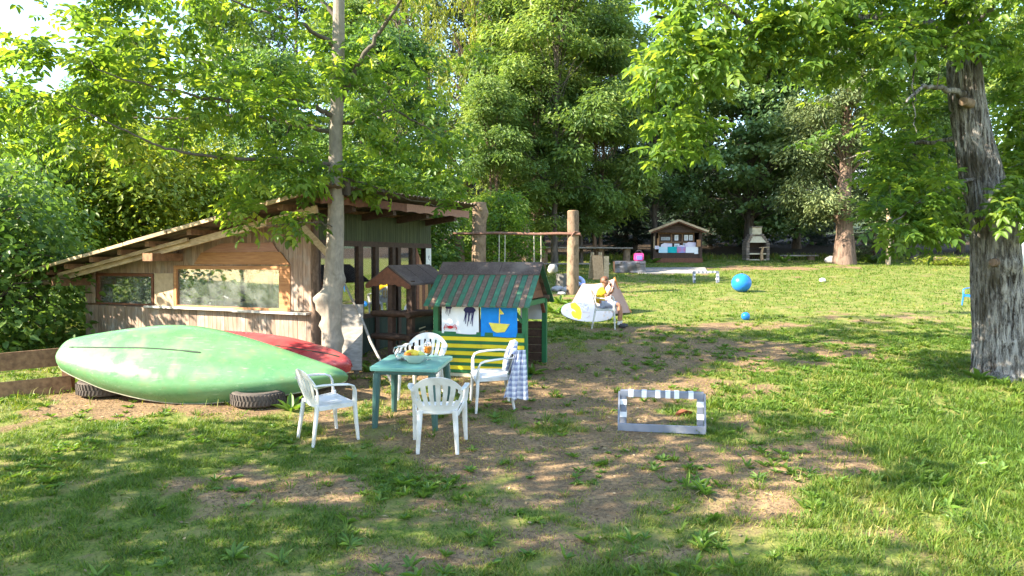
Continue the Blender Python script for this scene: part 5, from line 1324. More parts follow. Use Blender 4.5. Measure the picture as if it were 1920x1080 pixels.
mb = MB(); mb.beam((-0.7, 0.0, 0.68), (-0.7, 0.0, Ze), 0.02, 0.02, (0, 1, 0)); mb.build('string_post', MAT['brown_roof'], pl)
# roof boards, green and brown in turn; ridge felt
nb_ = 19; X0, X1 = -W_-0.13, 0.12
wv = (X1-X0)/nb_
ym = D_/2
for k in range(nb_):
    a, b_ = X0+k*wv+0.003, X0+(k+1)*wv-0.003
    for s_ in (0, 1):
        dy = rs.rand()*0.004
        ye, yr = (-0.20, ym) if s_ == 0 else (D_+0.20, ym)
        ze = Ze-0.075
        mb = MB(); mb.prism([(ye, ze), (yr, Zr_-0.02), (yr, Zr_), (ye, ze+0.022)], lambda p, q_, c: (a+c, p, q_+dy), b_-a)
        mb.build('roof_plank', MAT['green_roof'] if (k % 2 == 0) else MAT['brown_roof'], pl)
for s_ in (-1, 1):
    for (a, b_) in ((X0-0.005, -0.52), (-0.515, X1+0.005)):
        mb = MB(); mb.prism([(ym, Zr_+0.012), (ym+s_*0.24, Zr_-0.172), (ym+s_*0.24, Zr_-0.160), (ym, Zr_+0.026)], lambda p, q_, c: (a+c, p, q_), b_-a); mb.build('ridge_felt', MAT['felt'], pl)
for k in range(4):
    z0 = Ze+0.03+k*0.12; hw = (Zr_-0.06-z0)/(Zr_-Ze)*ym*1.05
    if hw > 0.06:
        mb = MB(); hw2 = max(0.02, (Zr_-0.06-z0-0.115)/(Zr_-Ze)*ym*1.05); mb.prism([(ym-hw, z0), (ym+hw, z0), (ym+hw2, z0+0.115), (ym-hw2, z0+0.115)], lambda p, q_, c: (-0.02+c, p, q_), 0.02); mb.build('gable_board', MAT['red_wood'], pl)
PM = Matrix.Translation((ax, ay, G(ax, ay))) @ Matrix.Rotation(PANG, 4, 'Z')
def pw(x, y, z): return PM @ Vector((x, y, z))
# pictures hung under the eave
def hung(label, x0, x1, z0, z1, y, mat, name='drawing'):
    t_ = thing(name, label, 'drawing', pw((x0+x1)/2, y, z0), PANG)
    w = (x1-x0)/2; mb = MB()
    mb.shell([[(-w+2*w*i/8, 0.012*math.sin(i*0.9)*(1-j/4), (z1-z0)*j/4 + (0.006*math.sin(i*0.8) if j == 0 else 0)) for j in range(5)] for i in range(9)], None, 0.003)
    mb.build('sheet', mat, t_, True); return t_, w, z1-z0
def flat(poly, y=-0.0165, t=0.002):
    mb = MB(); mb.prism(poly, lambda a, b_, c: (a, y-c, b_), t); return mb
d1, w, h_ = hung('white sheet with two navy jellyfish and a red crab hung on the play house', -1.27, -0.69, 0.66, 1.09, -0.065, MAT['paper'])
for (cx_, cz, s_, nleg) in ((-0.175, 0.385, 0.55, 4), (0.155, 0.345, 1.0, 6)):
    poly = [(cx_+0.095*s_*math.cos(a_), cz+0.065*s_*math.sin(a_)) for a_ in np.linspace(0, math.pi, 12)] + [(cx_-0.06*s_, cz-0.03*s_), (cx_+0.06*s_, cz-0.03*s_)]
    jm = flat(poly).build('jellyfish', MAT['ink_navy'], d1)
    tm_ = MB()
    for q_ in range(nleg):
        xa = cx_+(-0.065+0.13*q_/(nleg-1))*s_; L_ = (0.16+0.07*((q_*7) % 3)/2)*s_
        tm_.sweep([(xa, -0.0175, cz-0.01), (xa-0.02*s_*(1 if q_ % 2 else 0.2), -0.0175, cz-L_*0.5), (xa-0.025*s_, -0.0175, cz-L_)], [0.016*s_, 0.015*s_, 0.008*s_], 0.002, (0, 1, 0), 0.1)
    tm_.build('tentacles', MAT['ink_navy'], jm)
cr = flat([(-0.10+0.045*math.cos(a_)-0.05, 0.095+0.024*math.sin(a_)) for a_ in np.linspace(0, 2*math.pi, 14)[:-1]]).build('crab', MAT['ink_red'], d1)
for sg in (-1, 1):
    for q_ in range(3):
        lg = MB(); lg.sweep([(-0.15+sg*0.03, -0.0175, 0.105-0.008*q_), (-0.15+sg*(0.075+0.012*q_), -0.0175, 0.135-0.022*q_), (-0.15+sg*(0.105-0.008*q_), -0.0175, 0.075-0.012*q_)], 0.008, 0.002, (0, 1, 0), 0.1); lg.build('leg', MAT['ink_red'], cr)
d2, w, h_ = hung('blue sheet painted with a yellow sailing boat hung on the play house', -0.655, -0.10, 0.63, 1.065, -0.068, MAT['paper_blue'])
flat([(-0.15, 0.205), (0.17, 0.19), (0.095, 0.075), (-0.03, 0.06), (-0.09, 0.09)]).build('boat_hull', MAT['paint_yellow'], d2)
flat([(0.005, 0.20), (0.020, 0.20), (0.024, 0.42), (0.009, 0.42)]).build('mast', MAT['paint_yellow'], d2)
flat([(0.024, 0.33), (0.085, 0.335), (0.024, 0.415)]).build('flag', MAT['paint_yellow'], d2)
t_ = thing('cloth', 'plain pale grey sheet hung at the rear of the play house', 'cloth', pw(-0.20, D_-0.06, 0.80), PANG)
mb = MB(); mb.shell([[(-0.19+0.36*i/6, 0.01*math.sin(i), 0.29*j/3) for j in range(4)] for i in range(7)], None, 0.003); mb.build('sheet', MAT['sheet_grey'], t_, True)

# ------------------------------------------------------------------ green plastic table
tx, ty = -1.17, 8.84
TANG = R(-9)
tbl = thing('garden_table', 'square pale green plastic garden table set with a jug and fruit', 'table', (tx, ty, G(tx, ty)), TANG)
tbl.rotation_euler = (math.atan(SLOPE)*0.8, 0, TANG)
mb = MB(); hw = 0.40; cr_ = 0.05
def rrect(hw, hh_, r_, n=5):
    o_ = []
    for (cx_, cy_, a0) in ((hw-r_, hh_-r_, 0), (-hw+r_, hh_-r_, 90), (-hw+r_, -hh_+r_, 180), (hw-r_, -hh_+r_, 270)):
        o_ += [(cx_+r_*math.cos(R(a0+90*k/n)), cy_+r_*math.sin(R(a0+90*k/n))) for k in range(n+1)]
    return o_
mb.prism(rrect(hw, hw, cr_), lambda a, b_, c: (a, b_, 0.672+c), 0.043); mb.build('tabletop', MAT['green_plastic'], tbl, True, 0.008)
mb = MB(); mb.prism(rrect(hw-0.045, hw-0.045, 0.04), lambda a, b_, c: (a, b_, 0.625+c), 0.045); mb.build('apron', MAT['green_leg'], tbl, True, 0.004)
for sx_ in (-1, 1):
    for sy_ in (-1, 1):
        mb = MB(); mb.sweep([(sx_*0.325, sy_*0.325, 0.635), (sx_*0.34, sy_*0.34, 0.35), (sx_*0.36, sy_*0.36, -0.03)], [0.085, 0.075, 0.058], [0.085, 0.075, 0.058], (0, 1, 0), 0.22)
        mb.sweep([(sx_*0.325, sy_*0.325-0.045, 0.60), (sx_*0.36, sy_*0.36-0.032, 0.0)], [0.03, 0.02], 0.008, (0, 1, 0), 0.2)
        mb.build('leg', MAT['green_leg'], tbl, True, 0, 35)
TM = Matrix.Translation((tx, ty, G(tx, ty))) @ tbl.rotation_euler.to_matrix().to_4x4()
def tw_(x, y, z=0.716): return TM @ Vector((x, y, z))
# water jug
jug = thing('glass_jug', 'round clear glass jug of water at the left of the green table', 'jug', tw_(-0.13, 0.02))
prof = [(0.0, 0.004), (0.058, 0.004), (0.078, 0.025), (0.083, 0.055), (0.074, 0.088), (0.054, 0.112), (0.050, 0.135), (0.054, 0.172)]
mb = MB(); mb.lathe(prof + [(r_-0.004, z_) for r_, z_ in reversed(prof[1:])] + [(0.0, 0.009)], 28); mb.build('glass', MAT['clear_glass'], jug, True, 0, 70)
mb = MB(); mb.lathe([(0.0, 0.0095), (0.0535, 0.0095), (0.0735, 0.027), (0.0785, 0.055), (0.0695, 0.086), (0.0, 0.0862)], 28); mb.build('water', MAT['water'], jug, True, 0, 50)
mb = MB(); mb.lathe([(0.0545, 0.168), (0.058, 0.172), (0.0545, 0.176), (0.051, 0.172), (0.0545, 0.168)], 28); mb.build('rim', MAT['white_plastic'], jug, True)
mb = MB(); mb.tube([(-0.05, 0, 0.16), (-0.09, 0, 0.155), (-0.105, 0, 0.11), (-0.078, 0, 0.07)], 0.007, 8); mb.build('handle', MAT['clear_glass'], jug, True)
# candle / white cup
o_ = thing('white_cup', 'tall white cup standing behind the fruit bowl', 'cup', tw_(0.02, 0.16))
mb = MB(); mb.lathe([(0.034, 0), (0.038, 0.01), (0.043, 0.15), (0.045, 0.152), (0.041, 0.15), (0.035, 0.02), (0, 0.02)], 20); mb.build('cup_body', MAT['candle'], o_, True)
# juice glass
jg = thing('juice_glass', 'stemmed glass half full of orange juice on the green table', 'glass', tw_(0.16, 0.10))
prof = [(0.0, 0.0), (0.036, 0.0), (0.036, 0.004), (0.012, 0.012), (0.011, 0.05), (0.042, 0.075), (0.052, 0.12), (0.050, 0.175), (0.046, 0.215)]
mb = MB(); mb.lathe(prof + [(r_-0.003, z_+0.002) for r_, z_ in reversed(prof[5:])] + [(0, 0.062)], 24); mb.build('glass', MAT['clear_glass'], jg, True, 0, 70)
mb = MB(); mb.lathe([(0.0, 0.066), (0.0365, 0.079), (0.0475, 0.12), (0.0472, 0.158), (0, 0.159)], 24); mb.build('juice', MAT['juice'], jg, True, 0, 50)
# fruit bowl
bo = thing('fruit_bowl', 'low wide grey-green bowl heaped with fruit on the table', 'bowl', tw_(0.06, -0.10))
prof = [(0.0, 0.0), (0.065, 0.0), (0.072, 0.006), (0.118, 0.052), (0.146, 0.098), (0.147, 0.103), (0.142, 0.102), (0.112, 0.056), (0.068, 0.014), (0.0, 0.012)]
mb = MB(); mb.lathe(prof, 32); mb.build('bowl_body', MAT['bowl'], bo, True, 0, 45)
def fruit(name, label, x, y, z, r_, mat, sq=(1, 1, 1), bump_=0.02):
    mb = MB(); pr = [(r_*math.sin(math.pi*i/10)*(1+bump_*math.cos(i)), -r_*math.cos(math.pi*i/10)) for i in range(11)]; pr[0] = (0.0, -r_*0.95); pr[-1] = (0.0, r_*0.92)
    mb.lathe(pr, 16); o_ = mb.build(name, mat, None, True, 0, 80); o_.location = tw_(0.06+x, -0.10+y, 0.716+z); o_.scale = sq; o_.rotation_euler = (0.4*x*10, 0.3, x*9); tag(o_, label, name.replace('_', ' '), 'fruit in the bowl')
fruit('orange', 'bright orange at the left rim of the fruit bowl', -0.085, -0.01, 0.095, 0.042, MAT['orange'])
fruit('peach', 'rosy orange fruit half hidden at the back left of the bowl', -0.06, 0.065, 0.092, 0.036, MAT['orange'], (1, 1, 0.95))
fruit('lemon', 'yellow lemon on top of the fruit heap', 0.005, -0.03, 0.118, 0.033, MAT['banana'], (1.35, 1, 1))
fruit('pear', 'pale green pear at the right side of the fruit bowl', 0.078, 0.005, 0.098, 0.036, MAT['pear'], (1.25, 1, 1))
fruit('apple', 'yellowish green apple at the back of the fruit bowl', 0.03, 0.07, 0.098, 0.038, MAT['pear'])
bn = MB(); bn.tube([(-0.05+0.085*math.cos(a_)*0.9, -0.06+0.02*math.sin(a_*2), 0.085+0.05*math.sin(a_)) for a_ in np.linspace(2.7, 0.3, 9)], [0.005, 0.014, 0.017, 0.018, 0.018, 0.017, 0.016, 0.012, 0.004], 7)
o_ = bn.build('banana', MAT['banana'], None, True); o_.location = tw_(0.08, -0.09, 0.73); tag(o_, 'yellow banana lying over the other fruit at the bowl front', 'banana', 'fruit in the bowl')

# ------------------------------------------------------------------ white plastic chairs
def make_chair(label, mat, group, s=1.0, name='plastic_chair', cat='chair'):
    c = thing(name, label, cat, (0, 0, 0), 0, group)
    # seat: slightly dished, front edge rolled down (local +y forward)
    ni, nj = 13, 11
    gr = []
    for i in range(ni):
        u = -1+2*i/(ni-1); row = []
        for j in range(nj):
            v = j/(nj-1); hw = 0.185+0.055*v**0.8
            z = 0.425 + 0.012*v - 0.018*(1-u*u)*math.sin(math.pi*min(1, v+0.05)) - (0.035*max(0, (v-0.82)/0.18)**2) - 0.012*max(0, abs(u)-0.85)/0.15
            row.append((u*hw, -0.20+0.44*v, z))
        gr.append(row)
    mb = MB(); mb.shell(gr, None, 0.010); mb.build('seat', mat, c, True, 0, 50)
    # backrest: bowed shell with seven slots
    ni, nj = 43, 21
    gr = []; mask = []
    for i in range(ni):
        u = -1+2*i/(ni-1); row = []; mr = []
        for j in range(nj):
            v = j/(nj-1)
            top = 0.815 - 0.115*abs(u)**2.6 - 0.012*u*u
            hw = 0.165 + 0.105*math.sin(min(1, v*1.15)*math.pi/2)**1.2 - 0.020*max(0, v-0.75)*4*0.5
            z = 0.405 + v*(top-0.405)
            y = -0.195 - 0.105*v**1.2 + 0.065*u*u*(0.4+0.6*v)
            row.append((u*hw, y, z)); 
            k = i % 6
            inside = 4 <= i <= 38
            ctr = abs(u)
            vtop = 0.80-0.05*ctr; vbot = 0.20+0.06*ctr
            slot = inside and (k in (0, 1)) and vbot < v < vtop
            if i <= 4 or i >= 37: slot = slot or ((2 <= i <= 3 or 38 <= i <= 39) and 0.42 < v < 0.66)
            mr.append(not slot)
        gr.append(row); mask.append(mr)
    mb = MB(); mb.shell(gr, mask, 0.009); mb.build('backrest', mat, c, True, 0, 50)
    for sg in (-1, 1):
        mb = MB()
        mb.sweep([(sg*0.245, -0.245, 0.665), (sg*0.275, -0.15, 0.672), (sg*0.295, 0.0, 0.662), (sg*0.300, 0.12, 0.648), (sg*0.297, 0.175, 0.625), (sg*0.288, 0.20, 0.57), (sg*0.272, 0.205, 0.45)],
                 [0.035, 0.052, 0.056, 0.056, 0.056, 0.056, 0.06], [0.016, 0.018, 0.020, 0.020, 0.022, 0.024, 0.03], (0, 0, 1) if False else (0, 0.3, 1), 0.3)
        mb.build('armrest', mat, c, True, 0, 60)
        mb = MB(); mb.sweep([(sg*0.262, 0.205, 0.46), (sg*0.268, 0.215, 0.25), (sg*0.280, 0.235, -0.02)], [0.066, 0.056, 0.036], [0.040, 0.036, 0.028], (0, 1, 0), 0.28); mb.build('leg', mat, c, True, 0, 60)
        mb = MB(); mb.sweep([(sg*0.178, -0.185, 0.44), (sg*0.190, -0.215, 0.25), (sg*0.205, -0.262, -0.02)], [0.060, 0.052, 0.036], [0.040, 0.036, 0.028], (0, 1, 0), 0.28); mb.build('leg', mat, c, True, 0, 60)
        mb = MB(); mb.beam((sg*0.215, -0.18, 0.408), (sg*0.262, 0.20, 0.412), 0.014, 0.045); mb.build('seat_side', mat, c)
    mb = MB(); mb.beam((-0.25, 0.225, 0.395), (0.25, 0.225, 0.395), 0.012, 0.05); mb.build('seat_front', mat, c)
    return c
CH = 'white plastic chairs round the green table'
proto = make_chair('white plastic chair left of the green table, in front of the canoe end', MAT['white_plastic'], CH)
def set_chair(c, x, y, head_deg, s=1.0):
    c.location = (x, y, G(x, y)); c.scale = (s, s, s)
    rz = R(head_deg-90)
    n_ = Vector((0, -SLOPE, 1)).normalized()
    q = Vector((0, 0, 1)).rotation_difference(n_) @ Matrix.Rotation(rz, 3, 'Z').to_quaternion()
    c.rotation_mode = 'QUATERNION'; c.rotation_quaternion = q
set_chair(proto, -2.04, 8.20, 38)
c2 = copy_tree(proto); set_chair(c2, -0.775, 7.87, 92); c2['label'] = 'white plastic chair nearest the viewer, seen from behind its slotted back'
c3 = copy_tree(proto); set_chair(c3, -0.26, 9.42, 190); c3['label'] = 'white plastic chair right of the table with a checked shirt over its back'
c4 = copy_tree(proto); set_chair(c4, -1.18, 9.92, -100); c4['label'] = 'white plastic chair behind the table, facing the viewer from before the play house'
c5 = copy_tree(proto); bxp, byp = 1.90, 15.35; set_chair(c5, bxp, byp, -8, 0.95); c5['label'] = 'white plastic chair in which the child in yellow sits'; c5['group'] = 'white plastic chair away from the table'
c6 = make_chair('bright blue plastic child chair peeping out behind the broad trunk', MAT['blue_plastic'], 'child chair')
set_chair(c6, (1826-960)/F*18.4, 18.4, 200, 0.66)

# checked shirt over the back of the right chair
sh = thing('checked_shirt', 'white and blue checked shirt draped over the back of the right chair', 'shirt', c3.location)
sh.rotation_mode = 'QUATERNION'; sh.rotation_quaternion = c3.rotation_quaternion
def drape(x0, x1, zf, zb, name, seed, flare=0.0):
    rs_ = np.random.RandomState(seed); ni, nj = 25, 29; gr = []; ph = rs_.rand(4)*6
    for i in range(ni):
        a_ = i/(ni-1); x = x0+(x1-x0)*a_; row = []
        u = x/0.27; top = 0.828-0.115*min(1, abs(u))**2.6
        Lf, Lb = top-zf, top-zb
        for j in range(nj):
            s_ = j/(nj-1)*(Lf+Lb+0.05)
            fold = 0.012*math.sin(a_*17+ph[0]) + 0.009*math.sin(a_*31+ph[1]+s_*3)
            yb = lambda z: -0.195-0.105*max(0, min(1.1, (z-0.405)/0.41))**1.2 + 0.065*min(1, abs(u))**2*0.8
            if s_ < Lf: z = zf+s_; y = yb(z)+0.022+fold*min(1, (Lf-s_)*8+0.2)
            elif s_ < Lf+0.05: f_ = (s_-Lf)/0.05; z = top+0.012*math.sin(f_*math.pi); y = yb(top)+0.022-0.05*f_
            else: z = top-(s_-Lf-0.05); y = min(yb(z), yb(0.62))-0.028+fold*1.6*min(1, (top-z)*4) - 0.03*(top-z)
            xx = x + flare*(top-z)*(1 if s_ > Lf else 0.3) + 0.01*math.sin(s_*9+a_*7)
            row.append((xx, y, z))
        gr.append(row)
    mb = MB(); mb.shell(gr, None, 0.004); me = mb.mesh(name, True, 0, 60)
    uv = me.uv_layers.new(name='UVMap')
    co = [(v.co.x*1.6, v.co.z*0.85) for v in me.vertices]
    for lp in me.loops: uv.data[lp.index].uv = co[lp.vertex_index]
    return mesh_obj(name, me, MAT['plaid'], sh)
drape(-0.25, 0.14, 0.50, 0.20, 'shirt_body', 3, 0.05)
drape(-0.27, -0.02, 0.50, 0.14, 'shirt_sleeve', 9, -0.05)
gr = []                                                             # the side that hangs down beside the seat towards the viewer
for i in range(21):
    a_ = i/20; row = []
    for j in range(25):
        s_ = j/24; z = 0.765-0.62*s_ + 0.05*a_*s_
        y = -0.36+0.20*a_*(0.55+0.75*s_) - 0.06*s_*(1-a_) - 0.03*(1-s_)
        x = -0.262-0.045*math.sin(min(1, s_*2)*math.pi/2) + 0.018*math.sin(a_*15+s_*2)*(0.3+s_) + 0.010*math.sin(a_*29+1)
        row.append((x, y, z))
    gr.append(row)
mb = MB(); mb.shell(gr, None, 0.004); me = mb.mesh('shirt_side', True, 0, 60); uv = me.uv_layers.new(name='UVMap')
co = [(v.co.y*1.6, v.co.z*0.85) for v in me.vertices]
for lp in me.loops: uv.data[lp.index].uv = co[lp.vertex_index]
mesh_obj('shirt_side', me, MAT['plaid'], sh)
# ------------------------------------------------------------------ canoes on tyres
def canoe(label, PL, PR, K, prof, mat, keel=True, name='canoe', hscale=0.5, origin=None):
    """hull lofted along PL-PR; K points out of the bottom; prof: (t, half beam, depth, rise of centre)"""
    PL, PR = Vector(PL), Vector(PR)
    X = (PR-PL).normalized(); L = (PR-PL).length
    K = Vector(K); K = (K - X*K.dot(X)).normalized(); S = X.cross(K).normalized()
    if S.z < 0: S = -S
    org = PL.lerp(PR, 0.5); org.z = G(org.x, org.y)
    root = thing(name, label, 'canoe', org)
    ts = [p[0] for p in prof]
    def ip(t_, k): return float(np.interp(t_, ts, [p[k] for p in prof]))
    def smooth(t_, k): return sum(ip(min(1, max(0, t_+d)), k) for d in (-0.03, -0.015, 0, 0.015, 0.03))/5
    nt, na = 72, 33; gr = []
    for i in range(nt):
        t_ = 0.5-0.5*math.cos(math.pi*i/(nt-1)); t_ = 0.55*t_+0.45*i/(nt-1)
        b_, h_, ri = smooth(t_, 1), smooth(t_, 2), smooth(t_, 3)
        e = min(t_, 1-t_)
        endr = math.sqrt(max(0.0, 1-(1-min(1, e/0.03))**2))          # rounds the stems off
        b_ *= 0.25+0.75*endr; h_ *= 0.35+0.65*endr
        c = PL + X*(L*t_) + S*ri
        row = []
        for j in range(na):
            a_ = math.pi*j/(na-1); ca, sa = math.cos(a_), math.sin(a_)
            ex = 0.60
            y = b_*math.copysign(abs(ca)**ex, ca); z = h_*abs(sa)**ex
            row.append(c + S*y + K*(z - 0.30*h_) - org)
        gr.append(row)
    mb = MB(); mb.shell(gr, None, 0.012); mb.build('hull', mat, root, True, 0, 75)
    for j in (0, na-1):
        mb = MB(); mb.tube([gr[i][j] for i in range(0, nt, 2)], 0.014, 6); mb.build('gunwale', MAT['gunwale'], root, True)
    if keel:
        a0, a1 = keel
        pts = []
        for i in range(nt):
            t_ = 0.5-0.5*math.cos(math.pi*i/(nt-1)); t_ = 0.55*t_+0.45*i/(nt-1)
            if a0 <= t_ <= a1: pts.append(gr[i][na//2] + K*0.010)
        n = len(pts)
        mb = MB(); mb.sweep(pts, [0.022*math.sin(math.pi*min(1, (i+0.6)/4 if i < 2 else (n-i)/6+0.1))+0.003 if (i < 3 or i > n-6) else 0.015 for i in range(n)], 0.012, K, 0.2); mb.build('keel_strip', MAT['canoe_trim'], root, True)
    return root
GP = [(0, 0.17, 0.17, 0.0), (0.04, 0.25, 0.20, 0), (0.1, 0.33, 0.24, 0.0), (0.2, 0.45, 0.30, 0.0), (0.32, 0.545, 0.345, 0.02), (0.42, 0.575, 0.36, 0.02), (0.52, 0.545, 0.36, 0.01), (0.63, 0.46, 0.34, 0.0),
      (0.75, 0.345, 0.30, -0.01), (0.86, 0.22, 0.24, -0.01), (0.94, 0.12, 0.19, 0), (1.0, 0.03, 0.14, 0.0)]
cg = canoe('upturned pale green canoe lying on two old tyres beside the shed', at(114, 662, 9.95), at(652, 708, 9.72), (0.05, -0.70, 0.71), GP, MAT['canoe_green'], (0.045, 0.52))
RPf = [(0, 0.05, 0.15, 0), (0.1, 0.18, 0.22, 0), (0.25, 0.34, 0.3, 0), (0.45, 0.45, 0.42, 0), (0.62, 0.44, 0.42, 0.0), (0.75, 0.39, 0.39, 0), (0.86, 0.29, 0.32, 0), (0.94, 0.20, 0.26, 0), (1.0, 0.06, 0.16, 0)]
cr = canoe('upturned red canoe half hidden behind the green one', at(195, 655, 11.15), at(659, 688, 10.38), (0.05, -0.50, 0.86), RPf, MAT['canoe_red'], (0.72, 0.97))
def tyre(label, x, y, r_, w_, rz, name='tyre'):
    root = thing(name, label, 'tyre', (x, y, G(x, y)), rz, 'old tyres under the canoes')
    prof = [(r_*0.62, 0.02), (r_*0.80, 0.0), (r_*0.95, 0.012), (r_, 0.04), (r_, w_-0.04), (r_*0.95, w_-0.012), (r_*0.80, w_), (r_*0.62, w_-0.02), (r_*0.64, w_-0.05), (r_*0.86, w_*0.6), (r_*0.86, w_*0.4), (r_*0.64, 0.05), (r_*0.62, 0.02)]
    mb = MB(); mb.lathe(prof, 40); mb.build('tyre_body', MAT['rubber'], root, True, 0, 35)
    mb = MB(); n = 44
    for k in range(n):
        a_ = 2*math.pi*k/n
        for (z0, z1, da) in ((0.03, w_*0.48, 0.05), (w_*0.52, w_-0.03, -0.05)):
            p0 = Vector((math.cos(a_)*(r_+0.003), math.sin(a_)*(r_+0.003), z0)); p1 = Vector((math.cos(a_+da)*(r_+0.003), math.sin(a_+da)*(r_+0.003), z1))
            mb.beam(p0, p1, 0.022, 0.018, (math.cos(a_), math.sin(a_), 0))
    tag(mb.build('tread_blocks', MAT['rubber'], root), kind='stuff')
x, y = gp(190, 742); tyre('brown dusty tyre under the left end of the green canoe', x, y+0.1, 0.34, 0.20, 0.2)
x, y = gp(470, 768); tyre('worn tyre under the middle of the green canoe, open side up', x, y+0.28, 0.33, 0.19, 1.2)
x, y = gp(560, 738); tyre('tyre almost hidden in the shade between both canoes', x, y+0.25, 0.34, 0.20, 2.2)

# rail fence at the left
fx, fy = gp(118, 735)
fe = thing('rail_fence', 'low brown rail fence with two thick boards at the left edge', 'fence', (fx, fy, G(fx, fy)))
for (z, h_) in ((0.48, 0.24), (0.10, 0.22)):
    mb = MB(); mb.beam((0.12, 0.0, z+0.02), (-1.9, -0.75, z-0.11), 0.045, h_); mb.build('rail', MAT['beam'], fe)
for k, (x, y) in enumerate(((0.02, 0.05), (-1.75, -0.63))):
    mb = MB(); mb.box(x-0.06, x+0.06, y, y+0.10, -0.2, 0.62-0.1*k); mb.build('post', MAT['beam'], fe)

# ------------------------------------------------------------------ toy goals
def goal(label, x, y, w, h_, dep, ang, name='toy_goal', base=True):
    g_ = thing(name, label, 'goal', (x, y, G(x, y)), ang, 'small wooden toy goals')
    t_ = 0.045*w/0.95
    mb = MB(); mb.box(-w/2, w/2, -t_, t_, h_-t_*1.6, h_); mb.build('crossbar', MAT['grey_paint'], g_, False, 0.004)
    for f_ in (0.10, 0.26, 0.425, 0.545, 0.65, 0.82):
        xx = -w/2+w*f_; mb = MB(); mb.box(xx, xx+w*0.06, -t_-0.003, t_+0.003, h_-t_*1.6-0.003, h_+0.003); mb.build('white_band', MAT['white_paint'], g_)
    for sg in (-1, 1):
        x0 = sg*(w/2-t_*0.8)
        mb = MB(); mb.box(x0-t_*0.8, x0+t_*0.8, -t_, t_, 0.0, h_-t_*1.6-0.001); mb.build('goal_post', MAT['grey_paint'], g_, False, 0.004)
        for z in (0.28, 0.62):
            mb = MB(); mb.box(x0-t_*0.8-0.003, x0+t_*0.8+0.003, -t_-0.003, t_+0.003, h_*z, h_*z+0.062*w/0.95); mb.build('white_band', MAT['white_paint'], g_)
        mb = MB(); mb.beam((sg*(w/2+0.012), -t_*0.2, h_-0.02), (sg*(w/2+0.012), -dep, 0.03), 0.02, 0.05, (0, 0, 1)); mb.build('side_strut', MAT['grey_paint'], g_)
        if base: mb = MB(); mb.beam((sg*(w/2-0.03), -t_-0.002, 0.03), (sg*(w/2-0.03), -dep, 0.03), 0.06, 0.05); mb.build('side_base', MAT['grey_paint'], g_)
    if base: mb = MB(); mb.box(-w/2-0.02, w/2+0.02, -dep-0.035, -dep, -0.01, 0.075); mb.build('base_board', MAT['grey_paint'], g_, False, 0.004)
    return g_
x, y = gp(1240, 801); goal('grey and white banded toy goal lying nearest on the bare ground', x, y, 0.94, 0.43, 0.16, R(-11))
x, y = gp(1323, 531); goal('far toy goal with white bands standing left of the big blue ball', x, y, 0.80, 0.38, 0.06, R(2), base=False)
def ball(name, label, cat, px, py, r_, mat, sq=1.0):
    x, y = gp(px, py); mb = MB()
    n = 20; pr = [(r_*math.sin(math.pi*i/n), r_-r_*math.cos(math.pi*i/n)) for i in range(n+1)]; pr[0] = (0, 0); pr[-1] = (0, 2*r_)
    mb.lathe(pr, 36)
    if r_ > 0.2:
        for zz in (0.35, 0.6, 0.8, 1.0, 1.2, 1.4, 1.65):
            rr = math.sqrt(max(0, 1-(zz-1)**2))*r_+0.0015
            mb.lathe([(rr-0.004, zz*r_-0.004), (rr, zz*r_), (rr-0.004, zz*r_+0.004)], 36)
    o_ = mb.build(name, mat, None, True, 0, 80); o_.location = (x, y, G(x, y)-0.008); o_.scale = (1, 1, sq); o_.rotation_euler = (0, 0, 0.3); tag(o_, label, cat)
ball('gym_ball', 'big shiny blue exercise ball on the lawn', 'ball', 1390, 548, 0.280, MAT['ball_blue'], 0.95)
ball('toy_ball', 'small blue ball in front of the big blue one', 'ball', 1398, 600, 0.092, MAT['ball_blue'])
ball('flat_ball', 'slack whitish ball far back on the lawn', 'ball', 1542, 529, 0.10, MAT['paper'], 0.72)

# ------------------------------------------------------------------ swing posts, beam and ropes
def log_post(name, label, px, py, r_, h_, knots, seed, lean=0.0):
    x, y = gp(px, py); z0 = G(x, y)
    root = thing(name, label, 'tree stump', (x, y, z0))
    v, f = trunk_mesh([(0, 0, -0.2), (lean*0.3, 0, h_*0.33), (lean*0.6, 0, h_*0.66), (lean, 0, h_)], [r_*1.08, r_, r_*0.98, r_*0.93], 30, 60, 0.010, 2.2, seed, knots, 0.6)
    mesh_obj('trunk', np_mesh('trunk', v, f, 4, smooth=True), MAT['bark_post'], root)
    mb = MB(); mb.lathe([(0, h_+0.015), (r_*0.86, h_+0.01), (r_*0.96, h_-0.02)], 20, (lean, 0, 0)); mb.build('cut_top', MAT['cut_wood'], root, True)
    return root, Vector((x, y, z0))
s1, q1 = log_post('stump_post', 'tall peeling log post with flat sawn top at the right end of the swing beam', 1074, 552, 0.155, 2.33, [(0.3, 4.4, 0.08, 0.02), (0.6, 5.2, 0.07, 0.02)], 3)
s2, q2 = log_post('stump_post', 'thicker knobbly trunk post with a knot at its top left of the swing beam', 898, 548, 0.195, 2.55, [(0.93, 4.5, 0.16, 0.05), (0.86, 0.2, 0.14, 0.07), (0.55, 4.6, 0.12, 0.035)], 5, 0.02)
mb = MB(); mb.tube([(0.05, -0.17, 2.36), (0.075, -0.225, 2.365)], [0.055, 0.045], 12); mb.build('knot', MAT['cut_wood'], s2, True)
x, y = gp(985, 525); s3, q3 = log_post('stump_post', 'thin far log post between the swing ropes', 986, 512, 0.14, 1.75, [], 7)
s4, q4 = log_post('stump_post', 'short crooked grey stump at the left end of the swing beam', 864, 532, 0.15, 1.50, [(0.8, 4.6, 0.12, 0.08), (0.4, 3.5, 0.1, 0.06)], 9, -0.06)
pa = at(1088, 439, q1.y-0.16); pb = at(850, 437, q2.y-0.2)
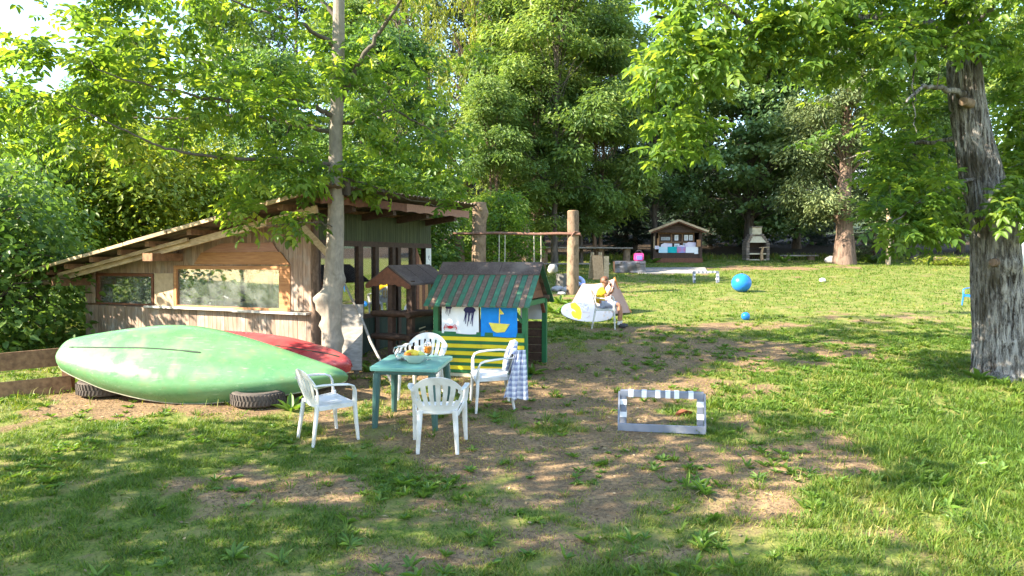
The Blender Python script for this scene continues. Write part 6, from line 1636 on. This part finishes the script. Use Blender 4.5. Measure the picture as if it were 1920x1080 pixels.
mb = MB(); mb.tube([(pa.lerp(pb, i/6) + Vector((0, 0, 0.012*math.sin(i*2)))) - pa for i in range(7)], [0.042, 0.044, 0.04, 0.042, 0.04, 0.038, 0.036], 9, 0.12)
mb.tube([(-0.24, 0.0, -0.05), (-0.16, -0.03, 0.06), (-0.05, 0.0, 0.05), (0.02, 0.02, -0.05)], 0.022, 6)
o_ = mb.build('swing_beam', MAT['bar'], None, True); o_.location = pa; tag(o_, 'reddish pole lashed across the two tall log posts', 'beam')
def swing(label, xs, tilt, seat):
    t0 = [(pa.x-pxm)/(pa.x-pb.x) for pxm in [(p_-960)/F*q1.y for p_ in xs]]
    c = pa.lerp(pb, t0[0]); root = thing('rope_swing', label, 'swing', (c.x, c.y, G(c.x, c.y)), 0, 'rope swings under the beam')
    ends = []
    for t_ in t0:
        p = pa.lerp(pb, t_) - root.location; e = Vector((p.x+tilt, p.y, seat+0.02)); ends.append(e)
        mb = MB(); mb.tube([p + Vector((0, 0, 0.04)), p.lerp(e, 0.5) + Vector((0.008, 0, 0)), e], 0.015, 6); mb.build('rope', MAT['rope'], root, True)
    mb = MB(); mb.beam(ends[0] + Vector((0.08, 0, -0.02)), ends[1] + Vector((-0.08, 0, -0.02)), 0.20, 0.03); mb.build('seat', MAT['grey_wood'], root)
swing('right rope swing hanging just left of the sawn-topped post', (1014, 1001), 0.0, 0.55)
swing('left rope swing hanging near the knobbly trunk post', (947, 936), -0.02, 0.55)

# ------------------------------------------------------------------ plank tables in the shade, stones, easel, tarpaulin block
def plank_table(label, px, py, L, wd, h_, nb, ang, name='plank_table', cat='table'):
    x, y = gp(px, py); root = thing(name, label, cat, (x, y, G(x, y)), ang)
    for k in range(nb):
        mb = MB(); yy = -wd/2+wd*(k+0.5)/nb; ex = 0.05*rs.rand(); mb.box(-L/2-ex, L/2+0.08*rs.rand(), yy-wd/nb/2+0.008, yy+wd/nb/2-0.008, h_-0.05, h_+0.006*rs.rand()); mb.build('plank', MAT['grey_wood'], root)
    for sx_ in (-0.36, 0.36):
        mb = MB(); mb.tube([(sx_*L, 0, -0.1), (sx_*L, 0, h_*0.5), (sx_*L, 0, h_-0.052)], [0.17, 0.15, 0.16], 12, 0.1); mb.build('log_foot', MAT['bark_post'], root, True, 0, 50)
    return root
plank_table('long plank table in the shade behind the right swing post', 1072, 496, 3.2, 0.85, 0.72, 4, 0.02)
plank_table('plank bench on log feet before the long shaded table', 1068, 515, 2.8, 0.36, 0.40, 2, 0.03, 'plank_bench', 'bench')
plank_table('shorter shaded plank table just right of the long one', 1150, 494, 1.5, 0.7, 0.66, 4, -0.08)
plank_table('low plank bench in the dark left of the thick brown trunk', 1498, 488, 1.5, 0.5, 0.22, 3, 0.05, 'plank_bench', 'bench')
def rock(name, label, px, py, r_, mat, sq=(1, 1, 0.7), seed=0, cat='stone', group=None):
    x, y = gp(px, py); bm = bmesh.new(); bmesh.ops.create_icosphere(bm, subdivisions=3, radius=r_)
    rs_ = np.random.RandomState(seed)
    o3 = rs_.rand(3)*10
    for v in bm.verts:
        n_ = float(fbm(np.array([v.co.x/r_*1.3+o3[0]]), np.array([v.co.y/r_*1.3+v.co.z/r_*0.9+o3[1]]), 3, seed)[0])
        v.co *= 0.75+0.5*n_
    me = bpy.data.meshes.new(name); bm.to_mesh(me); bm.free()
    for p in me.polygons: p.use_smooth = True
    o_ = mesh_obj(name, me, mat); o_.scale = sq; o_.location = (x, y, G(x, y)+r_*sq[2]*0.55); o_.rotation_euler = (0, 0, seed); tag(o_, label, cat, group)
mb = MB(); mb.lathe([(0, 0), (0.26, 0), (0.30, 0.06), (0.28, 0.34), (0.31, 0.40), (0.27, 0.40), (0.25, 0.1), (0, 0.08)], 20)
o_ = mb.build('stone_pot', MAT['stone'], None, True, 0, 40); x, y = gp(1060, 538); o_.location = (x, y, G(x, y)); tag(o_, 'dark brown pot-like block left of the sawn-topped post', 'pot')
rock('stone', 'pale flat stone at the foot of the dark pot', 1046, 546, 0.20, MAT['pale_stone'], (1.3, 0.9, 0.5), 1)
rock('stone', 'white stone between the dark pot and the log post', 1060, 547, 0.13, MAT['pale_stone'], (1.2, 1, 0.7), 2)
rock('stone', 'small pale stone at the front of the stone group', 1052, 553, 0.12, MAT['pale_stone'], (1.5, 1, 0.5), 5)
rock('stone', 'pinkish stone block at the foot of the thick brown trunk', 1561, 493, 0.30, MAT['pale_stone'], (1.1, 0.8, 0.6), 3)
rock('stone', 'pale stone under the left end of the plank bench', 1036, 512, 0.22, MAT['pale_stone'], (0.9, 0.8, 1.0), 4)
# folding easels
x, y = gp(1118, 524); ea = thing('folding_board', 'wooden folding easel boards standing behind the pink tent', 'easel', (x, y, G(x, y)), 0.5)
for (yy, sg) in ((-0.16, 1), (0.16, -1)):
    mb = MB(); mb.beam((0, yy, 0.0), (0, yy-sg*(-0.13), 0.80), 0.42, 0.03, (0, 1, 0)); mb.build('board', MAT['cut_wood'] if sg > 0 else MAT['pale_wood'], ea)
    for sx_ in (-0.16, 0.16):
        mb = MB(); mb.beam((sx_, yy*0.3, 0.80), (sx_, yy*0.25, 0.90), 0.05, 0.04, (0, 1, 0)); mb.build('peg', MAT['pale_wood'], ea)
mb = MB(); mb.box(0.30, 0.50, -0.02, 0.02, 0, 0.78); mb.build('slat', MAT['pale_wood'], ea)
# tarpaulin covered block with a pink thing on it
x, y = gp(1179, 511); tb_ = thing('covered_crate', 'low crate wrapped in shiny black tarpaulin at the edge of the paving', 'crate', (x, y, G(x, y)))
mb = MB(); gr = []
for i in range(27):
    a_ = i/26; row = []
    for j in range(12):
        s_ = j/11
        yy = -0.32 if s_ < 0.5 else -0.32+0.64*(s_-0.5)*2; zz = 0.42*min(1, s_*2)
        row.append((-0.56+1.12*a_, yy-0.02*math.sin(a_*23+s_*5)*(s_ < 0.5)-0.015*math.sin(a_*9-s_*11), zz+0.008*math.sin(a_*15+s_*9)))
    gr.append(row)
mb.shell(gr, None, 0.006); mb.build('tarpaulin', MAT['tarp'], tb_, True, 0, 60)
mb = MB(); mb.box(-0.54, 0.54, -0.29, 0.30, 0, 0.40); mb.build('crate_body', MAT['dark_wood'], tb_)
pk = thing('toy_basket', 'small bright pink toy basket with a violet front on the black covered crate', 'toy', (x+0.36, y, G(x, y)+0.42))
mb = MB(); mb.prism(rrect(0.17, 0.14, 0.06), lambda a, b_, c: (a, -0.10+c, 0.15+b_), 0.2); mb.build('basket_body', MAT['pink'], pk, True, 0.02)
mb = MB(); mb.prism(rrect(0.11, 0.08, 0.04), lambda a, b_, c: (a, -0.105-c, 0.13+b_), 0.012); mb.build('front_patch', MAT['violet'], pk)
mb = MB(); mb.tube([(0.13*math.cos(a_), 0, 0.27+0.12*math.sin(a_)) for a_ in np.linspace(0, math.pi, 10)], 0.018, 7); mb.build('handle', MAT['dark_iron'], pk, True)

# ------------------------------------------------------------------ tent, body board, ring
x0, y0 = 2.10, 17.6
tn = thing('play_tent', 'small pale pink play tent behind the seated child', 'tent', (x0, y0, G(x0, y0)))
A = Vector((0.30, -0.15, 0.80)); B = Vector((-0.40, 0.40, 0.66)); C1 = Vector((0.70, -0.12, 0.0)); C2 = Vector((-0.85, -0.30, 0.0)); C3 = Vector((0.55, 0.75, 0.0)); C4 = Vector((-0.75, 0.95, 0.0)); C5 = Vector((0.05, -0.75, 0.0))
def sag(a, b_, c, d, n=10, amt=0.05):
    g_ = []
    for i in range(n+1):
        row = []
        for j in range(n+1):
            u, v = i/n, j/n
            p = (a*(1-u)+b_*u)*(1-v) + (c*(1-u)+d*u)*v
            k = math.sin(math.pi*u)*math.sin(math.pi*v)*amt
            row.append(p + Vector((0.3*k, k, -k*0.5)) + Vector((0, 0, -0.06*math.sin(math.pi*u)*(1-v))))
        g_.append(row)
    return g_
mb = MB(); mb.shell(sag(B, A, C2, C5), None, 0.004); mb.build('front_cloth', MAT['tent'], tn, True)
mb = MB(); mb.shell(sag(A, A.lerp(C1, 0.02), C5, C1, 10, 0.03), None, 0.004); mb.build('flap', MAT['tent'], tn, True)
mb = MB(); mb.shell(sag(A, B, C3, C4), None, 0.004); mb.build('rear_cloth', MAT['tent'], tn, True)
mb = MB(); mb.tube([A + Vector((0, 0, 0.03)), A.lerp(C1, 0.5) + Vector((-0.06, 0, -0.06)), C1], 0.022, 7); mb.tube([A, A.lerp(C3, 0.5), C3], 0.02, 7); mb.build('tent_pole', MAT['tent_trim'], tn, True)
# body board on its long edge
bx0, by0 = at(1100, 566, 15.95).x, 15.95
bd = thing('surf_board', 'white body board with yellow and blue print standing on its edge behind the seated child', 'board', (bx0, by0, G(bx0, by0)))
bd.rotation_euler = (R(-22), R(6), 0)
def egg(k, s_=1.0): 
    a_ = 2*math.pi*k/40; e = 0.56*math.cos(a_); return (e*s_, 0.215*s_*math.copysign(abs(math.sin(a_))**0.9, math.sin(a_))*(1-0.12*math.cos(a_)) + 0.235)
mb = MB(); mb.prism([egg(k) for k in range(40)], lambda a, b_, c: (a, c, b_), 0.07); mb.build('deck', MAT['board_white'], bd, True, 0.012)
def ell(cx_, cz, a1, b1, rot, n=20): return [(cx_+a1*math.cos(t_)*math.cos(rot)-b1*math.sin(t_)*math.sin(rot), cz+a1*math.cos(t_)*math.sin(rot)+b1*math.sin(t_)*math.cos(rot)) for t_ in [2*math.pi*k/n for k in range(n)]]
def decal(poly, mat, name, d=0.002):
    mb = MB(); mb.prism(poly, lambda a, b_, c: (a, -0.001-c, b_), d); return mb.build(name, mat, bd)
decal([(-0.38,0.39),(-0.28,0.43),(-0.16,0.33),(-0.12,0.20),(-0.13,0.07),(-0.20,0.045),(-0.22,0.16),(-0.27,0.25),(-0.36,0.29)], MAT['board_yellow'], 'yellow_print')
decal(ell(-0.27, 0.15, 0.095, 0.055, -0.9), MAT['board_yellow'], 'yellow_print')
decal([(-0.24,0.435),(-0.03,0.445),(0.02,0.34),(0.0,0.27),(-0.09,0.24),(-0.15,0.34)], MAT['board_blue'], 'blue_print')
decal([(-0.10,0.225),(0.06,0.235),(0.06,0.222),(-0.10,0.212)], MAT['ink_grey'], 'print')
decal([(-0.02,0.10),(0.05,0.17),(0.058,0.16),(0.0,0.10)], MAT['ink_grey'], 'print')
decal([(-0.46,0.22),(-0.44,0.25),(-0.43,0.21)], MAT['ink_grey'], 'print')
for (xx, zz) in ((0.38, 0.28), (0.47, 0.29), (0.45, 0.16), (0.36, 0.20)): decal(ell(xx, zz, 0.02, 0.03, 0), MAT['ink_grey'], 'print')
x, y = gp(1092, 540); o_ = thing('swim_ring', 'blue and white inflatable ring leaning at the left corner of the tent', 'swim ring', (x, y, G(x, y)))
mb = MB(); pts = [(0.13*math.cos(a_), 0.02*math.sin(a_), 0.25+0.13*math.sin(a_)) for a_ in np.linspace(0, 2*math.pi, 25)]; mb.tube(pts, 0.065, 10); mb.build('ring', MAT['ring_blue'], o_, True)
o_.rotation_euler = (R(-30), 0, 0.6); o_.location.z -= 0.02

# ------------------------------------------------------------------ the child on the chair
def skin_mesh(name, joints, edges, radii, sub=2, root=0):
    me = bpy.data.meshes.new(name); me.from_pydata(joints, edges, []); o_ = bpy.data.objects.new(name, me); COL.objects.link(o_)
    md = o_.modifiers.new('s', 'SKIN'); md.use_smooth_shade = True
    for i, r_ in enumerate(radii):
        d = me.skin_vertices[0].data[i]; d.radius = r_ if isinstance(r_, tuple) else (r_, r_); d.use_root = (i == root)
    sb = o_.modifiers.new('u', 'SUBSURF'); sb.levels = sub; sb.render_levels = sub
    dg = bpy.context.evaluated_depsgraph_get(); m2 = bpy.data.meshes.new_from_object(o_.evaluated_get(dg)); m2.name = name
    bpy.data.objects.remove(o_); bpy.data.meshes.remove(me)
    for p in m2.polygons: p.use_smooth = True
    return m2
pe = thing('person', 'child in yellow shirt and pale shorts sitting sideways, hand raised to the mouth', 'person', (bxp, byp, G(bxp, byp)), R(-98))
J = [(0,-.06,.50),(0,-.08,.60),(0,-.07,.70),(0,-.04,.785),(0,-.015,.84),(0,.01,.89),(0,.02,.945),(0,.015,1.0),                     # 0-7 spine to crown
     (.11,-.045,.765),(.155,.05,.645),(.075,.125,.785),(.045,.135,.845),                                                              # 8-11 right arm
     (-.11,-.045,.765),(-.15,.05,.64),(-.07,.16,.72),(-.035,.175,.775),                                                             # 12-15 left arm
     (.07,-.03,.485),(.085,.14,.485),(.09,.31,.47),(.088,.31,.28),(.085,.30,.08),(.09,.36,.04),(.092,.43,.03),                      # 16-22 right leg
     (-.07,-.03,.485),(-.085,.14,.485),(-.09,.32,.465),(-.09,.34,.28),(-.088,.34,.08),(-.092,.40,.04),(-.095,.47,.03)]              # 23-29 left leg
E = [(0,1),(1,2),(2,3),(3,4),(4,5),(5,6),(6,7),(3,8),(8,9),(9,10),(10,11),(3,12),(12,13),(13,14),(14,15),(0,16),(16,17),(17,18),(18,19),(19,20),(20,21),(21,22),(0,23),(23,24),(24,25),(25,26),(26,27),(27,28),(28,29)]
RD = [(.105,.085),(.095,.075),(.105,.08),(.075,.06),.036,(.066,.076),(.076,.086),(.055,.062),.042,.033,.024,.026,.042,.033,.024,.026,.07,.062,.047,.042,.027,.03,.02,.07,.062,.047,.042,.027,.03,.02]
mesh_obj('body', skin_mesh('body', J, E, RD), MAT['skin'], pe)
for (hp, sg) in ((Vector(J[11]), 1), (Vector(J[15]), -1)):
    for k in range(4):
        a_ = hp + Vector((sg*(0.016-0.011*k), 0.012, 0.012-0.004*k)); d = Vector((-sg*0.012, 0.012, 0.022))
        ln = (0.9, 1.05, 1.0, 0.8)[k]
        mb = MB(); mb.tube([a_, a_+d*ln, a_+d*ln*1.7+Vector((-sg*0.006, -0.008, 0))], [0.0085, 0.008, 0.006], 7); mb.build('finger', MAT['skin'], pe, True)
    mb = MB(); mb.tube([hp+Vector((-sg*0.018, -0.005, 0.0)), hp+Vector((-sg*0.026, 0.004, 0.02)), hp+Vector((-sg*0.022, 0.0, 0.036))], [0.010, 0.009, 0.006], 7); mb.build('thumb', MAT['skin'], pe, True)
mb = MB(); mb.tube([(0.012, 0.150, 0.83), (0.014, 0.118, 0.905)], [0.026, 0.029], 12)
cu = mb.build('drinking_cup', MAT['dark_iron'], None, True); cu.matrix_world = Matrix.Translation((bxp, byp, G(bxp, byp))) @ Matrix.Rotation(R(-98), 4, 'Z'); tag(cu, 'small dark cup held at the mouth of the seated child', 'cup')
sh_m = skin_mesh('shirt', [(0,-.065,.475),(0,-.085,.60),(0,-.075,.70),(0,-.045,.79),(.115,-.045,.765),(.145,.025,.68),(-.115,-.045,.765),(-.145,.025,.675)], [(0,1),(1,2),(2,3),(3,4),(4,5),(3,6),(6,7)],
                 [(.135,.118),(.118,.100),(.124,.098),(.062,.055),.056,.050,.056,.050])
mesh_obj('shirt', sh_m, MAT['shirt'], pe)
mesh_obj('shorts', skin_mesh('shorts', [(0,-.03,.475),(.072,-.01,.480),(.088,.15,.49),(.092,.275,.478),(-.072,-.01,.480),(-.088,.15,.482),(-.092,.285,.475)], [(0,1),(1,2),(2,3),(0,4),(4,5),(5,6)], [(.09,.075),.070,.068,.064,.070,.068,.064]), MAT['shorts'], pe)
for (sx_, yy) in ((.09, .30), (-.092, .34)):
    mesh_obj('shoe', skin_mesh('shoe', [(sx_, yy-.02, .045), (sx_, yy+.06, .04), (sx_*1.03, yy+.15, .03)], [(0,1),(1,2)], [.046,.046,.034]), MAT['shoe'], pe)
    mb = MB(); mb.tube([(sx_*.97, yy-.003, .06), (sx_*.97, yy, .135)], [.033, .032], 12); mb.build('sock', MAT['sock'], pe, True)
hr = []
for i in range(13):
    th = i/12*1.75; row = []
    for j in range(25):
        ph = 2*math.pi*j/24; cut = th*(1.0 if math.sin(ph) < 0.25 else 0.62)
        rr = 1.05+0.03*math.sin(ph*7+i); row.append((0.079*rr*math.sin(cut)*math.cos(ph), 0.012+0.090*rr*math.sin(cut)*math.sin(ph), 0.945+0.098*rr*math.cos(cut)))
    hr.append(row)
mb = MB(); mb.shell(hr, None, 0.008); mb.build('hair', MAT['hair'], pe, True)
for sg in (-1, 1):
    mb = MB(); mb.lathe([(0, -.007), (.007, 0), (0, .007)], 10, (sg*0.03, 0.098, 0.945)); mb.build('eye', MAT['eye'], pe, True)
    mb = MB(); mb.shell([[(sg*(0.078+0.010*i), 0.012-0.022+0.022*j+0.004*i, 0.925+0.03*i-0.012*(j-1)**2) for j in range(3)] for i in range(2)], None, 0.012); mb.build('ear', MAT['skin'], pe, True)
mb = MB(); mb.tube([(0, 0.098, 0.95), (0, 0.118, 0.92), (0, 0.10, 0.912)], [0.009, 0.013, 0.010], 8); mb.build('nose', MAT['skin'], pe, True)
mb = MB(); mb.beam((-0.02, 0.098, 0.888), (0.02, 0.098, 0.888), 0.010, 0.012); mb.build('mouth', MAT['lip'], pe)

# ------------------------------------------------------------------ notice hut
hx, hy = gp(1270, 491); hut = thing('notice_hut', 'small brown gabled notice hut with papers and painted banners at the wood edge', 'hut', (hx, hy, G(hx, hy)), R(-3))
HW, HD, HE, HR = 0.98, 1.1, 1.30, 1.78
k_ = 0
for sx_ in (-1, 1):
    for i in range(5):
        y0 = -0.30+i*0.34; mb = MB(); mb.prism([(0, HR), (sx_*(HW+0.28), HE+0.0), (sx_*(HW+0.28), HE+0.035), (0, HR+0.035)], lambda a, b_, c: (a, y0+c, b_+0.003*i), 0.335); mb.build('roof_board', MAT['roofing'], hut)
    mb = MB(); mb.beam((sx_*0.01, -0.325, HR+0.0), (sx_*(HW+0.28), -0.325, HE+0.0), 0.03, 0.085, (0, 0, 1)); mb.build('barge_board', MAT['pale_wood'], hut)
    mb = MB(); mb.beam((sx_*0.01, -0.28, HR-0.07), (sx_*(HW+0.2), -0.28, HE-0.055), 0.03, 0.05, (0, 0, 1)); mb.build('trim_board', MAT['red_wood'], hut)
    mb = MB(); mb.box(sx_*HW-0.06, sx_*HW+0.06, -0.06, 0.06, -0.05, HE+0.07); mb.build('post', MAT['dark_wood'], hut)
    for j in range(6):
        mb = MB(); mb.box(sx_*HW-0.025, sx_*HW+0.025, 0.06, HD, j*0.215, j*0.215+0.21); mb.build('plank', MAT['dark_wood'], hut)
for j in range(4): 
    hw0 = (HR-0.02-(HE+0.0+0.11*j))/(HR-HE)*(HW+0.25); hw1 = max(0.02, (HR-0.02-(HE+0.108+0.11*j))/(HR-HE)*(HW+0.25)); hw0 = min(hw0, HW+0.06); hw1 = min(hw1, HW+0.05)
    mb = MB(); mb.prism([(-hw0, HE+0.11*j-0.03), (hw0, HE+0.11*j-0.03), (hw1, HE+0.108+0.11*j-0.03), (-hw1, HE+0.108+0.11*j-0.03)], lambda a, b_, c: (a, 0.0+c, b_), 0.03); mb.build('gable_board', MAT['dark_wood'], hut)
mb = MB(); mb.box(-HW, HW, HD-0.04, HD, 0, HE); mb.build('rear_wall', MAT['dark_wood'], hut)
mb = MB(); mb.box(-HW, HW, 0.02, HD, 0.0, 0.04); mb.build('floor', MAT['dark_wood'], hut)
for j in range(3): mb = MB(); mb.box(-HW+0.06, HW-0.06, 0.0, 0.03, 0.02+j*0.135, 0.15+j*0.135); mb.build('plank', MAT['red_wood'] if j == 0 else MAT['dark_wood'], hut)
mb = MB(); mb.box(-HW-0.1, HW+0.05, -0.26, -0.06, -0.05, 0.17); mb.build('step', MAT['red_wood'], hut)
mb = MB(); mb.box(-0.72, 0.72, 0.30, 0.34, 0.45, 1.22); mb.build('display_panel', MAT['dark_wood'], hut)
for x in (-0.76, -0.22, 0.25, 0.74): mb = MB(); mb.box(x-0.03, x+0.03, 0.255, 0.30, 0.42, 1.26); mb.build('panel_post', MAT['beam'], hut)
for z in (0.86, 1.25): mb = MB(); mb.box(-0.79, 0.77, 0.262, 0.298, z-0.03, z+0.03); mb.build('panel_rail', MAT['beam'], hut)
def card(x, z, w, h_, mat, y=0.285, bars=0, name='notice'):
    mb = MB(); mb.box(x-w/2, x+w/2, y, y+0.006, z-h_/2, z+h_/2); c = mb.build(name, mat, hut)
    if bars:
        m2 = MB()
        for q_ in range(bars): m2.box(x-w*0.32, x+w*(0.32-0.1*(q_ % 2)), y-0.0025, y-0.0005, z-h_*0.30+q_*h_*0.6/bars, z-h_*0.30+q_*h_*0.6/bars+h_*0.25/bars)
        m2.build('print', MAT['ink_grey'], c)
for (x, z, w, h_, b_) in ((0.0, 1.06, 0.16, 0.24, 3), (0.42, 1.06, 0.16, 0.24, 3), (0.62, 1.06, 0.16, 0.24, 3), (0.02, 0.72, 0.22, 0.16, 2), (0.36, 0.78, 0.16, 0.10, 2), (-0.56, 1.02, 0.2, 0.14, 3), (-0.36, 1.02, 0.18, 0.14, 2)): card(x, z, w, h_, MAT['paper'] if x > -0.3 else MAT['sheet_grey'], 0.285, b_)
for (x0, x1, mat, nm) in ((-0.80, -0.42, 'lightpaint', 'a'), (-0.41, -0.03, 'teal', 'b'), (-0.02, 0.34, 'pinkblue', 'c'), (0.35, 0.72, 'paper', 'd'), (0.72, 0.88, 'paper', 'e')):
    mb = MB(); mb.box(x0, x1, -0.018, -0.010, 0.40 if nm != 'e' else 0.35, 0.66); mb.build('banner', MAT[mat], hut)
for (x0, x1, z0, z1) in ((-0.70, -0.22, 0.66, 0.82), (0.0, 0.33, 0.66, 0.73), (0.34, 0.80, 0.66, 0.86)):
    mb = MB(); mb.prism([(x0, z0), (x1, z0), (x1, z1-0.02), (x0+0.15, z1), (x0, z1-0.07)], lambda a, b_, c: (a, 0.06+c, b_+c*0.4), 0.008); mb.build('leaflet', MAT['lilac'], hut)
mb = MB(); mb.box(0.80, 0.97, -0.09, -0.062, 0.66, 0.96); mb.build('orange_plank', MAT['plank_orange'], hut)
mb = MB(); mb.box(-0.88, -0.80, -0.08, -0.04, 0.66, 1.02); mb.build('orange_plank', MAT['plank_orange'], hut)
mb = MB(); mb.box(-1.03, -0.99, -0.09, -0.06, 0.6, 1.12); mb.build('side_board', MAT['pale_wood'], hut)
mb = MB(); mb.box(-0.98, -0.80, -0.10, -0.065, 0.56, 0.70); mb.build('leaflet', MAT['lilac'], hut)

# ------------------------------------------------------------------ stone barbecue
fx, fy = gp(1417, 488); bq = thing('barbecue', 'stone garden barbecue with sandy chimney under the maple', 'barbecue', (fx, fy, G(fx, fy)))
rs = np.random.RandomState(2); bset = []
def course(x0, x1, y0, y1, z, hgt, n):
    for k in range(n):
        a = x0+(x1-x0)*k/n; b_ = x0+(x1-x0)*(k+1)/n; j = 0.018*rs.rand()
        mb = MB(); mb.box(a+0.006, b_-0.006, y0-j, y1, z+0.006, z+hgt-0.006); mb.build('stone', MAT['brick'], bq, False, 0.012)
for sg in (-1, 1):
    for i in range(7):
        w = 0.14+0.02*rs.rand(); xx = sg*0.44
        course(xx-w/2, xx+w/2, -0.30, 0.35, i*0.11, 0.11, 1)
    for i in range(4):
        xx = sg*(0.40-0.055*i); course(xx-0.075, xx+0.075, -0.26+0.03*i, 0.33, 0.77+i*0.10, 0.10, 1)
mb = MB(); mb.box(-0.44, 0.44, 0.28, 0.36, 0, 0.98); mb.build('back_wall', MAT['soot'], bq)
mb = MB(); mb.box(-0.36, 0.36, -0.28, 0.28, 0.26, 0.32); mb.build('hearth_slab', MAT['mortar'], bq)
mb = MB(); mb.box(-0.36, 0.36, -0.30, -0.22, 0.0, 0.05); mb.build('base_slab', MAT['mortar'], bq)
mb = MB(); mb.prism([(-0.36, 0.78), (0.36, 0.78), (0.20, 1.06), (-0.20, 1.06)], lambda a, b_, c: (a, -0.29+c + (b_-0.78)*0.5, b_), 0.05); mb.build('hood', MAT['mortar'], bq)
course(-0.26, 0.26, -0.16, 0.30, 1.06, 0.07, 3)
mb = MB(); mb.box(-0.21, 0.21, -0.13, 0.26, 1.14, 1.45); mb.build('chimney', MAT['mortar'], bq, False, 0.01)
mb = MB(); mb.box(-0.24, 0.24, -0.16, 0.29, 1.45, 1.50); mb.build('chimney_cap', MAT['brick'], bq)
for q_ in range(9): 
    mb = MB(); mb.tube([(-0.34+0.085*q_, -0.27, 0.52), (-0.34+0.085*q_, 0.26, 0.52)], 0.008, 5); mb.build('grill_bar', MAT['dark_iron'], bq, True)
mb = MB(); mb.beam((0.04, -0.32, 0.56), (0.48, -0.34, 0.58), 0.06, 0.03); mb.build('shelf_board', MAT['pale_wood'], bq)
mb = MB(); mb.tube([(0.16, -0.36, 0.0), (0.14, -0.35, 0.3), (0.20, -0.34, 0.56)], [0.09, 0.06, 0.05], 9, 0.2); mb.build('shelf_leg', MAT['cut_wood'], bq, True)

# ------------------------------------------------------------------ poles and brushwood at the wood edge
def pole(label, px, py, h_, r_, mat, name='post'):
    x, y = gp(px, py); mb = MB(); mb.tube([(0, 0, -0.2), (0.01, 0, h_*0.5), (0.0, 0, h_)], [r_, r_*0.95, r_*0.9], 12, 0.05); o_ = mb.build(name, mat, None, True); o_.location = (x, y, G(x, y)); tag(o_, label, 'post')
pole('pale barkless post at the wood edge left of the slim brown trunk', 1665, 496, 2.6, 0.10, MAT['pale_wood'], 'bare_post')
pole('white painted pole at the far right behind the broad trunk', 1914, 506, 2.4, 0.085, MAT['white_paint'], 'white_pole')
x, y = gp(1780, 497); bp = thing('brush_pile', 'low heap of green and brown cut branches at the wood edge', 'brush pile', (x, y, G(x, y)))
mb = MB(); rs = np.random.RandomState(6)
for k in range(46):
    a_ = rs.rand()*6.28; c = Vector((rs.randn()*0.55, rs.randn()*0.2, 0.06+0.22*rs.rand())); d = Vector((math.cos(a_), 0.4*math.sin(a_), 0.15*rs.randn()))*(0.3+0.6*rs.rand())
    mb.tube([c-d*0.5, c+Vector((0, 0, 0.04)), c+d*0.5], [0.018, 0.014, 0.006], 5)
tag(mb.build('twigs', MAT['bark_brown'], bp, True), kind='stuff')
n = 2600; P = np.stack([rs.randn(n)*0.65, rs.randn(n)*0.28, 0.03+0.30*rs.rand(n)*np.exp(-(rs.randn(n)*0.5)**2)], 1); D = unit(rs.randn(n, 3)*np.array([1, 1, 0.5])); v, f = diamonds_np(P, D, unit(rs.randn(n, 3)), 0.10+0.08*rs.rand(n), 0.03+0*P[:, 0])
tag(mesh_obj('foliage', np_mesh('foliage', v, f, 4, rnd=np.repeat(rs.rand(n), 4)), MAT['shrub_leaf'], bp), kind='stuff')
